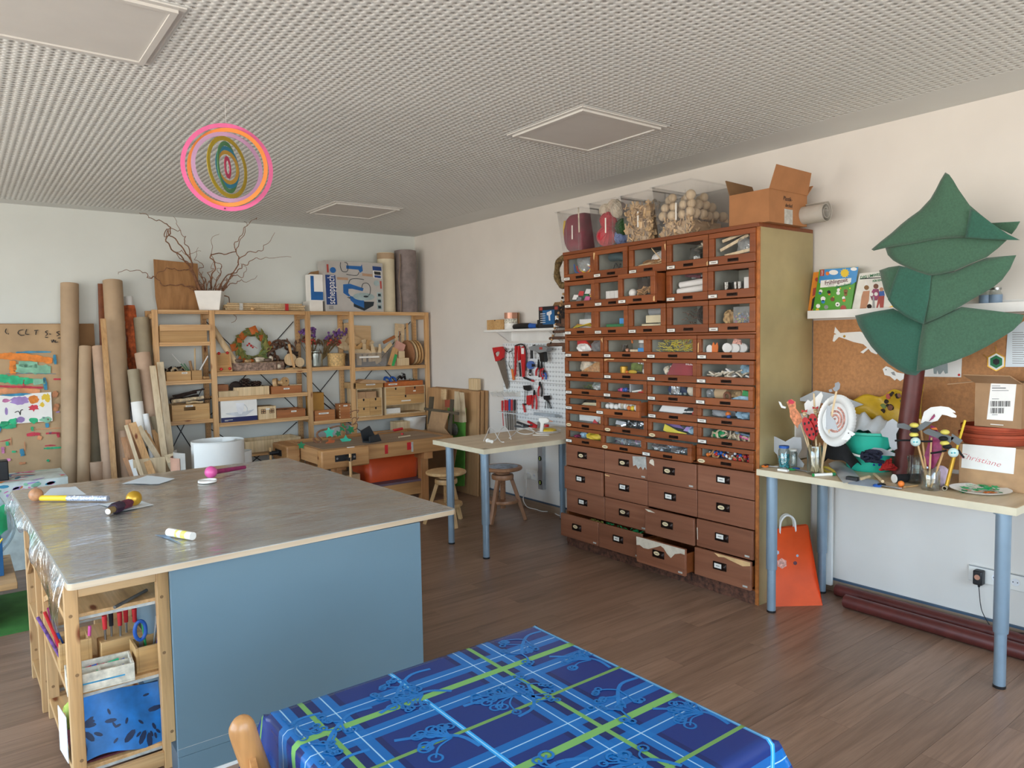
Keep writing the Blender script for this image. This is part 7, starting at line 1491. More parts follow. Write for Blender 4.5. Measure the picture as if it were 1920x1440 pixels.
bk=book('green picture book about springtime crafts with smiling sun on the cover',[(152,102),(435,82),(385,405),(102,416)],3.915,[('sky_print','book_sky',[(152,102),(435,82),(418,190),(380,215),(340,190),(250,215),(140,200)],0),('cloud_print','paper',circ(250,122,34,14,.55),1),('cloud_print','paper',circ(400,97,24,14,.55),1),('sun_print','yellow',star(333,127,36),1),('title_panel','paper',[(155,182),(383,163),(378,205),(310,222),(150,236)],1),('publisher_tab','print_red',[(152,102),(182,100),(180,148),(148,150)],1)]+[('animal_print',mm,circ(cx,cy,r,10),2) for cx,cy,r,mm in ((155,262,13,'paper'),(150,276,11,'book_sky'),(215,268,13,'ink'),(218,284,9,'orange'),(287,252,12,'paper'),(284,276,14,'paper'),(340,262,16,'cardboard_dark'),(340,285,13,'cardboard_dark'),(172,318,18,'paper'),(172,340,14,'book_sky'),(242,322,16,'print_brown'),(325,312,12,'paper'),(328,330,12,'orange'),(135,372,16,'paper'),(130,402,13,'yellow'),(195,380,16,'print_grey'),(280,360,17,'paper'),(280,362,6,'yellow'),(205,130,14,'orange'),(212,158,16,'book_sky'),(300,240,6,'yellow'),(372,240,6,'yellow'),(250,305,5,'yellow'))]+[('price_star','print_red',star(322,388,26),2)],'book_green')
def wtext(parent,name,s,size,m_,cv,p,x,sx=1,tilt=0,bold=0,shear=0):
 q=pt(cv,p,x)-parent.location; M=frame(q,(0,-1,0),(0,0,1))@Matrix.Rotation(tilt,4,'Z'); text(name,s,size,m_,parent,M,sx=sx,bold=bold,shear=shear,ext=.0003)
wtext(bk,'title','Frühlingszeit',.032,'wine',CK,(268,190),3.9135,.82,R(4),.0004); wtext(bk,'subtitle','Bastelbuch',.020,'leaf_dkgreen',CK,(322,218),3.9133,1.05,R(9),.0002,.3)
q=pt(CK,(166,126),3.9135)-bk.location; text('tab_text','TOPP',.012,'paper',bk,frame(q,(0,0,1),(0,1,0)),ext=.0003)
for k in range(2): rel_o=bk.location; B().bb(0,.0004,-.0,.05-.012*k,0,.0025).obj('text_line','print_grey',bk,loc=pt(CK,(255,214+k*10),3.9138)-bk.location-V3((0,.0,0)))
bw=book('white craft book for children with three costumed children on the cover',[(450,130),(640,112),(700,395),(392,406)],3.925,[('title_bar','ink',[(446,166),(600,158),(600,164),(446,174)],1),('cone_hat','paper',[(493,180),(508,215),(476,222)],2),('figure_print','cardboard_dark',circ(495,235,18,12),2),('figure_print','skin_print',[(470,262),(518,258),(512,330),(490,400),(444,402),(458,300)],1),('figure_print','print_brown',circ(565,225,19,12),2),('figure_print','magenta',[(545,245),(585,245),(592,290),(575,330),(535,330),(520,290)],1),('scissors_print','paper',circ(532,285,14,12),3),('scissors_print','paper',circ(566,283,14,12),3),('scissors_print','print_grey',[(542,300),(552,300),(558,395),(538,395)],3),('figure_print','skin_print',circ(606,248,15,12),2),('figure_print','blue',[(590,262),(625,258),(630,295),(588,298)],1),('figure_print','print_red',[(585,298),(628,296),(620,390),(596,392),(590,350),(575,395),(566,390)],1),('dark_print','bark_dark',circ(516,375,18,12),2),('gold_band','gold',[(630,395),(700,362),(702,380),(660,397)],1)],'book_white')
wtext(bw,'title','DAS UMWELT-',.021,'leaf_dkgreen',CK,(535,147),3.9238,.92,R(5),.0004); wtext(bw,'title','FÜR KINDER',.016,'leaf_dkgreen',CK,(590,181),3.9238,.8,R(5),.0004)
# jars on the ledge right of the tree
for x,y,l in ((1848,574,'clear glass jar with a dark label on the ledge behind the tree'),(1866,573,'second glass jar on the ledge, partly hidden by the tree')):
 p=at(x,y,0,3.95); t=thing('ledge_jar',l,'jar',(3.95,p.y,LZ)); B().lathe([(0,0),(.026,0),(.028,.004),(.028,.075),(.022,.085),(.022,.095)],18).obj('glass','jar_glass',t); B().lathe([(.0285,.03),(.029,.032),(.029,.07),(.0285,.072)],18).obj('label_band','strip_blue' if 'strip_blue' in MATS else 'blue',t); B().lathe([(0,.095),(.024,.095),(.024,.105),(0,.105)],18).obj('lid','steel',t)
solo('paper_pile',B().bb(3.905,3.985,1.02,1.22,LZ,LZ+.012),'paper','flat pile of papers lying on the right of the ledge','paper')
# pinned cut-outs
wh=multi('paper_whale','white paper whale cut-out pinned to the brown board','cut-out',pt(CK,(330,600),XW-.016),[('whale_body','paper',fp(CK,[(262,527),(285,555),(300,572),(350,568),(450,562),(520,600),(600,700),(570,732),(530,715),(510,690),(470,725),(450,715),(500,680),(470,655),(400,640),(345,620),(290,602),(255,638),(243,632),(255,585),(272,582),(254,572)],XW-.016,.0015)),('pin','gold',B().sph(pt(CK,(330,597),XW-.018),.007,8,6))])
multi('paper_fish','white paper fish cut-out pinned below the green tree','cut-out',pt(CK,(700,880),XW-.016),[('fish_body','paper',fp(CK,[(615,840),(640,820),(670,830),(720,865),(800,880),(800,910),(770,915),(745,930),(720,912),(705,925),(670,895),(630,885)],XW-.016,.0015)),('fin_print','print_grey',fp(CK,[(675,865),(700,860),(712,890),(690,885)],XW-.0176,.0003)),('eye','ink',B().cyl(pt(CK,(640,845),XW-.0175),pt(CK,(640,845),XW-.0182),.003,n=8))])
multi('drawing_sheet','white drawing of a grey animal pinned below the green tree','drawing',pt(CA,(1320,80),XW-.016),[('sheet','paper',fp(CA,[(1150,-40),(1475,-60),(1468,105),(1180,100)],XW-.016,.0012)),('animal_print','leaf_grey',fp(CA,[(1265,10),(1370,5),(1372,75),(1352,80),(1340,55),(1320,82),(1305,82),(1295,55),(1290,82),(1270,80)],XW-.0173,.0003)),('pin','tool_red',B().sph(pt(CA,(1452,88),XW-.018),.006,8,6))])
multi('suncatcher','hexagonal yarn suncatcher hanging on the pin board','suncatcher',pt(CT,(1262,1295),XW-.016),[('yarn_layer',m_,fp(CT,[(1262+cos(R(90+60*k))*r*(1 if k in(0,3) else 1.05),1297-sin(R(90+60*k))*r) for k in range(6)],XW-.016-.002*i,.002)) for i,(r,m_) in enumerate(((62,'gold'),(54,'paper'),(42,'leaf_dkgreen'),(22,'ink')))]+[('string','gold',ft(CT,[(1257,1195),(1262,1240)],XW-.017,.001)),('string','gold',ft(CT,[(1180,1250),(1215,1285)],XW-.017,.001))])
ps=multi('printed_sheet','printed list in a clear sleeve on the right of the pin board','sheet',pt(CT,(1400,1200),XW-.016),[('sheet','paper_blue',fp(CT,[(1335,1110),(1460,1020),(1460,1330),(1320,1330)],XW-.016,.0012))])
for k in range(15):
 y=1110+k*14; a=pt(CT,(1365,y),XW-.0176); rel(B().bb(XW-.0177,XW-.0173,a.y-.045-.02*((k*7)%3),a.y,a.z-.0016,a.z+.0016)).obj('text_line','print_grey',ps)
# felt tree: brown card trunk and four tiers of green felt
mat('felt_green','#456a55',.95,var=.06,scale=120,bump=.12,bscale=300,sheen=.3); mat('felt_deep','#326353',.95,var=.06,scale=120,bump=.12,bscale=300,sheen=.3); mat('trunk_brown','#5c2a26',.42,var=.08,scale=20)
tb_=at(1690,889,2,RZ); TX=tb_.x; tt=at(1716,690,0,TX+.0); tr=thing('felt_tree','tall green felt fir tree on a brown cardboard trunk on the craft table','tree',(tb_.x,tb_.y,RZ)); o0=tr.location
dr=(tt-tb_); rel(B().pipe(V3((tb_.x,tb_.y,RZ)),tb_+dr*1.9,.0445,.004,24)).obj('trunk','trunk_brown',tr)
def felt(pts,x,m_,name='felt_tier',bulge=.02):
 P=[pt(CT,p,x) for p in pts]; n=len(P); c=sum(P,V3((0,0,0)))/n; b=B(); rings=[]
 K=5
 for k in range(K+1):
  f=k/K
  for p in P:
   q=c+(p-c)*f; q.x=x-bulge*(1-f*f); b.v.append(tuple(q))
 b.v=[b.v[0]]+b.v[n:]  # one centre point
 idx=lambda k,i:0 if k==0 else 1+(k-1)*n+i%n
 for i in range(n): b.f.append((0,idx(1,i+1),idx(1,i)))
 for k in range(1,K):
  for i in range(n): b.f.append((idx(k,i),idx(k,i+1),idx(k+1,i+1),idx(k+1,i)))
 rel(b).obj(name,m_,tr,solid=.004,smooth=60)
FX=TX-.05
felt([(1225,405),(1415,395),(1390,440),(1360,478),(1280,440)],FX-.0,'felt_green','felt_scrap',0)
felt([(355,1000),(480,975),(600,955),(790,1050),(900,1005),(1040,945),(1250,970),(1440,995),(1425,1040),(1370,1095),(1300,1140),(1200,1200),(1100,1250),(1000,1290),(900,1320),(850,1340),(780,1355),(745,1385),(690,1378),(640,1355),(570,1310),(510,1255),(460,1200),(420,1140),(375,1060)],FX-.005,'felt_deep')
felt([(790,1050),(900,1005),(1040,945),(1250,970),(1440,995),(1425,1040),(1370,1095),(1300,1140),(1200,1200),(1100,1250),(1000,1290),(900,1320),(850,1340),(750,1357),(765,1200)],FX-.032,'felt_green','felt_overlay',.006)
felt([(510,710),(570,690),(640,680),(735,700),(835,725),(1000,715),(1100,670),(1200,630),(1300,620),(1390,612),(1350,700),(1300,770),(1240,820),(1100,900),(1000,960),(900,1010),(795,1055),(740,1035),(680,1005),(600,945),(560,880),(540,830)],FX-.045,'felt_green')
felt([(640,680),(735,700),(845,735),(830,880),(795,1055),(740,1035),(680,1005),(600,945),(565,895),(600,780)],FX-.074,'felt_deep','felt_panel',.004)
felt([(550,565),(700,520),(860,500),(1100,490),(1330,515),(1270,570),(1200,625),(1100,665),(1000,710),(900,735),(835,742),(760,720),(700,695),(640,668),(600,645),(565,610)],FX-.075,'felt_green')
felt([(935,80),(960,95),(985,130),(1020,190),(1090,290),(1160,350),(1230,405),(1340,480),(1415,515),(1300,512),(1200,508),(1050,497),(950,500),(860,512),(700,542),(560,562),(475,583),(460,575),(520,525),(590,470),(650,415),(700,375),(770,325),(840,250),(875,190),(905,130)],FX-.095,'felt_green')
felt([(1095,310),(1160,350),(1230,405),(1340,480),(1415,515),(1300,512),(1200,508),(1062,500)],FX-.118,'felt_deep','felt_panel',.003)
# ------------------------------------------------------------------ on the craft table, left end
mat('cloud_grey','#9c9fa3',.7,var=.03); mat('cloud_light','#b9bcc0',.7,var=.03)
solo('paper_cloud',fp(CB,[(40,485),(60,470),(85,480),(120,462),(165,470),(165,770),(80,770),(70,650),(50,600)],3.66,.003),'cloud_grey','grey paper cloud leaning against the cabinet side','cut-out')
solo('paper_petals',fp(CB,[(98,525),(160,540),(240,580),(310,540),(375,545),(380,640),(345,705),(400,770),(390,800),(200,800),(170,690),(120,640)],3.60,.003),'cloud_light','pale grey paper petals behind the small jars','cut-out')
solo('white_carton',B().box((3.86,at(*CB((270,500)),0,3.86).y,RZ+.13),(.10,.17,.26),R(-6)),'paper','plain white carton behind the paper petals','carton')
def jar(label,cv,p,r,h,lidm,fill,fm,x=None):
 q=at(*cv(p),2,RZ); t=thing('screw_jar',label,'jar',(q.x,q.y,RZ)); B().lathe([(0,0),(r*.93,0),(r,.004),(r,h*.8),(r*.8,h*.88),(r*.8,h*.93),(r*.77,h*.93),(r*.77,h*.87),(r*.96,h*.79),(r*.96,.006),(0,.003)],22).obj('glass','jar_glass',t)
 if lidm: B().lathe([(0,h*.9),(r*.86,h*.9),(r*.88,h*.93),(r*.88,h),(0,h)],22).obj('lid',lidm,t)
 if fill: 
  b=B(); rg=random.Random(4)
  for k in range(90): a=rg.uniform(0,2*PI); rr_=r*.82*math.sqrt(rg.random()); b.sph((cos(a)*rr_,sin(a)*rr_,.012+rg.random()*h*fill),.006,6,4)
  b.obj('beads',fm,t)['kind']='stuff'
 return t
mat('turq','#2a9aa8',.3,var=.35,scale=120)
jar('screw jar with blue lid, half full of turquoise beads',CB,(226,812),.030,.125,'blue',.55,'turq'); j2=jar('small clear jar with a white lid beside the turquoise beads',CB,(305,800),.021,.10,'white_plastic',0,None); B().bb(-.014,-.0,-.014,.014,.02,.06).obj('paper_inside','paper',j2)
def scissors(label,cv,p,a,m1,m2):
 q=at(*cv(p),2,RZ); t=thing('scissors',label,'scissors',(q.x,q.y,RZ),a,'scissors on the craft table'); B().torus((-.03,.016,.005),.015,.0042,16,6,sy=1.2).obj('handle',m1,t); B().torus((-.03,-.016,.005),.015,.0042,16,6,sy=1.2).obj('handle',m2,t); B().bar((-.015,.006,.004),(.075,-.006,.004),.012,.002).bar((-.015,-.006,.0065),(.075,.006,.0065),.012,.002).obj('blade','steel',t)
scissors('black and orange scissors at the left end of the craft table',CB,(120,797),R(-70),'black_plastic','orange'); scissors('blue and green scissors in front of the small jars',CB,(350,828),R(-100),'blue','green'); scissors('black and blue scissors in front of the yarn tangle',CC,(335,872),R(-95),'black_plastic','blue')
q=at(*CB((220,830)),2,RZ); solo('eraser',B().box((q.x,q.y,RZ+.005),(.02,.055,.010),R(4)),'white_plastic','white eraser in front of the jar of turquoise beads','eraser')
a=at(*CB((480,878)),2,RZ); c=at(*CB((660,870)),2,RZ); mk=thing('marker_pen','white marker pen with green cap on the table edge','marker',(a.x,a.y,RZ)); e=c-a; B().cyl(V3((0,0,.008)),e*.85+V3((0,0,.008)),.008,n=12).obj('barrel','white_plastic',mk); B().cyl(e*.85+V3((0,0,.008)),e+V3((0,0,.008)),.0085,n=12).obj('cap','leaf_dkgreen',mk); B().cyl(-e*.05+V3((0,0,.008)),V3((0,0,.008)),.0085,n=12).obj('end_cap','green',mk)
# tall jar with stick figures
q=at(*CB((490,855)),2,RZ); J1=q; j=thing('stick_jar','tall glass jar full of wooden stick puppets','jar',(q.x,q.y,RZ)); B().lathe([(0,0),(.036,0),(.039,.004),(.039,.135),(.035,.142),(.036,.15),(.0335,.15),(.032,.142),(.0365,.133),(.0365,.008),(0,.004)],22).obj('glass','jar_glass',j)
JX=J1.x
def puppet(name,label,cat,base,topp,x0_,x1_,parts,sm='board_light',r=.0042):
 a=V3((x0_,pt(CB,base,x0_).y,RZ+.012)); c=pt(CB,topp,x1_); t=thing(name,label,cat,a); global o0; o0=t.location
 rel(B().cyl(a,c,r,n=8)).obj('stick',sm,t)
 for n_,m_,bl in parts: rel(bl).obj(n_,m_,t)
mat('lion_orange','#d98a63',.7,var=.2,scale=60); mat('lady_red','#c4282a',.45)
puppet('lion_puppet','orange crayoned paper lion on a wooden stick','puppet',(500,850),(370,430),JX-.01,JX-.03,[('lion_body','lion_orange',fp(CB,[(250,245),(290,218),(325,240),(330,300),(365,345),(390,405),(350,440),(345,470),(310,425),(280,370),(275,310)],JX-.04,.002)),('paper_tail','paper',fp(CB,[(182,238),(200,245),(215,275),(245,285),(240,300),(205,292),(190,262)],JX-.035,.002)),('face_print','paint_red',fp(CB,[(262,228),(290,222),(318,245),(300,262),(268,258)],JX-.0425,.0005))])
def lady(label,base,topp,body,head,x,seed):
 cx,cy,rx_,ry_,an=body; E_=lambda u_,v_:(cx+u_*cos(an)-v_*sin(an),cy+u_*sin(an)+v_*cos(an))
 el=[E_(rx_*cos(2*PI*k/18),ry_*sin(2*PI*k/18)) for k in range(18)]; parts=[('wing_case','lady_red',fp(CB,el,x,.004))]
 for u_,v_ in ((-.45,-.5),(.4,-.45),(-.45,0),(.45,.1),(-.4,.5),(.4,.55)): parts.append(('spot','ink',fp(CB,[(E_(u_*rx_,v_*ry_)[0]+9*cos(t),E_(u_*rx_,v_*ry_)[1]+13*sin(t)) for t in [2*PI*i/10 for i in range(10)]],x-.004,.0006)))
 parts+=[('head','board_light',B().sph(pt(CB,head,x),.011,10,8)),('bow','lady_red',fp(CB,[(head[0]-24,head[1]-36),(head[0],head[1]-26),(head[0]+24,head[1]-38),(head[0]+22,head[1]-14),(head[0],head[1]-22),(head[0]-22,head[1]-14)],x-.002,.004)),('eye','ink',B().sph(pt(CB,(head[0]-6,head[1]-4),x-.011),.002,6,5)),('eye','ink',B().sph(pt(CB,(head[0]+8,head[1]-5),x-.011),.002,6,5))]
 puppet('ladybird_puppet',label,'puppet',base,topp,JX-.005,x+.004,parts)
lady('left of two red felt ladybirds on sticks in the tall jar',(480,850),(390,360),(440,470,42,105,R(-22)),(402,345),JX-.05,1); lady('right of two red felt ladybirds on sticks in the tall jar',(500,850),(500,300),(480,440,42,100,R(-8)),(495,318),JX-.04,2)
puppet('swan_puppet','white paper bird on a stick behind the ladybirds','puppet',(510,850),(480,170),JX+.005,JX-.02,[('paper_bird','paper',fp(CB,[(400,260),(430,225),(455,240),(500,200),(545,155),(560,190),(540,250),(520,330),(470,370),(420,340),(405,300)],JX-.012,.002))])
puppet('feather_puppet','grey paper feather on a stick in front of the paper plate','puppet',(540,850),(680,110),JX+.01,JX-.05,[('grey_feather','cloud_grey',fp(CB,[(660,85),(690,72),(705,90),(700,130),(675,155),(655,150),(640,130),(662,110)],JX-.054,.002)),('small_feather','cloud_grey',fp(CB,[(608,140),(632,132),(640,155),(615,160)],JX-.05,.002))],r=.005)
puppet('dog_puppet','grey paper animal on a stick below the feather','puppet',(545,850),(600,300),JX+.0,JX-.035,[('grey_cutout','cloud_light',fp(CB,[(575,260),(620,280),(625,360),(660,400),(690,490),(640,470),(600,480),(570,440)],JX-.038,.002))])
for k,(a,c) in enumerate((((460,850),(530,600)),((530,850),(455,610)),((550,850),(530,590)),((450,840),(500,620)))): stick('wooden_skewer','bare wooden skewer standing in the tall puppet jar','stick',V3((JX+.008,pt(CB,a,JX).y,RZ+.01)),pt(CB,c,JX+.01),.0038,'board_light','bare skewers in the puppet jar')
pl_=pt(CB,(660,400),JX+.02); pp=thing('paper_plate','white paper plate with a crayoned pink snail standing on its edge','plate',(pl_.x,pl_.y,pl_.z),rot=(0,R(-90),R(76))); pp.scale=(1.42,1.42,1.42)
n_=48; prof=[(0,0),(.055,0),(.062,.002)]; b=B(); b.lathe(prof,n_); b.obj('plate_base','paper',pp,solid=.001); b=B()
vs=[]
for i in range(n_*2): t=2*PI*i/(n_*2); z_=.006+(.0012 if i%2 else -.0012); vs+=[(.062*cos(t),.062*sin(t),.002),(.092*cos(t),.092*sin(t),z_+.004)]
b.add(vs,[(2*i,2*((i+1)%(n_*2)),2*((i+1)%(n_*2))+1,2*i+1) for i in range(n_*2)]); b.obj('fluted_rim','paper',pp,solid=.001)
mat('crayon_pink','#d89a8c',.8,var=.25,scale=90); P=[]
for i in range(70): t=i*.27; r_=.006+.00058*i; P.append((r_*cos(t),r_*sin(t),.0022))
B().tube(P,.004,4).obj('spiral_drawing','crayon_pink',pp)
solo('cat_tag',fp(CB,[(715,560),(765,475),(800,492),(835,515),(800,540),(770,570)],JX-.06,.0015),'paper','small white paper cat face below the plate','cut-out'); 
ct_=[o for o in COL.objects if o.name.startswith('cat_tag')][0]; cp=ct_.location
for p_ in ((775,508),(800,535)): q=pt(CB,p_,JX-.0615)-cp; B().cyl(q,q-V3((.0006,0,0)),.003,n=8).obj('eye','ink',ct_)
solo('grey_sheet',fp(CB,[(345,220),(500,145),(700,185),(905,265),(800,300),(600,260),(370,235)],3.86,.003),'cloud_light','large pale grey sheet sticking up behind the puppets','sheet')
# black cloth, bucket, yellow bag
mat('black_cloth','#141416',.9,var=.1,bump=.3,bscale=40); cb0=at(*CB((680,770)),0,3.60)
solo('black_cloth',B().grid(lambda u,v:(3.56+.10*v,cb0.y+.115-.21*u,RZ+.003+.165*sin(PI*(.08+.84*u))**.7*sin(PI*(.15+.7*v))+.010*sin(9*u+5*v)),16,10),'black_cloth','heap of black cloth between stick jar and bucket','cloth',solid=.003,smooth=80)
solo('yellow_chenille',B().tube(spath([(3.52,cb0.y+.07,RZ+.006),(3.525,cb0.y+.03,RZ+.03),(3.53,cb0.y-.01,RZ+.02),(3.52,cb0.y-.03,RZ+.006),(3.53,cb0.y+.02,RZ+.008),(3.525,cb0.y+.06,RZ+.03)],5),.007,7),mat('chenille_yellow','#b3983a',.95,bump=.8,bscale=200),'curl of yellow chenille wire before the black cloth','chenille')
bc=at(*CC((190,690)),0,3.80); bkt=thing('bucket','turquoise plastic bucket with a white handle','bucket',(3.80,bc.y+.0,RZ),R(10)); mat('bucket_turq','#2fb39a',.35,var=.03)
B().lathe([(0,0),(.105,0),(.11,.01),(.138,.19),(.145,.195),(.145,.207),(.136,.207),(.131,.19),(.104,.014),(0,.01)],32).obj('bucket_shell','bucket_turq',bkt)
B().tube(spath([(-.03,.145,.18),(-.10,.12,.14),(-.155,.05,.10),(-.16,-.05,.09),(-.10,-.12,.12),(-.02,-.145,.15)],6),.006,8).obj('handle','white_plastic',bkt)
mat('bag_white','#c9ced2',.5,var=.05,bump=.3,bscale=25); mat('bag_yellow','#c9a227',.35,var=.1,bump=.4,bscale=22)
solo('plastic_film_heap',B().grid(lambda u,v:(3.74+.16*v,bc.y+.17-.30*u,RZ+.20+.085*sin(PI*u)*sin(PI*v)+.016*sin(14*u+6*v)+.01*sin(31*u)),22,14),'bag_white','crumpled white plastic film in the top of the bucket','plastic film',solid=.002,smooth=50)
yb=solo('yellow_bag',B().grid(lambda u,v:(3.90+.02*sin(9*u+4*v),bc.y+.20-.42*u,RZ+.24+.16*v*(.65+.6*u)+.014*sin(17*u+3*v)),22,12),'bag_yellow','shiny yellow printed bag standing behind the bucket','bag',solid=.003,smooth=40)
for k in range(16):
 u,v=ru(.5,.92),ru(.45,.92); c=V3((3.90+.02*sin(9*u+4*v)-.006,bc.y+.20-.42*u,RZ+.24+.16*v*(.65+.6*u)+.014*sin(17*u+3*v)))-yb.location; r=ru(.008,.018); B().prism([(r*cos(t)*ru(.7,1.2),r*sin(t)) for t in [2*PI*i/9 for i in range(9)]],.001,c,(0,-1,0),(0,0,1)).obj('printed_motif',rnd.choice(['print_red','bark_dark','leaf_green','print_brown']),yb)
solo('grey_cloud_stick',fp(CC,[(290,375),(330,340),(350,290),(400,262),(440,290),(455,350),(430,400),(440,530),(410,545),(375,510),(360,430),(310,420)],3.70,.003),'cloud_light','pale grey paper cloud left of the brown trunk','cut-out')
solo('grey_oval',fp(CC,[(195,540),(230,520),(300,525),(420,570),(420,595),(300,590),(215,570)],3.60,.003),'cloud_grey','dark grey paper oval in front of the bucket','cut-out')
# yarn and chenille tangle
def tangle(label,c,m_,seed,n,r,sx):
 rg=random.Random(seed); b=B()
 for k in range(n):
  P=[]; a=rg.uniform(0,6.28)
  for i in range(7): P.append((c[0]+rg.uniform(-.03,.03),c[1]+rg.uniform(-sx,sx),c[2]+abs(rg.uniform(-.04,.06))))
  b.tube(spath(P,5),r,6)
 return solo('chenille_tangle',b,m_,label,'chenille')
mat('yarn_blue','#1f3f9a',.9,bump=.8,bscale=250); mat('yarn_red','#b5231f',.9,bump=.8,bscale=250); mat('yarn_dark','#1c1f33',.9,bump=.8,bscale=250)
c0=at(*CC((200,740)),2,RZ); tangle('blue tangle of chenille wires in front of the bucket',(c0.x+.02,c0.y,RZ+.03),'yarn_blue',3,9,.006,.055); c1=at(*CC((340,780)),2,RZ); tangle('red tangle of chenille wires beside the brown trunk',(c1.x+.02,c1.y,RZ+.03),'yarn_red',4,6,.006,.03); c2=at(*CC((220,600)),0,3.55); tangle('dark tangle of chenille wires above the blue one',(3.56,c2.y,RZ+.08),'yarn_dark',5,6,.006,.05)
for k,(a,c,l) in enumerate((((115,815),(190,795),'left short white stick in the yarn tangle'),((235,770),(310,840),'right short white stick in front of the yarn tangle'))):
 a=at(*CC(a),2,RZ); c=at(*CC(c),2,RZ); stick('white_dowel',l,'stick',(a.x,a.y,RZ+.008),(c.x,c.y,RZ+.010),.0075,'board_light')
P=[at(*CA(p),2,RZ) for p in ((510,730),(660,745),(755,850),(620,870))]
solo('leaf_paper',B().grid(lambda u,v:tuple(((P[0]*(1-u)+P[1]*u)*(1-v)+(P[3]*(1-u)+P[2]*u)*v)+V3((0,0,.002+.02*(1-v)*sin(PI*u)))),10,8,.0006),'cloud_light','curled pale grey paper leaf at the front of the table','paper')
P2=[at(*CA(p),2,RZ) for p in ((690,820),(870,850),(890,905),(650,875))]
solo('blue_paper',B().grid(lambda u,v:tuple(((P2[0]*(1-u)+P2[1]*u)*(1-v)+(P2[3]*(1-u)+P2[2]*u)*v)+V3((0,0,.001))),4,4,.0006),mat('paper_bluish','#a9b6c8',.7),'bluish paper sheet lying under the white sticks','paper')
a=at(*CA((685,850)),2,RZ); solo('black_clip',B().box((a.x,a.y,RZ+.010),(.03,.055,.02),R(3)),'black_plastic','black bulldog clip on the curled grey leaf','clip',bevel=.003)
a=at(*CC((415,835)),2,RZ); c=at(*CC((640,825)),2,RZ); br=thing('felt_roll','black felt roll with a white disc at its end','roll',(a.x,a.y,RZ)); e=c-a; B().cyl(V3((0,0,.021)),e+V3((0,0,.021)),.020,n=18).obj('roll_body','black_cloth',br); u=e.normalized(); B().cyl(-u*.004+V3((0,0,.021)),V3((0,0,.021)),.021,n=18).obj('end_disc','white_plastic',br)
a=at(*CC((473,870)),2,RZ); solo('orange_bead',B().sph((a.x,a.y,RZ+.0145),.0145,14,10),'orange','orange wooden bead in front of the black felt roll','bead'); a=at(*CC((500,880)),2,RZ); c=at(*CC((620,865)),2,RZ); stick('wooden_stick','flat wooden stick beside the orange bead','stick',(a.x,a.y,RZ+.004),(c.x,c.y,RZ+.004),.004,'stool_wood')
# second jar: bees, purple shape, hand
q=at(*CC((735,895)),2,RZ); J2=q; j=thing('bee_jar','low glass jar with bee puppets on sticks','jar',(q.x,q.y,RZ)); B().lathe([(0,0),(.036,0),(.039,.004),(.039,.085),(.034,.092),(.036,.1),(.0335,.1),(.0315,.092),(.0365,.083),(.0365,.008),(0,.004)],22).obj('glass','jar_glass',j)
solo('pipe_jar',B().lathe([(0,0),(.033,0),(.035,.004),(.035,.13),(.033,.13),(.033,.006),(0,.004)],20,(J2.x+.10,pt(CC,(600,760),J2.x+.10).y,RZ)),'jar_glass','second clear jar behind the bee jar','jar')
X2=J2.x
def puppet2(name,label,cat,base,topp,x1_,parts,r=.0045,sm='stool_wood'):
 a=V3((X2,pt(CC,base,X2).y,RZ+.012)); c=pt(CC,topp,x1_); t=thing(name,label,cat,a); global o0; o0=t.location
 rel(B().cyl(a,c,r,n=8)).obj('stick',sm,t)
 for n_,m_,bl in parts: rel(bl).obj(n_,m_,t)
mat('bee_yellow','#e0d060',.6); mat('bee_head','#cfe6e2',.4); mat('felt_black','#18181a',.95); mat('felt_grey','#6e7274',.95,var=.05)
def bee(label,base,topp,head,bodyc,wings,arms,x):
 pr=[]
 for i,(cx,cy) in enumerate(bodyc): pr.append(('body_ring','bee_yellow' if i%2==0 else 'felt_black',B().sph(pt(CC,(cx,cy),x),.019,12,8,(1,1,.62))))
 pr.append(('head','bee_head',B().sph(pt(CC,head,x-.012),.021,14,10)))
 for dx in (-14,14): pr.append(('eye','turq',B().sph(pt(CC,(head[0]+dx,head[1]+2),x-.033),.0035,8,6)))
 for w in wings: pr.append(('wing','felt_grey',fp(CC,w,x+.012,.003)))
 for a_ in arms: pr.append(('arm','felt_black',ft(CC,a_,x,.0045)))
 puppet2('bee_puppet',label,'puppet',base,topp,x,pr)
bee('left bee puppet with round white head in the low jar',(720,880),(620,480),(602,468),[(590,320),(592,365),(588,405),(598,435)],[[(440,305),(500,302),(590,340),(620,350),(600,375),(440,340)],[(600,340),(690,285),(755,295),(660,365),(610,372)]],[[(560,455),(480,455),(420,458)],[(640,462),(700,465),(752,462)]],X2-.03)
bee('right bee puppet with black bow in the low jar',(740,880),(850,560),(940,565),[(865,382),(850,440),(862,480),(885,510)],[[(670,375),(720,350),(950,430),(900,490),(790,430),(690,395)],[(930,395),(1025,455),(985,500),(920,450)]],[[(880,545),(800,562),(738,570)],[(930,520),(950,570),(970,600)],[(985,540),(1010,580),(1035,610)]],X2-.02)
puppet2('purple_puppet','large purple paper shape on a stick in the low jar','puppet',(720,880),(745,430),X2+.03,[('purple_paper','magenta',fp(CC,[(665,740),(680,600),(720,470),(740,320),(790,340),(830,450),(840,560),(800,640),(770,700),(700,745)],X2+.035,.003)),('orange_tip','orange',fp(CC,[(740,345),(790,340),(800,362),(760,362)],X2+.03,.003))])
puppet2('hand_puppet','white paper hand on a stick behind the bees','puppet',(715,880),(640,265),X2+.08,[('paper_hand','paper',fp(CC,[(650,300),(680,200),(740,160),(830,150),(900,160),(955,195),(960,210),(930,205),(970,235),(965,252),(930,250),(880,232),(840,225),(800,280),(740,296)],X2+.075,.002)),('purple_leaf','magenta',fp(CC,[(720,288),(745,250),(770,218),(778,240),(760,262)],X2+.07,.002))])
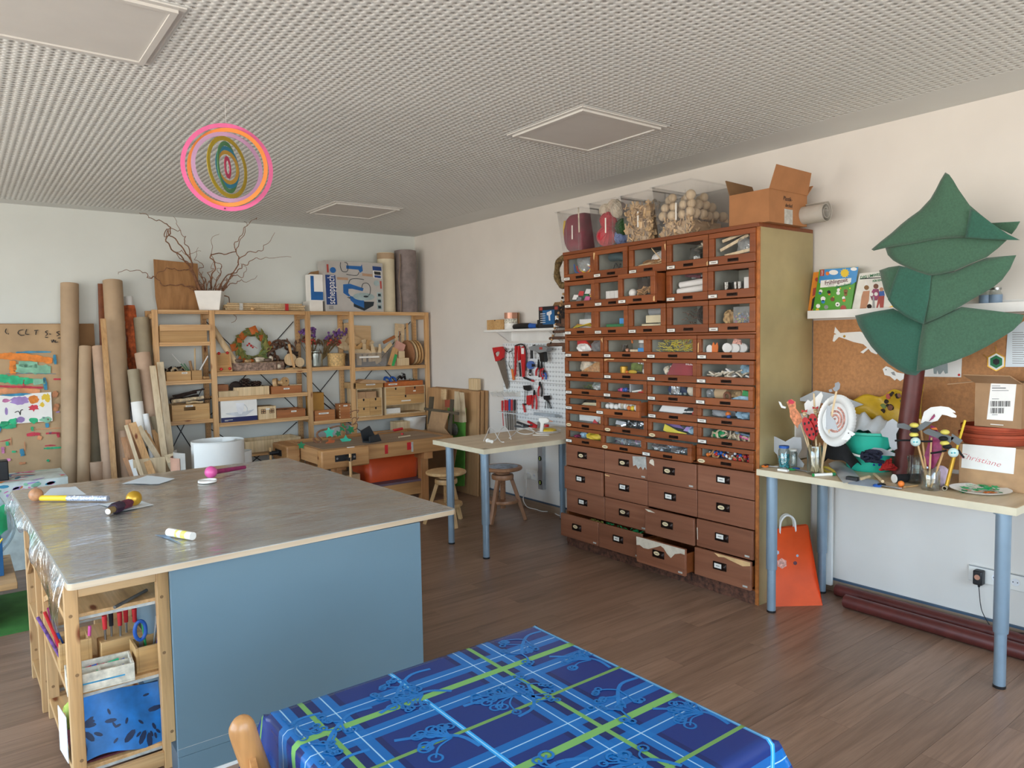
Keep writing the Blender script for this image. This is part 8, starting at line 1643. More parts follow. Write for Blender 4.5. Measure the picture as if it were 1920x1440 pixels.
a=V3((X2+.09,pt(CC,(870,850),X2+.09).y,RZ+.008)); c=pt(CC,(1045,275),X2+.16); stick('yellow_pencil','long yellow paper spill leaning right of the bee jar','stick',a,c,.0055,'yellow'); a=V3((X2+.05,pt(CC,(875,850),X2+.05).y,RZ+.01)); c=pt(CC,(945,600),X2+.08); stick('ochre_stick','thick ochre stick leaning behind the bee jar','stick',a,c,.0085,'gold')
a=at(*CC((860,905)),2,RZ); c=at(*CC((885,880)),2,RZ); solo('reed_tube',B().pipe((a.x,a.y,RZ+.011),(c.x,c.y,RZ+.011),.0105,.003,14),'tube_grey','short hollow reed lying between jar and plate','tube')
solo('lilac_tissue',B().sph((X2+.10,pt(CC,(830,740),X2+.10).y,RZ+.05),.05,14,10,(.6,.8,1)),mat('tissue','#cdb9cf',.8,var=.1,bump=.8,bscale=25),'crumpled lilac tissue behind the bee jar','tissue')
# green plate, cartons, saucers
q=at(*CA((1605,930)),2,RZ); gp=thing('leaf_plate','paper plate heaped with green and orange paper leaves','plate',(q.x+.0,q.y,RZ)); B().lathe([(0,.001),(.075,.001),(.085,.004),(.118,.014),(.120,.016),(.117,.0155),(.084,.0055),(.0745,.003),(0,.003)],36).obj('plate','paper',gp)
rg=random.Random(6); mat('leaf_bright','#1f9a5a',.5,var=.15)
for k in range(34):
 a=rg.uniform(0,2*PI); r=.085*math.sqrt(rg.random()); m_='leaf_bright' if k>9 else rg.choice(['orange','leaf_dkgreen','leaf_orange']); r=r if k<=9 else r*.75; z=.006+(.028*(1-r/.085) if k>9 else 0)*rg.random()+.0008*k*.4; s=rg.uniform(.012,.022); an=rg.uniform(0,6)
 U_=V3((cos(an),sin(an),rg.uniform(-.25,.25))).normalized(); V_=V3((-sin(an),cos(an),rg.uniform(-.25,.25))).normalized()
 solo('paper_leaf',B().prism([(s*(1 if i%2 else .6)*cos(2*PI*i/10),s*(1 if i%2 else .6)*sin(2*PI*i/10)) for i in range(10)],.0012,(q.x+r*cos(a),q.y+r*sin(a),RZ+z),U_,V_),m_,'little cut %s paper leaf heaped on the paper plate'%{'leaf_bright':'bright green','orange':'orange','leaf_dkgreen':'dark green','leaf_orange':'rust'}[m_],'paper leaf','paper leaves on the plate')
BXX=3.70; ya=at(*CA((1447,900)),0,BXX).y; zt=at(*CA((1480,585)),0,BXX).z
lb_=thing('low_carton','closed brown carton with a handwritten note, under the terracotta saucers','carton',(BXX+.13,ya-.19,RZ)); hy=.19; H_=zt-RZ; B().bb(-.13,.13,-hy,hy,0,H_).obj('carton_body','cardboard',lb_,bevel=.002)
def onb(x,y,c): p=at(*c((x,y)),0,BXX); return (-(p.y-(ya-.19)),p.z-RZ)
B().prism([onb(1480,585,CA),onb(1862,615,CA),onb(1845,803,CA),onb(1468,755,CA)],.001,(-.13,0,0),(0,-1,0),(0,0,1)).obj('note_paper','paper',lb_)
u_,v_=onb(1600,700,CA); text('handwriting','Christiane',.036,'paint_red',lb_,frame((-.1312,-u_,v_),(0,-1,0),(0,0,1))@Matrix.Rotation(R(-8),4,'Z'),sx=1.15,shear=.3,ext=.0002,bold=-.0006)
mat('terracotta','#a5482c',.75,var=.08,scale=14)
zc=RZ+H_+.0005; yc=at(*CA((1700,560)),0,BXX+.12).y
for k,(r,l) in enumerate(((.145,'lower of two terracotta saucers on the brown carton'),(.137,'upper of two terracotta saucers under the open carton'))):
 t=thing('plant_saucer',l,'saucer',(BXX+.13,yc,zc+.036*k),0,'terracotta saucers'); B().lathe([(0,0),(r*.86,0),(r*.9,.006),(r*.97,.036),(r,.038),(r,.05),(r*.965,.05),(r*.93,.036),(r*.87,.012),(0,.010)],40).obj('saucer','terracotta',t); B().lathe([(r*.955,.026),(r*.985,.028),(r*.985,.031),(r*.96,.033)],40).obj('groove_ring','terracotta',t)
zb2=zc+.036+.0505; X3=BXX+.02; a0=at(*CA((1562,470)),0,X3); a1=at(*CA((1900,488)),0,X3); zt2=at(*CA((1590,140)),0,X3).z; hy=(a0.y-a1.y)/2
ob=thing('open_carton','open brown carton with a shipping label on top of the saucers','carton',(X3+.10,(a0.y+a1.y)/2,zb2)); H2=zt2-zb2; mat('carton_brown','#a2805e',.8,var=.04,scale=12)
b=B().bb(-.10,.10,-hy,hy,0,.004).bb(-.10,-.096,-hy,hy,.004,H2).bb(.096,.10,-hy,hy,.004,H2).bb(-.096,.096,-hy,-hy+.004,.004,H2).bb(-.096,.096,hy-.004,hy,.004,H2); b.obj('carton_body','carton_brown',ob)
B().prism([(-hy,0),(hy,0),(hy-.02,.11),(-hy-.02,.11)],.004,(-.10,0,H2),(0,-1,0),(-.80,0,.35)).obj('front_flap','carton_brown',ob); B().prism([(-.1,0),(.1,0),(.08,.14),(-.12,.13)],.004,(0,hy,H2),(1,0,0),(0,.85,-.12)).obj('side_flap','carton_brown',ob); B().prism([(-.1,0),(.1,0),(.08,.12),(-.08,.12)],.004,(0,-hy,H2),(1,0,0),(0,-.7,.5)).obj('side_flap','carton_brown',ob)
def lb2(x,y): p=at(*CA((x,y)),0,X3); return (-(p.y-(a0.y+a1.y)/2),p.z-zb2)
B().prism([lb2(1682,150),lb2(1868,130),lb2(1840,420),lb2(1652,408)],.0008,(-.10,0,0),(0,-1,0),(0,0,1)).obj('shipping_label','paper',ob)
for yy,n__ in ((296,16),(345,11)):
 for k in range(n__):
  x=1680+k*9.3; w=3+((k*7)%5); B().prism([lb2(x,yy-20),lb2(x+w,yy-20),lb2(x+w-2,yy+20),lb2(x-2,yy+20)],.0004,(-.1010,0,0),(0,-1,0),(0,0,1)).obj('bar_code_line','ink',ob)
for yy,w in ((165,60),(180,100),(198,120),(258,50),(372,40)): B().prism([lb2(1690,yy),lb2(1690+w,yy),lb2(1690+w,yy+5),lb2(1690,yy+5)],.0004,(-.1010,0,0),(0,-1,0),(0,0,1)).obj('text_line','ink' if yy==180 else 'print_grey',ob)
B().prism([lb2(1678,440),lb2(1772,447),lb2(1772,453),lb2(1678,446)],.0004,(-.10,0,0),(0,-1,0),(0,0,1)).obj('box_print','label_paper',ob)
# ------------------------------------------------------------------ under the craft table
og=thing('paper_bag','bright orange paper bag with white handles beside the cabinet','bag',(3.66,2.215,0),R(-36)); mat('bag_orange','#e2521c',.6,var=.04,scale=8,bump=.08,bscale=20); w,d,h=.17,.07,.40
B().add([(-.135,-.07,0),(.135,-.07,0),(.135,.07,0),(-.135,.07,0),(-.125,.045,.40),(.10,.045,.42),(.10,.072,.42),(-.125,.072,.40),(-.128,.0,.13),(.125,.0,.13)],[(3,2,1,0),(0,1,9,8),(8,9,5,4),(1,2,6,5),(1,5,9),(2,3,7,6),(3,0,8,4,7)]).obj('bag_body','bag_orange',og,solid=.002,smooth=20)
for s,y in ((0,.045),(1,.068)): B().tube(spath([(-.06,y,.37),(-.055,y,.44),(-.03,y,.475),(.0,y,.475),(.025,y,.445),(.03,y,.385)],5),.006,6).obj('handle','white_paint',og)
def onbag(x,z,r,m_,n='sticker'): yy=-.07+ .07*(z/.13) if z<.13 else .0+.045*(z-.13)/.27; B().prism([(r*cos(2*PI*i/12)*(1 if i%2 else .82),r*sin(2*PI*i/12)*(1 if i%2 else .82)) for i in range(12)],.0012,(x,yy-.002,z),(1,0,0),(0,.16,.98)).obj(n,m_,og)
onbag(-.06,.215,.030,'crayon_pink'); onbag(.015,.215,.012,'wine'); onbag(-.085,.275,.014,'paper_bluish'); onbag(.03,.255,.008,'paper_bluish')
for l,y0_,y1_,x,z,r in (('nearer of two dark red cardboard tubes lying along the baseboard',.30,1.985,3.775,.036,.0355),('dark red cardboard tube tight against the baseboard',.30,2.11,3.915,.034,.0335)):
 t=thing('floor_tube',l,'tube',(x,(y0_+y1_)/2,z),0,'dark red tubes on the floor'); L=(y1_-y0_)/2; B().pipe((.0,-L,0),(0.02,L,0),r,.004,24).obj('tube_wall','trunk_brown',t); B().cyl((.02,L-.03,0),(.02,L-.025,0),r-.004,n=20).obj('end_plug','wine_dark',t)
p=at(1869,1083,0,XW); so=socket('triple white wall socket below the craft table',p.y,p.z+.0,3)
B().bb(-.0105,-.010,-.120,.120,.034,.040).obj('name_strip','print_grey',so)
p=at(1836,1082,0,XW-.03); ad_=thing('power_adapter','black plug-in power adapter in the triple socket','adapter',(XW-.011,p.y,p.z)); B().bb(-.045,0,-.021,.021,-.036,.036).obj('adapter_body','black_plastic',ad_,bevel=.006); B().cyl((-.0462,0,.004),(-.045,0,.004),.013,n=14).obj('round_label','copper',ad_); B().cyl((-.02,0,-.05),(-.02,0,-.036),.005,.007,n=8).obj('strain_relief','black_plastic',ad_)
solo('adapter_cable',B().tube(spath([V3((XW-.031,p.y,p.z-.05)),at(1838,1130,0,XW-.03),at(1843,1150,0,XW-.03),at(1858,1175,0,XW-.03),at(1880,1195,0,XW-.06),V3((3.93,1.2,.07)),V3((3.93,1.0,.075))],6),.002,6),'black_plastic','thin black cable hanging from the power adapter','cable')
solo('white_board',B().bb(3.955,3.975,2.155,2.245,.04,.70),'white_paint','narrow white board standing behind the far table leg','board')
# ------------------------------------------------------------------ on top of the cabinet
CT_=CABH
clear('tote_plastic','#ffffff',.05,.06,tr=.965)
def tote(label,yc,w,h,x0=3.475,d=.385):
 t=thing('clear_tote',label,'bin',(x0+d/2,yc,CT_+.0005),0,'clear plastic bins on the cabinet'); tp=.028; b=B()
 a=[(-d/2+tp,-w/2+tp),(d/2-tp,-w/2+tp),(d/2-tp,w/2-tp),(-d/2+tp,w/2-tp)]; c=[(-d/2,-w/2),(d/2,-w/2),(d/2,w/2),(-d/2,w/2)]
 b.add([(x,y,0) for x,y in a]+[(x,y,h) for x,y in c],[(3,2,1,0)]+[(i,(i+1)%4,4+(i+1)%4,4+i) for i in range(4)]); b.obj('bin_shell','tote_plastic',t,solid=.0025)
 r=B(); e=.012
 r.bb(-d/2-e,d/2+e,-w/2-e,-w/2,h-.008,h).bb(-d/2-e,d/2+e,w/2,w/2+e,h-.008,h).bb(-d/2-e,-d/2,-w/2,w/2,h-.008,h).bb(d/2,d/2+e,-w/2,w/2,h-.008,h); r.obj('rim','tote_plastic',t)
 for s in (-.3,.22): B().bb(-d/2+tp*.9-.004,-d/2+tp*.9-.001,s*w-.004,s*w+.004,.01,h-.05).obj('rib','tote_plastic',t)
 B().bb(-d/2+tp*.5-.006,-d/2+tp*.5-.005,-w*.12,-w*.12+.012,h*.3,h*.62).obj('label_card','label_paper',t)
 return t
tote('clear bin of dark red felt at the left end of the cabinet top',3.845,.25,.30); tote('clear bin of wool balls, second on the cabinet top',3.515,.25,.31); tote('clear bin full of wooden shapes, third on the cabinet top',3.225,.24,.31); tote('large clear bin of wooden balls, nearest the open carton',2.925,.30,.32,d=.42)
mat('felt_wine','#7d1f35',.9,var=.12,scale=12,bump=.2,bscale=30); mat('wool_red','#c62a3c',.95,bump=.5,bscale=60); mat('wool_green','#33552f',.95,bump=.5,bscale=60); mat('wool_blue','#7f93c4',.95,bump=.5,bscale=60); mat('wool_cream','#d9cdb9',.95,var=.06,bump=.5,bscale=60)
def blobbox(label,x0,x1,y0,y1,z0,z1,m_,name='felt_stack',cat='felt',amp=.008):
 b=B()
 def f(u,v):
  th=2*PI*u; sq=lambda a:math.copysign(abs(a)**.18,a); r=sin(PI*v)**.25 if 0<v<1 else 0
  return ((x0+x1)/2+(x1-x0)/2*r*sq(cos(th))+amp*sin(5*th+9*v),(y0+y1)/2+(y1-y0)/2*r*sq(sin(th))+amp*cos(4*th+7*v),z0+(z1-z0)*(.5-.5*cos(PI*v)))
 b.grid(f,36,14); return solo(name,b,m_,label,cat,smooth=70)
blobbox('folded dark red felt filling the leftmost clear bin',3.505,3.83,3.745,3.945,CT_+.006,CT_+.28,'felt_wine',amp=.003); solo('cream_strap',B().grid(lambda u,v:(3.482+.004*v,3.757-.012*u,CT_+.30-.17*v),2,6,.002),'old_white','cream strap hanging over the rim of the red felt bin','strap'); 
blobbox('yellow felt scrap at the left of the dark red felt',3.51,3.56,3.93,3.945,CT_+.12,CT_+.24,'yellow','felt_scrap',amp=.002)
for k,(x,y,z,r,m_,l) in enumerate(((3.56,3.555,.085,.07,'wool_red','lower ball of red wool in the wool bin'),(3.57,3.55,.185,.062,'wool_red','upper ball of red wool in the wool bin'),(3.60,3.45,.07,.055,'wool_blue','ball of pale blue wool in the wool bin'),(3.585,3.42,.13,.06,'wool_green','ball of dark green wool in the wool bin'),(3.58,3.585,.265,.045,'wool_cream','cream wool ball at the top left of the wool bin'),(3.60,3.52,.285,.05,'wool_cream','cream wool ball at the top middle of the wool bin'),(3.57,3.455,.25,.055,'wool_cream','large cream wool ball at the top right of the wool bin'),(3.68,3.48,.2,.06,'wool_cream','cream wool ball at the back of the wool bin'))):
 rg=random.Random(k); b=B().sph((x,y,CT_+z),r*.93,16,10)
 for q in range(10):
  ax=V3((rg.uniform(-1,1),rg.uniform(-1,1),rg.uniform(-1,1))); b.torus((x,y,CT_+z),r*.97,r*.06,20,4,ax=ax)
 solo('wool_ball',b,m_,l,'wool ball')
# wooden shapes and balls: individuals that share a few meshes
wood('chip_wood','#c9a97f','#d6b88f',0,.65,1.5,knots=False,dark=.85)
SHP=[]
def chipmesh(poly,t):
 me=B().prism(poly,t,(0,0,-t/2),(1,0,0),(0,1,0)).obj('wooden_shape','chip_wood'); d=me.data; bpy.data.objects.remove(me); return d
for poly in ([(-.018,-.012),(.018,-.012),(.018,.012),(-.018,.012)],[(-.02,-.006),(.02,-.006),(.02,.006),(-.02,.006)],[(-.014,-.014),(.014,-.014),(0,.016)],[(.015*cos(2*PI*i/8),.015*sin(2*PI*i/8)) for i in range(8)],[(-.02,-.004),(-.006,-.004),(-.006,-.016),(.006,-.016),(.006,-.004),(.02,-.004),(.02,.006),(-.02,.006)]): SHP.append(chipmesh(poly,.006))
def strew(n,x0,x1,y0,y1,z0,z1,label,group,front=.6,s=1.0,tap=.02,H_=.3):
 for k in range(n):
  o=bpy.data.objects.new('wooden_shape',rnd.choice(SHP)); COL.objects.link(o)
  z=ru(z0,z1); e=tap*(1-(z-CT_)/H_)
  side=rnd.random()
  if side<front: x=x0+e+ru(0,.03); y=ru(y0+e,y1-e)
  elif side<front+.3: x=ru(x0+e,x1-e); y=y0+e+ru(0,.025)
  else: x=ru(x0+e,x1-e); y=ru(y0+e,y1-e); z=z1-ru(0,.02)
  o.location=(x,y,z); o.rotation_euler=(ru(0,6),ru(0,6),ru(0,6)); o.scale=(s,s,s); tag(o,label,'wooden shape',group)
solo('shape_core',B().bb(3.535,3.82,3.145,3.31,CT_+.01,CT_+.235),'chip_wood','packed inner mass of wooden shapes in the third bin','wooden shapes')['kind']='stuff'
strew(190,3.480,3.84,3.110,3.340,CT_+.02,CT_+.255,'little wooden shape in the third clear bin on the cabinet','wooden shapes in the third bin',H_=.31)
solo('shape_core',B().bb(3.53,3.84,2.835,3.02,CT_+.01,CT_+.095),'chip_wood','packed layer of wooden slips under the wooden balls','wooden slips')['kind']='stuff'
strew(90,3.485,3.88,2.79,3.06,CT_+.015,CT_+.11,'flat wooden slip under the balls in the large clear bin','wooden slips in the large bin',H_=.32)
wood('ball_pale','#cdb593','#d9c4a4',2,.6,1,knots=False,dark=.9); bm_=B().sph((0,0,0),.030,14,10).obj('wooden_ball','ball_pale'); bd=bm_.data; bpy.data.objects.remove(bm_)
for iz in range(3):
 for ix in range(6-iz):
  for iy in range(4):
   x=3.525+ix*.063+(.02 if iz%2 else 0); y=2.825+iy*.066+ru(-.008,.008); z=CT_+.135+iz*.052+ru(-.006,.006)
   if iz==2 and (iy+ix)%2: continue
   if iz==1 and ix>3 and iy==0: continue
   o=bpy.data.objects.new('wooden_ball',bd); COL.objects.link(o); o.location=(x+ru(-.005,.005),y,z); o.scale=[ru(.9,1.08)]*3; tag(o,'pale turned wooden ball in the large clear bin','wooden ball','wooden balls in the large bin')
# open carton and rolls
oc_=thing('open_carton','open brown carton with raised flaps on top of the cabinet','carton',(3.66,2.385,CT_+.0005)); w,d,h=.125,.185,.175; mat('carton_tan','#a9744a',.8,var=.04,scale=10)
B().bb(-d,d,-w,w,0,.004).bb(-d,-d+.004,-w,w,.004,h).bb(d-.004,d,-w,w,.004,h).bb(-d+.004,d-.004,-w,-w+.004,.004,h).bb(-d+.004,d-.004,w-.004,w,.004,h).obj('carton_body','carton_tan',oc_)
B().prism([(-d,0),(d,0),(d-.02,.12),(-d+.01,.125)],.004,(0,-w,h),(1,0,0),(0,-.28,.96)).obj('near_flap','carton_tan',oc_); B().prism([(-d,0),(d*.4,0),(d*.5,.10),(-d+.03,.11)],.004,(0,w,h),(1,0,0),(0,.45,.85)).obj('far_flap','cardboard_dark',oc_); B().prism([(-w,0),(w,0),(w,.1),(-w,.1)],.004,(d,0,h),(0,1,0),(.6,0,.6)).obj('back_flap','carton_tan',oc_)
B().bb(-.04,.04,-w-.0012,-w,.0,.08).obj('tape_strip','tape_grey',oc_)
text('handwriting','Plastik-',.034,'ink',oc_,frame((-.01,-w-.0015,.135),(1,0,0),(0,0,1)),sx=.9,shear=.2,ext=.0002); text('handwriting','deckel',.030,'ink',oc_,frame((0,-w-.0015,.10),(1,0,0),(0,0,1)),sx=.9,shear=.2,ext=.0002)
p=at(1505,402,0,3.74); q=at(1540,400,0,3.90); mat('foam_grey','#b9b4ab',.6,var=.05)
fr_=thing('foam_roll','roll of grey foam sheet lying on the back of the cabinet','roll',(3.80,2.36,CT_+.065)); 
def spr(u,v): t=2*PI*2.2*u; r=.020+.042*u; return (.02*v+r*cos(t)*1.0,-.13+.30*(1-v)*1.0-.10,r*sin(t))
B().grid(spr,60,2,.003).obj('rolled_sheet','foam_grey',fr_); solo('card_tube',B().pipe((3.62,2.42,CT_+.026),(3.66,2.28,CT_+.026),.025,.003,18),'tube_kraft','short brown card tube beside the open carton','tube')
# ------------------------------------------------------------------ what is in the drawers
ROWN=('top','second','third','fourth','fifth','sixth','seventh','eighth','ninth'); COLN=('first','second','third','fourth','last')
mat('foil','#b9bec4',.2,.9,var=.25,scale=40,bump=.9,bscale=30); mat('cream_card','#d3c6a4',.6); mat('white_foam','#e9e7e4',.7,var=.02); mat('fox_orange','#d5702f',.7); mat('lemon','#c9a93a',.6); mat('book_red','#8c1f2a',.6); mat('grey_felt','#7b7d80',.9); mat('teal_tool','#27424a',.5); mat('purple','#7b5a9a',.6); mat('straw_brown','#8a6238',.85,var=.2,scale=60); mat('paper_yellow','#d8c63a',.7,var=.08); mat('bluebag','#8fb0c4',.4,var=.2,scale=30); mat('cork','#b58a5c',.85,var=.15,scale=60); mat('navy_bag','#27365e',.4)
clear('baggie','#eef2f4',.25,.12,tr=.82)
def inn(key,u,d,v):
 x,y,z,w,h,gb,g=DR[key]; a=w-2*g-.006; zz=(h-gb-g*.8)*((1.45,1.3,1.18)[key[1]] if key[0]=='u' else (1.3,1.25,1.2,1.15,1.1,1.05)[key[1]])
 return V3((CABX+x+.012+d,CABY+y+a/2-a*u,CABZ(z,h,gb)+zz*v))
def CABZ(z,h,gb): return z-h/2+gb-.0055
def phrase(key): k,r,c=key; return 'in the %s drawer of the %s row'%((COLN[c] if (k!='u' or c<4) else 'last'),ROWN[r+(3 if k=='l' else 0)])
def put(key,name,core,cat,b,m_,stuff=False,**k):
 o=solo(name,b,m_,core+' '+phrase(key),cat,**k)
 if stuff: o['kind']='stuff'
 return o
def hp(key,core,cat,name,u0,u1,v1,m_,n,kind,s=.02,d0=.01,d1=.10,stuff=True):
 b=B(); a=inn(key,u0,0,0); c=inn(key,u1,0,0); zt=inn(key,0,0,v1).z-a.z
 for i in range(n):
  f=rnd.random(); u=ru(u0,u1); dd=ru(d0,d1); hgt=zt*(.35+.65*sin(PI*(u-u0)/(u1-u0+1e-6))**.5)*rnd.random(); p=inn(key,u,dd,0)+V3((0,0,.006+hgt*.9))
  if kind=='chip': M=Matrix.Rotation(ru(0,6),3,'X')@Matrix.Rotation(ru(0,6),3,'Z'); b.box(p,(s,s*.6,s*.18),M)
  elif kind=='bead': b.sph(p,s*ru(.6,1),8,6)
  elif kind=='strip':
   q=p+V3((ru(-.02,.02),ru(-.05,.05),ru(-.01,.02))); q.z=max(q.z,p.z-.003); b.tube([p,(p+q)/2+V3((0,0,ru(0,.012))),q],s*.08,4)
  elif kind=='ring': b.torus(p,s*ru(.6,1),s*.22,12,5,ax=(ru(-1,1),ru(-1,1),ru(-1,1)))
 return put(key,name,core,cat,b,m_,stuff)
def bxd(key,core,cat,name,u0,u1,v0,v1,m_,d0=.02,dep=.08,tilt=0): 
 a=inn(key,u0,d0,v0); c=inn(key,u1,d0+dep,v1); cx=(a+c)/2; return put(key,name,core,cat,B().box(cx,(abs(c.x-a.x),abs(a.y-c.y),abs(c.z-a.z)),Matrix.Rotation(tilt,3,'X')),m_,bevel=.0015)
def rod(key,core,cat,name,p,q,r,m_): return put(key,name,core,cat,B().cyl(inn(key,*p),inn(key,*q),r,n=12),m_)
def lump(key,core,cat,name,u0,u1,v1,m_,d=.05,seed=1,amp=.008):
 a=inn(key,u0,d,0); c=inn(key,u1,d,v1); w=(a.y-c.y)/2; h=c.z-a.z; cy=(a.y+c.y)/2
 def f(u,v): t=2*PI*u; r=sin(PI*v)**.5 if 0<v<1 else 0; return (a.x+.04*r*cos(t)+amp*sin(5*t+8*v+seed),cy+w*.92*r*sin(t)+amp*sin(7*t+5*v+seed),a.z+.001+h*(.5-.5*cos(PI*v))*(1+.12*sin(3*t+seed)))
 return put(key,name,core,cat,B().grid(f,22,10),m_,smooth=50)
def balld(key,core,cat,name,u,v,r,m_,d=.04): p=inn(key,u,d,0); p.z+=v*1.0+r; return put(key,name,core,cat,B().sph(p,r,14,10),m_)
def panel_(key,core,cat,name,pts,m_,d=.03,t=.003):
 P=[inn(key,u,d,v) for u,v in pts]; x=P[0].x; return put(key,name,core,cat,B().prism([(-p.y,p.z) for p in P],t,(x,0,0),(0,-1,0),(0,0,1)),m_)
U=lambda r,c:('u',r,c); L_=lambda r,c:('l',r,c)
k=U(0,0); lump(k,'clear bag of silvery wire','bag','wire_bag',.15,.95,.9,'baggie',.05,1); hp(k,'silvery wires','wire','silver_wires',.2,.9,.75,'steel',50,'strip',.02,.02,.09); 
for i,(m_,n_) in enumerate((('blue','blue'),('tool_red','red'),('yellow','yellow'))): put(k,'cord',n_+' looped cord','cord',B().tube(spath([inn(k,.1+.12*i,.02,.5-.1*i),inn(k,.2+.15*i,.015,.12),inn(k,.55+.1*i,.015,.06),inn(k,.85,.02,.15+.08*i),inn(k,.7,.02,.35)],6),.0045,6),m_)
k=U(0,1); t=put(k,'power_drill','dark teal power drill','drill',B().tube(spath([inn(k,.22,.05,.60),inn(k,.5,.05,.62),inn(k,.8,.05,.52),inn(k,.95,.05,.60)],5),[.026,.028,.028,.03,.03,.03,.03,.028,.028,.026,.026,.024,.024,.022,.02,.018],12).tube([inn(k,.78,.05,.5),inn(k,.86,.05,.1)],.02,10),'teal_tool'); put(k,'cable','black cable of the drill','cable',B().tube(spath([inn(k,.4,.03,.05),inn(k,.5,.03,.3),inn(k,.62,.03,.08),inn(k,.7,.03,.25),inn(k,.6,.03,.04)],6),.005,6),'black_plastic')
k=U(0,2); lump(k,'brown raffia bundle','raffia','raffia_bundle',.05,.98,.28,'straw_brown',.06,3); lump(k,'white paper bundle','paper','paper_bundle',.3,.98,.55,'white_foam',.08,4); 
for i,(p,q) in enumerate((((.1,.02,.05),(.95,.03,.22)),((.5,.02,.75),(.95,.02,.05)),((.2,.02,.03),(.98,.025,.12)),((.05,.015,.08),(.6,.02,.16)))): rod(k,('lowest','steeply slanting','long flat','short')[i]+' pale cane','cane','pale_cane',p,q,.0035,'board_light')
k=U(0,3); p=inn(k,.6,.06,0); put(k,'glass_jar','round glass jar of cords','jar',B().lathe([(0,0),(.055,0),(.058,.01),(.058,.07),(.05,.08),(.048,.08),(.055,.068),(.055,.012),(0,.006)],20,p),'jar_glass'); put(k,'cord','cream cord coiled in the jar','cord',B().tube(spath([p+V3((.02*cos(t),.045*sin(t*1.3),.02+.009*t)) for t in range(10)]+[inn(k,.95,.05,.4),inn(k,.9,.04,.1)],4),.006,6),'old_white')
k=U(0,4); 
for i,(p,q) in enumerate((((.08,.03,.62),(.95,.05,.95)),((.05,.02,.28),(.8,.04,.75)),((.2,.015,.05),(.95,.015,.18)))): put(k,'wooden_lath',('upper slanting','lower slanting','short level')[i]+' pale wooden lath','lath',B().bar(inn(k,*p),inn(k,*q),.012,.016),'timber_pale')
lump(k,'crumpled clear bag','bag','clear_bag',.45,.98,.7,'baggie',.06,6)
k=U(1,0)
for i,(u,v,m_,n_) in enumerate(((.15,.25,'white_foam','white'),(.35,.42,'tool_red','red'),(.6,.5,'white_foam','second white'),(.45,.3,'leaf_dkgreen','green'),(.3,.12,'grey_felt','grey'),(.62,.14,'pink','pink'),(.85,.2,'flower_purple','purple'),(.75,.42,'crayon_pink','salmon'),(.95,.3,'yellow','yellow'))): panel_(k,n_+' felt scrap','felt','felt_scrap',[(u-.14,v-.1),(u+.1,v-.12),(u+.14,v+.1),(u-.05,v+.13)],m_,.015+.012*(i%4),.004)
k=U(1,1)
for i in range(5): bxd(k,('leftmost','second','third','fourth','rightmost')[i]+' white chalk box','box','chalk_box',.05+.18*i,.22+.18*i,0,.42,'white_foam',.03,.08)
k=U(1,2); lump(k,'bag of dark brown beans','bag','bean_bag',.15,.75,.92,'bark_dark',.09,7); balld(k,'white cotton ball','ball','cotton_ball',.17,0,.026,'white_foam',.03); hp(k,'corks and bark curls','cork','cork_pieces',.4,.95,.4,'cork',24,'chip',.035,.01,.06); panel_(k,'folded white paper','paper','folded_paper',[(.78,.2),(.98,.15),(.98,.95),(.82,.95)],'old_white',.05)
k=U(1,3); rod(k,'upper thick white paper roll','roll','paper_roll',(.05,.05,.42),(.98,.06,.52),.019,'white_foam'); rod(k,'lower thick white paper roll','roll','paper_roll',(.05,.03,.13),(.98,.04,.24),.019,'white_foam'); rod(k,'dark red brush','brush','paint_brush',(.2,.06,.83),(.7,.06,.7),.012,'wine'); rod(k,'grey brush','brush','paint_brush',(.4,.06,.68),(.95,.06,.78),.008,'grey_felt')
k=U(1,4)
for i,(u,r) in enumerate(((.18,.026),(.45,.022),(.6,.024),(.24,.02))): put(k,'clear_cup',('large left','middle','right','small front')[i]+' clear cup','cup',B().lathe([(0,0),(r*.8,0),(r,.05),(r*.95,.05),(r*.75,.002),(0,.002)],16,inn(k,u,.06-.012*i,0)),'jar_glass')
bxd(k,'white block imitating the window reflection','box','reflection_block',.72,.98,0,.5,'white_foam',.03,.1)  # white block stands in for the bright window reflected in this pane
k=U(2,0); bxd(k,'stack of white paper','paper','paper_stack',.05,.78,.02,.55,'white_foam',.07,.06); bxd(k,'white upright card','card','upright_card',.86,.98,0,.9,'white_foam',.05,.06); lump(k,'clear bag behind the paper','bag','clear_bag',.05,.9,.95,'baggie',.13,8)
for i,m_ in enumerate(('paper_yellow','tool_red','paper_yellow','green','paper_yellow','tool_red','paper_yellow','orange')): rod(k,('first','second','third','fourth','fifth','sixth','seventh','eighth')[i]+' coloured straw','straw','paper_straw',(.05,.01+.006*i,.06+.03*i),(.8,.015+.005*i,.30-.03*i),.0032,m_)
k=U(2,1); bxd(k,'flat green foam strip','foam','foam_strip',.12,.98,0,.2,'leaf_dkgreen',.02,.07); bxd(k,'bright blue foam block','foam','foam_block',.62,.98,.2,.5,'book_sky',.03,.07)
k=U(2,2); bxd(k,'cream card box','box','card_box',.27,.98,.2,.58,'cream_card',.03,.1); bxd(k,'flat cream card strip','card','card_strip',.2,.88,0,.14,'cream_card',.01,.06); rod(k,'fat grey paper roll','roll','paper_roll',(.08,.13,.8),(.95,.13,.8),.03,'cloud_grey')
k=U(2,3); hp(k,'tangle of brown vine tendrils','vine','vine_tangle',.25,.98,.9,'vine',46,'strip',.03,.02,.14); put(k,'wire_coil','round coil of dark wire','wire',B().torus(inn(k,.78,.08,.5),.05,.012,24,6,ax=(1,.2,0)).torus(inn(k,.8,.07,.45),.042,.010,24,6,ax=(1,-.2,.2)),'bark_dark')
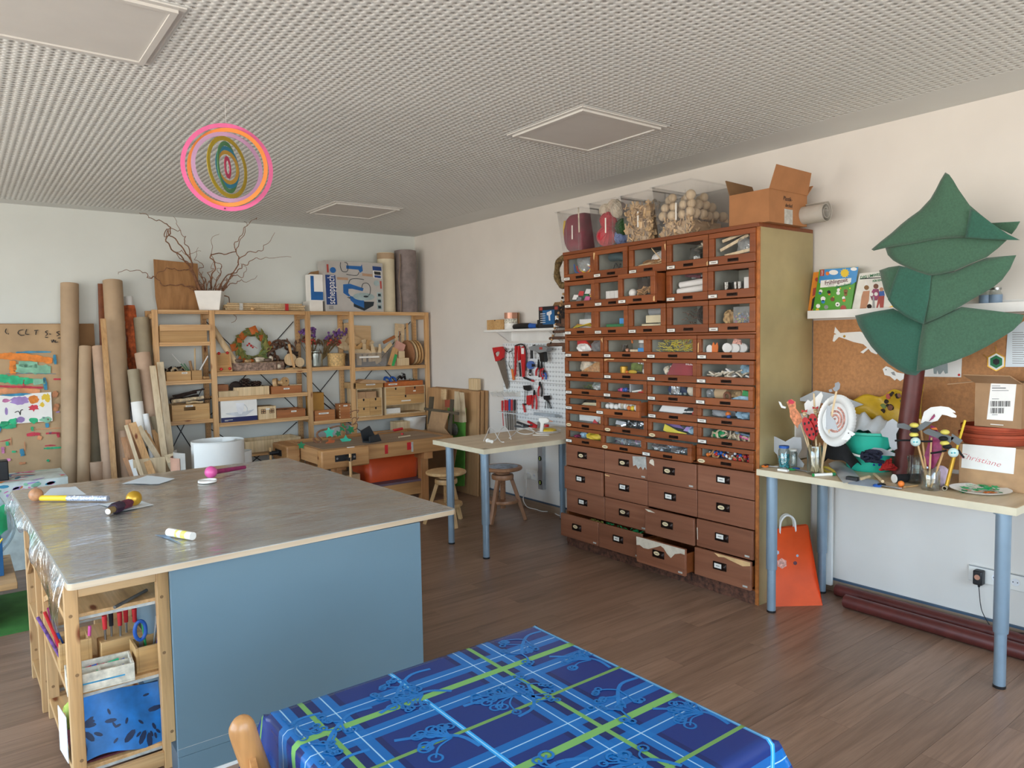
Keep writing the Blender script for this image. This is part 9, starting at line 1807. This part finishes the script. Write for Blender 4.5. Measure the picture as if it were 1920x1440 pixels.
k=U(2,4); bxd(k,'clear box of coloured beads','box','bead_box',.42,.98,0,.78,'baggie',.02,.1); 
for m_,n_ in (('ink','black'),('yellow','yellow'),('blue','blue'),('pink','pink'),('white_foam','white')): hp(k,n_+' beads in the clear box','bead','beads',.46,.94,.55,m_,16,'bead',.008,.026,.07)
lump(k,'small bag of shells','bag','shell_bag',.12,.4,.6,'dried_slice',.05,9)
k=L_(0,0); panel_(k,'red and white printed bag','bag','printed_bag',[(.18,.05),(.55,.0),(.6,.35),(.42,.85),(.15,.8)],'tool_red',.03,.01); lump(k,'white plastic bag','bag','white_bag',.2,.6,.55,'white_foam',.022,2); lump(k,'grey felt bundle','felt','felt_bundle',.55,.98,.75,'grey_felt',.05,3); lump(k,'small purple bundle','felt','purple_bundle',.75,.98,.9,'flower_purple',.09,4)
k=L_(0,1); put(k,'small_cup','little clear cup with copper bits','cup',B().lathe([(0,0),(.02,0),(.024,.05),(.022,.05),(.018,.003),(0,.003)],16,inn(k,.32,.04,0)),'jar_glass'); balld(k,'copper ball','ball','copper_ball',.42,0,.014,'copper',.03); p=inn(k,.78,.06,0); put(k,'dark_jar','squat dark jar','jar',B().lathe([(0,0),(.03,0),(.033,.05),(.028,.06),(0,.06)],18,p),'grip_grey'); put(k,'white_disc','white cap on the squat jar','disc',B().lathe([(0,.061),(.033,.061),(.033,.08),(0,.08)],18,p),'white_plastic'); bxd(k,'light blue box','box','blue_box',.76,.98,0,.3,'book_sky',.01,.05); bxd(k,'small wooden block','block','wood_block',.54,.75,0,.2,'timber_pale',.012,.04); rod(k,'orange paper spill','paper','paper_spill',(.5,.05,.6),(.48,.05,.95),.006,'orange')
k=L_(0,2); hp(k,'heap of yellow paper straw','paper straw','paper_straw_heap',.1,.98,.95,'paper_yellow',170,'strip',.022,.01,.10); hp(k,'red paper straw behind the yellow','paper straw','red_straw_heap',.35,.95,1.0,'tool_red',60,'strip',.022,.08,.14)
k=L_(0,3)
for i,(u,v,s) in enumerate(((.08,.2,.075),(.42,.3,.1),(.55,.28,.1),(.68,.3,.1),(.9,.25,.1))): panel_(k,('leftmost','second','third','fourth','rightmost')[i]+' white foam oval','foam','foam_oval',[(u+s*cos(2*PI*q/12),v+.3*sin(2*PI*q/12)*.95) for q in range(12)],'white_foam',.03+.014*i,.012)
panel_(k,'orange felt fox','felt','felt_fox',[(.14,.0),(.26,.0),(.27,.4),(.25,.62),(.21,.45),(.17,.65),(.14,.45)],'fox_orange',.02,.006); panel_(k,'salmon foam piece','foam','foam_piece',[(.58,.55),(.76,.5),(.75,.75),(.62,.85)],'crayon_pink',.02,.01)
k=L_(1,0); lump(k,'folded cream cloth','cloth','cream_cloth',.1,.65,.9,'old_white',.08,5); panel_(k,'brown wrapping paper','paper','wrapping_paper',[(.25,.02),(.98,.02),(.98,.85),(.75,.8)],'cork',.03,.004)
k=L_(1,1); p=inn(k,.32,.03,0); put(k,'gold_jar','small golden jar','jar',B().lathe([(0,0),(.024,0),(.026,.045),(.02,.05),(0,.05)],18,p),'gold'); panel_(k,'leaf-green card','card','green_card',[(.4,.3),(.7,.15),(.72,.8),(.42,.75)],'leaf_green',.07,.004); put(k,'lemon','yellow felt lemon','lemon',B().sph(inn(k,.56,.03,.14),.02,12,8,(.8,1.9,.7)),'lemon'); balld(k,'small orange ball','ball','orange_ball',.42,0,.011,'orange',.025); panel_(k,'striped foil packet','packet','foil_packet',[(.68,.75),(.95,.62),(.98,.98),(.72,.99)],'foil',.05,.01); balld(k,'white tape roll','tape','tape_roll',.92,0,.02,'white_foam',.025)
k=L_(1,2); o=panel_(k,'dark red cloth folder','folder','red_folder',[(.33,.0),(.93,.0),(.99,.3),(.99,.95),(.50,.95)],'book_red',.02,.02); wq_=inn(k,.88,.0195-.0205,.84)-o.location; text('folder_text','victo',.030,'paper',o,frame((-.011,wq_.y,wq_.z),(0,-1,0),(0,0,1)),ext=.0003); lump(k,'small pale tissue','tissue','tissue',.22,.36,.6,'old_white',.05,6)
k=L_(1,3)
for i in range(22):
 u=ru(.06,.94); b=B().box(inn(k,u,ru(.015,.06),ru(.06,.12+.35*sin(PI*u))),(.03,.045,.008),Matrix.Rotation(ru(-.7,.7),3,'X')@Matrix.Rotation(ru(-.5,.5),3,'Z')); put(k,'white_tile','white wooden tile heaped','tile',b,'old_white' if i%3 else 'white_foam')['group']='white tiles in the last drawer of the fifth row'
lump(k,'bluish clear bag','bag','bluish_bag',.62,.98,.8,'bluebag',.09,7)
k=L_(2,0); hp(k,'dry green moss','moss','moss',.35,.7,.3,'leaf_green',40,'strip',.02); lump(k,'crumpled white net bag','bag','net_bag',.62,.98,.75,'baggie',.04,8); lump(k,'white lace in the net bag','lace','lace',.66,.95,.55,'white_foam',.05,9); panel_(k,'brown ribbed card','card','ribbed_card',[(.62,.5),(.95,.55),(.95,.98),(.65,.95)],'cardboard_dark',.1,.005); panel_(k,'pale brown card','card','pale_card',[(.42,.3),(.6,.3),(.6,.98),(.4,.95)],'cork',.12,.004)
k=L_(2,1); bxd(k,'upright grey divider','divider','drawer_divider',.545,.57,0,1,'cloud_light',.01,.15)
for i,(u,r,m_) in enumerate(((.2,.012,'magenta'),(.27,.014,'pink'),(.34,.014,'blue'),(.4,.016,'blue'),(.47,.014,'navy_bag'))): balld(k,('first','second','third','fourth','fifth')[i]+' coloured felt ball','ball','felt_ball',u,0,r,m_,.03)
rod(k,'white marker','marker','white_marker',(.6,.02,.1),(.85,.02,.3),.007,'white_plastic'); rod(k,'orange marker','marker','orange_marker',(.72,.03,.1),(.98,.03,.35),.007,'orange'); rod(k,'red marker','marker','red_marker',(.78,.02,.1),(.98,.015,.12),.007,'tool_red')
k=L_(2,2); lump(k,'navy and silver foil bag','bag','navy_bag',.25,.68,.95,'navy_bag',.06,2); panel_(k,'silver stripe of the foil bag','foil','foil_stripe',[(.4,.15),(.6,.15),(.62,.9),(.42,.9)],'foil',.014,.003); hp(k,'clear glass pebbles','pebble','glass_pebbles',.22,.7,.2,'leaf_grey',22,'bead',.008); balld(k,'large cream yarn ball','ball','yarn_ball',.86,0,.036,'wool_cream',.04)
k=L_(2,3); rod(k,'fat kraft paper roll','roll','kraft_roll',(.2,.06,.45),(.45,.06,.45),.038,'kraft'); put(k,'brown_ring','reddish brown ring','ring',B().torus(inn(k,.49,.02,.26),.02,.008,18,6,ax=(1,0,0)),'print_brown'); panel_(k,'light blue plastic sheet','plastic','blue_sheet',[(.55,.02),(.98,.05),(.98,.35),(.75,.35)],'bluebag',.02,.004); panel_(k,'green patterned card','card','green_card',[(.78,.4),(.98,.3),(.95,.75),(.8,.85)],'green',.03,.004); lump(k,'brown net bundle','net','net_bundle',.45,.8,.8,'dried_slice',.09,3); lump(k,'clear bag at the left','bag','clear_bag',.03,.2,.85,'baggie',.05,4)
k=L_(3,0); lump(k,'crumpled black cloth','cloth','black_cloth',.12,.95,.75,'black_cloth',.09,5); panel_(k,'cream felt sheet','felt','cream_felt',[(.25,.02),(.98,.02),(.98,.5),(.6,.45),(.35,.38)],'cream_card',.03,.006)
k=L_(3,1)
for i,(u,v,r,m_,n_) in enumerate(((.08,0,.018,'white_foam','first white'),(.2,0,.02,'white_foam','second white'),(.15,.036,.017,'cloud_light','grey'),(.32,.0,.018,'white_foam','third white'),(.9,0,.022,'white_foam','large white'),(.68,0,.016,'orange','orange'),(.78,0,.017,'yellow','yellow'))): balld(k,n_+' foam ball','ball','foam_ball',u,v,r,m_,.03)
for i in range(6): rod(k,('first','second','third','fourth','fifth','sixth')[i]+' white wooden spool','spool','wooden_spool',(.38+.07*i,.05,.55-.03*i),(.44+.07*i,.05,.52-.03*i),.024-.001*i,'old_white' if i%2 else 'white_foam')
k=L_(3,2); panel_(k,'large white card','card','white_card',[(.05,.1),(.62,.0),(.78,.9),(.15,.95)],'white_foam',.03,.004); lump(k,'black felt pieces','felt','black_felt',.62,.98,.7,'felt_black',.06,6); panel_(k,'red felt scrap','felt','red_felt',[(.88,.02),(.98,.02),(.98,.4),(.9,.4)],'tool_red',.018,.004); rod(k,'white paper rod','paper','paper_rod',(.68,.02,.3),(.95,.02,.38),.005,'white_foam')
k=L_(3,3); lump(k,'blue-grey plastic bag at the left','bag','plastic_bag',.02,.55,.85,'cloud_grey',.07,7); lump(k,'light blue plastic bag at the right','bag','plastic_bag',.6,.98,.85,'bluebag',.05,8); balld(k,'orange foil sweet','sweet','foil_sweet',.48,.01,.016,'orange',.02); balld(k,'blue foil sweet','sweet','foil_sweet',.5,.0,.012,'blue',.015)
k=L_(4,0); panel_(k,'large white sheet','paper','white_sheet',[(.02,.05),(.98,.05),(.98,.98),(.02,.98)],'white_foam',.08,.003); panel_(k,'red felt triangle','felt','red_triangle',[(.6,.02),(.78,.02),(.66,.5)],'tool_red',.03,.004); balld(k,'cream bead','bead','cream_bead',.85,0,.014,'cream_card',.03)
k=L_(4,1); hp(k,'silver and blue foil strips','foil','foil_strips',.3,.98,.8,'foil',26,'chip',.055,.02,.09); panel_(k,'pale printed packet','packet','pale_packet',[(.12,.25),(.4,.15),(.42,.6),(.15,.7)],'cloud_light',.02,.006); bxd(k,'small tan block','block','tan_block',.15,.33,0,.14,'cardboard',.012,.05)
k=L_(4,2); panel_(k,'yellow paper','paper','yellow_paper',[(.18,.15),(.22,.85),(.55,.25),(.75,.12),(.75,.0),(.3,.0)],'paper_yellow',.02,.003); panel_(k,'purple paper','paper','purple_paper',[(.1,.9),(.5,.85),(.62,.45),(.35,.55)],'purple',.05,.003); panel_(k,'lilac paper at the right','paper','lilac_paper',[(.62,.3),(.98,.1),(.98,.7),(.7,.75)],'paint_lilac',.04,.003); panel_(k,'black paper','paper','black_paper',[(.4,.7),(.75,.5),(.75,.9),(.45,.95)],'felt_black',.08,.003); lump(k,'blue netting','net','blue_net',.75,.98,.8,'bluebag',.06,9)
k=L_(4,3); hp(k,'pale wooden lolly sticks and rings','stick','lolly_sticks',.05,.95,.45,'timber_pale',26,'ring',.026,.015,.08); lump(k,'green netting','net','green_net',.1,.38,.65,'leaf_bright',.05,2,.004); rod(k,'magenta pencil','pencil','magenta_pencil',(.7,.02,.45),(.9,.02,.25),.007,'pink'); rod(k,'blue pencil','pencil','blue_pencil',(.6,.03,.7),(.9,.03,.55),.006,'strip_blue'); bxd(k,'small pale wooden block','block','pale_block',.9,.98,0,.4,'timber_pale',.012,.03)
k=L_(5,0); lump(k,'bright yellow cloth','cloth','yellow_cloth',.4,.97,.85,'yellow',.04,3); lump(k,'blue cloth','cloth','blue_cloth',.15,.45,.85,'bluebag',.06,4); lump(k,'magenta cloth','cloth','magenta_cloth',.08,.25,.4,'magenta',.035,5); lump(k,'dark grey cloth','cloth','grey_cloth',.35,.6,.9,'grey_felt',.1,6)
k=L_(5,1); lump(k,'large clear bag of trinkets','bag','trinket_bag',.05,.98,.95,'baggie',.05,7); 
for m_,n_ in (('paint_pink','pink'),('bluebag','pale blue'),('ink','black'),('foil','silver')): hp(k,n_+' trinkets in the clear bag','trinket','trinkets',.15,.95,.65,m_,14,'bead',.010,.02,.08)
k=L_(5,2); lump(k,'crumpled silver foil','foil','silver_foil',.03,.6,.95,'foil',.04,8,.013); lump(k,'second crumpled silver foil','foil','silver_foil',.5,.98,.8,'foil',.045,9,.013)
k=L_(5,3)
for m_,n_,q,s in (('cork','wooden rings','ring',.022),('print_brown','brown wooden beads','bead',.014),('tool_red','red wooden beads','bead',.012),('white_foam','white wooden beads','bead',.013),('orange','orange wooden beads','bead',.012),('blue','blue wooden beads','bead',.013)): hp(k,n_,'beads','wooden_rings' if q=='ring' else 'wooden_beads',.04,.97,.75,m_,22 if q!='ring' else 14,q,s,.012,.09)
# green paper grass peeping out of the open bottom drawers
for key,a_,b_,l in ((('s',3,1),-.16,.17,'bright green paper grass peeping out of the bottom drawer'),(('s',3,0),-.18,-.06,'pale green raffia peeping out of the leftmost bottom drawer')):
 x,y,z,w,h,_,_=DR[key]; b=B()
 for i in range(150): p=V3((CABX+x+ru(.012,.055),CABY+y+ru(a_,b_),z+h/2-.03+ru(-.03,.022))); q=p+V3((ru(-.008,.008),ru(-.035,.035),ru(-.012,.012))); b.tube([p,(p+q)/2+V3((0,0,.006)),q],.0018,4)
 solo('paper_grass',b,'leaf_bright' if a_<-.1 and b_>0 else 'leaf_olive',l,'paper grass')['kind']='stuff'
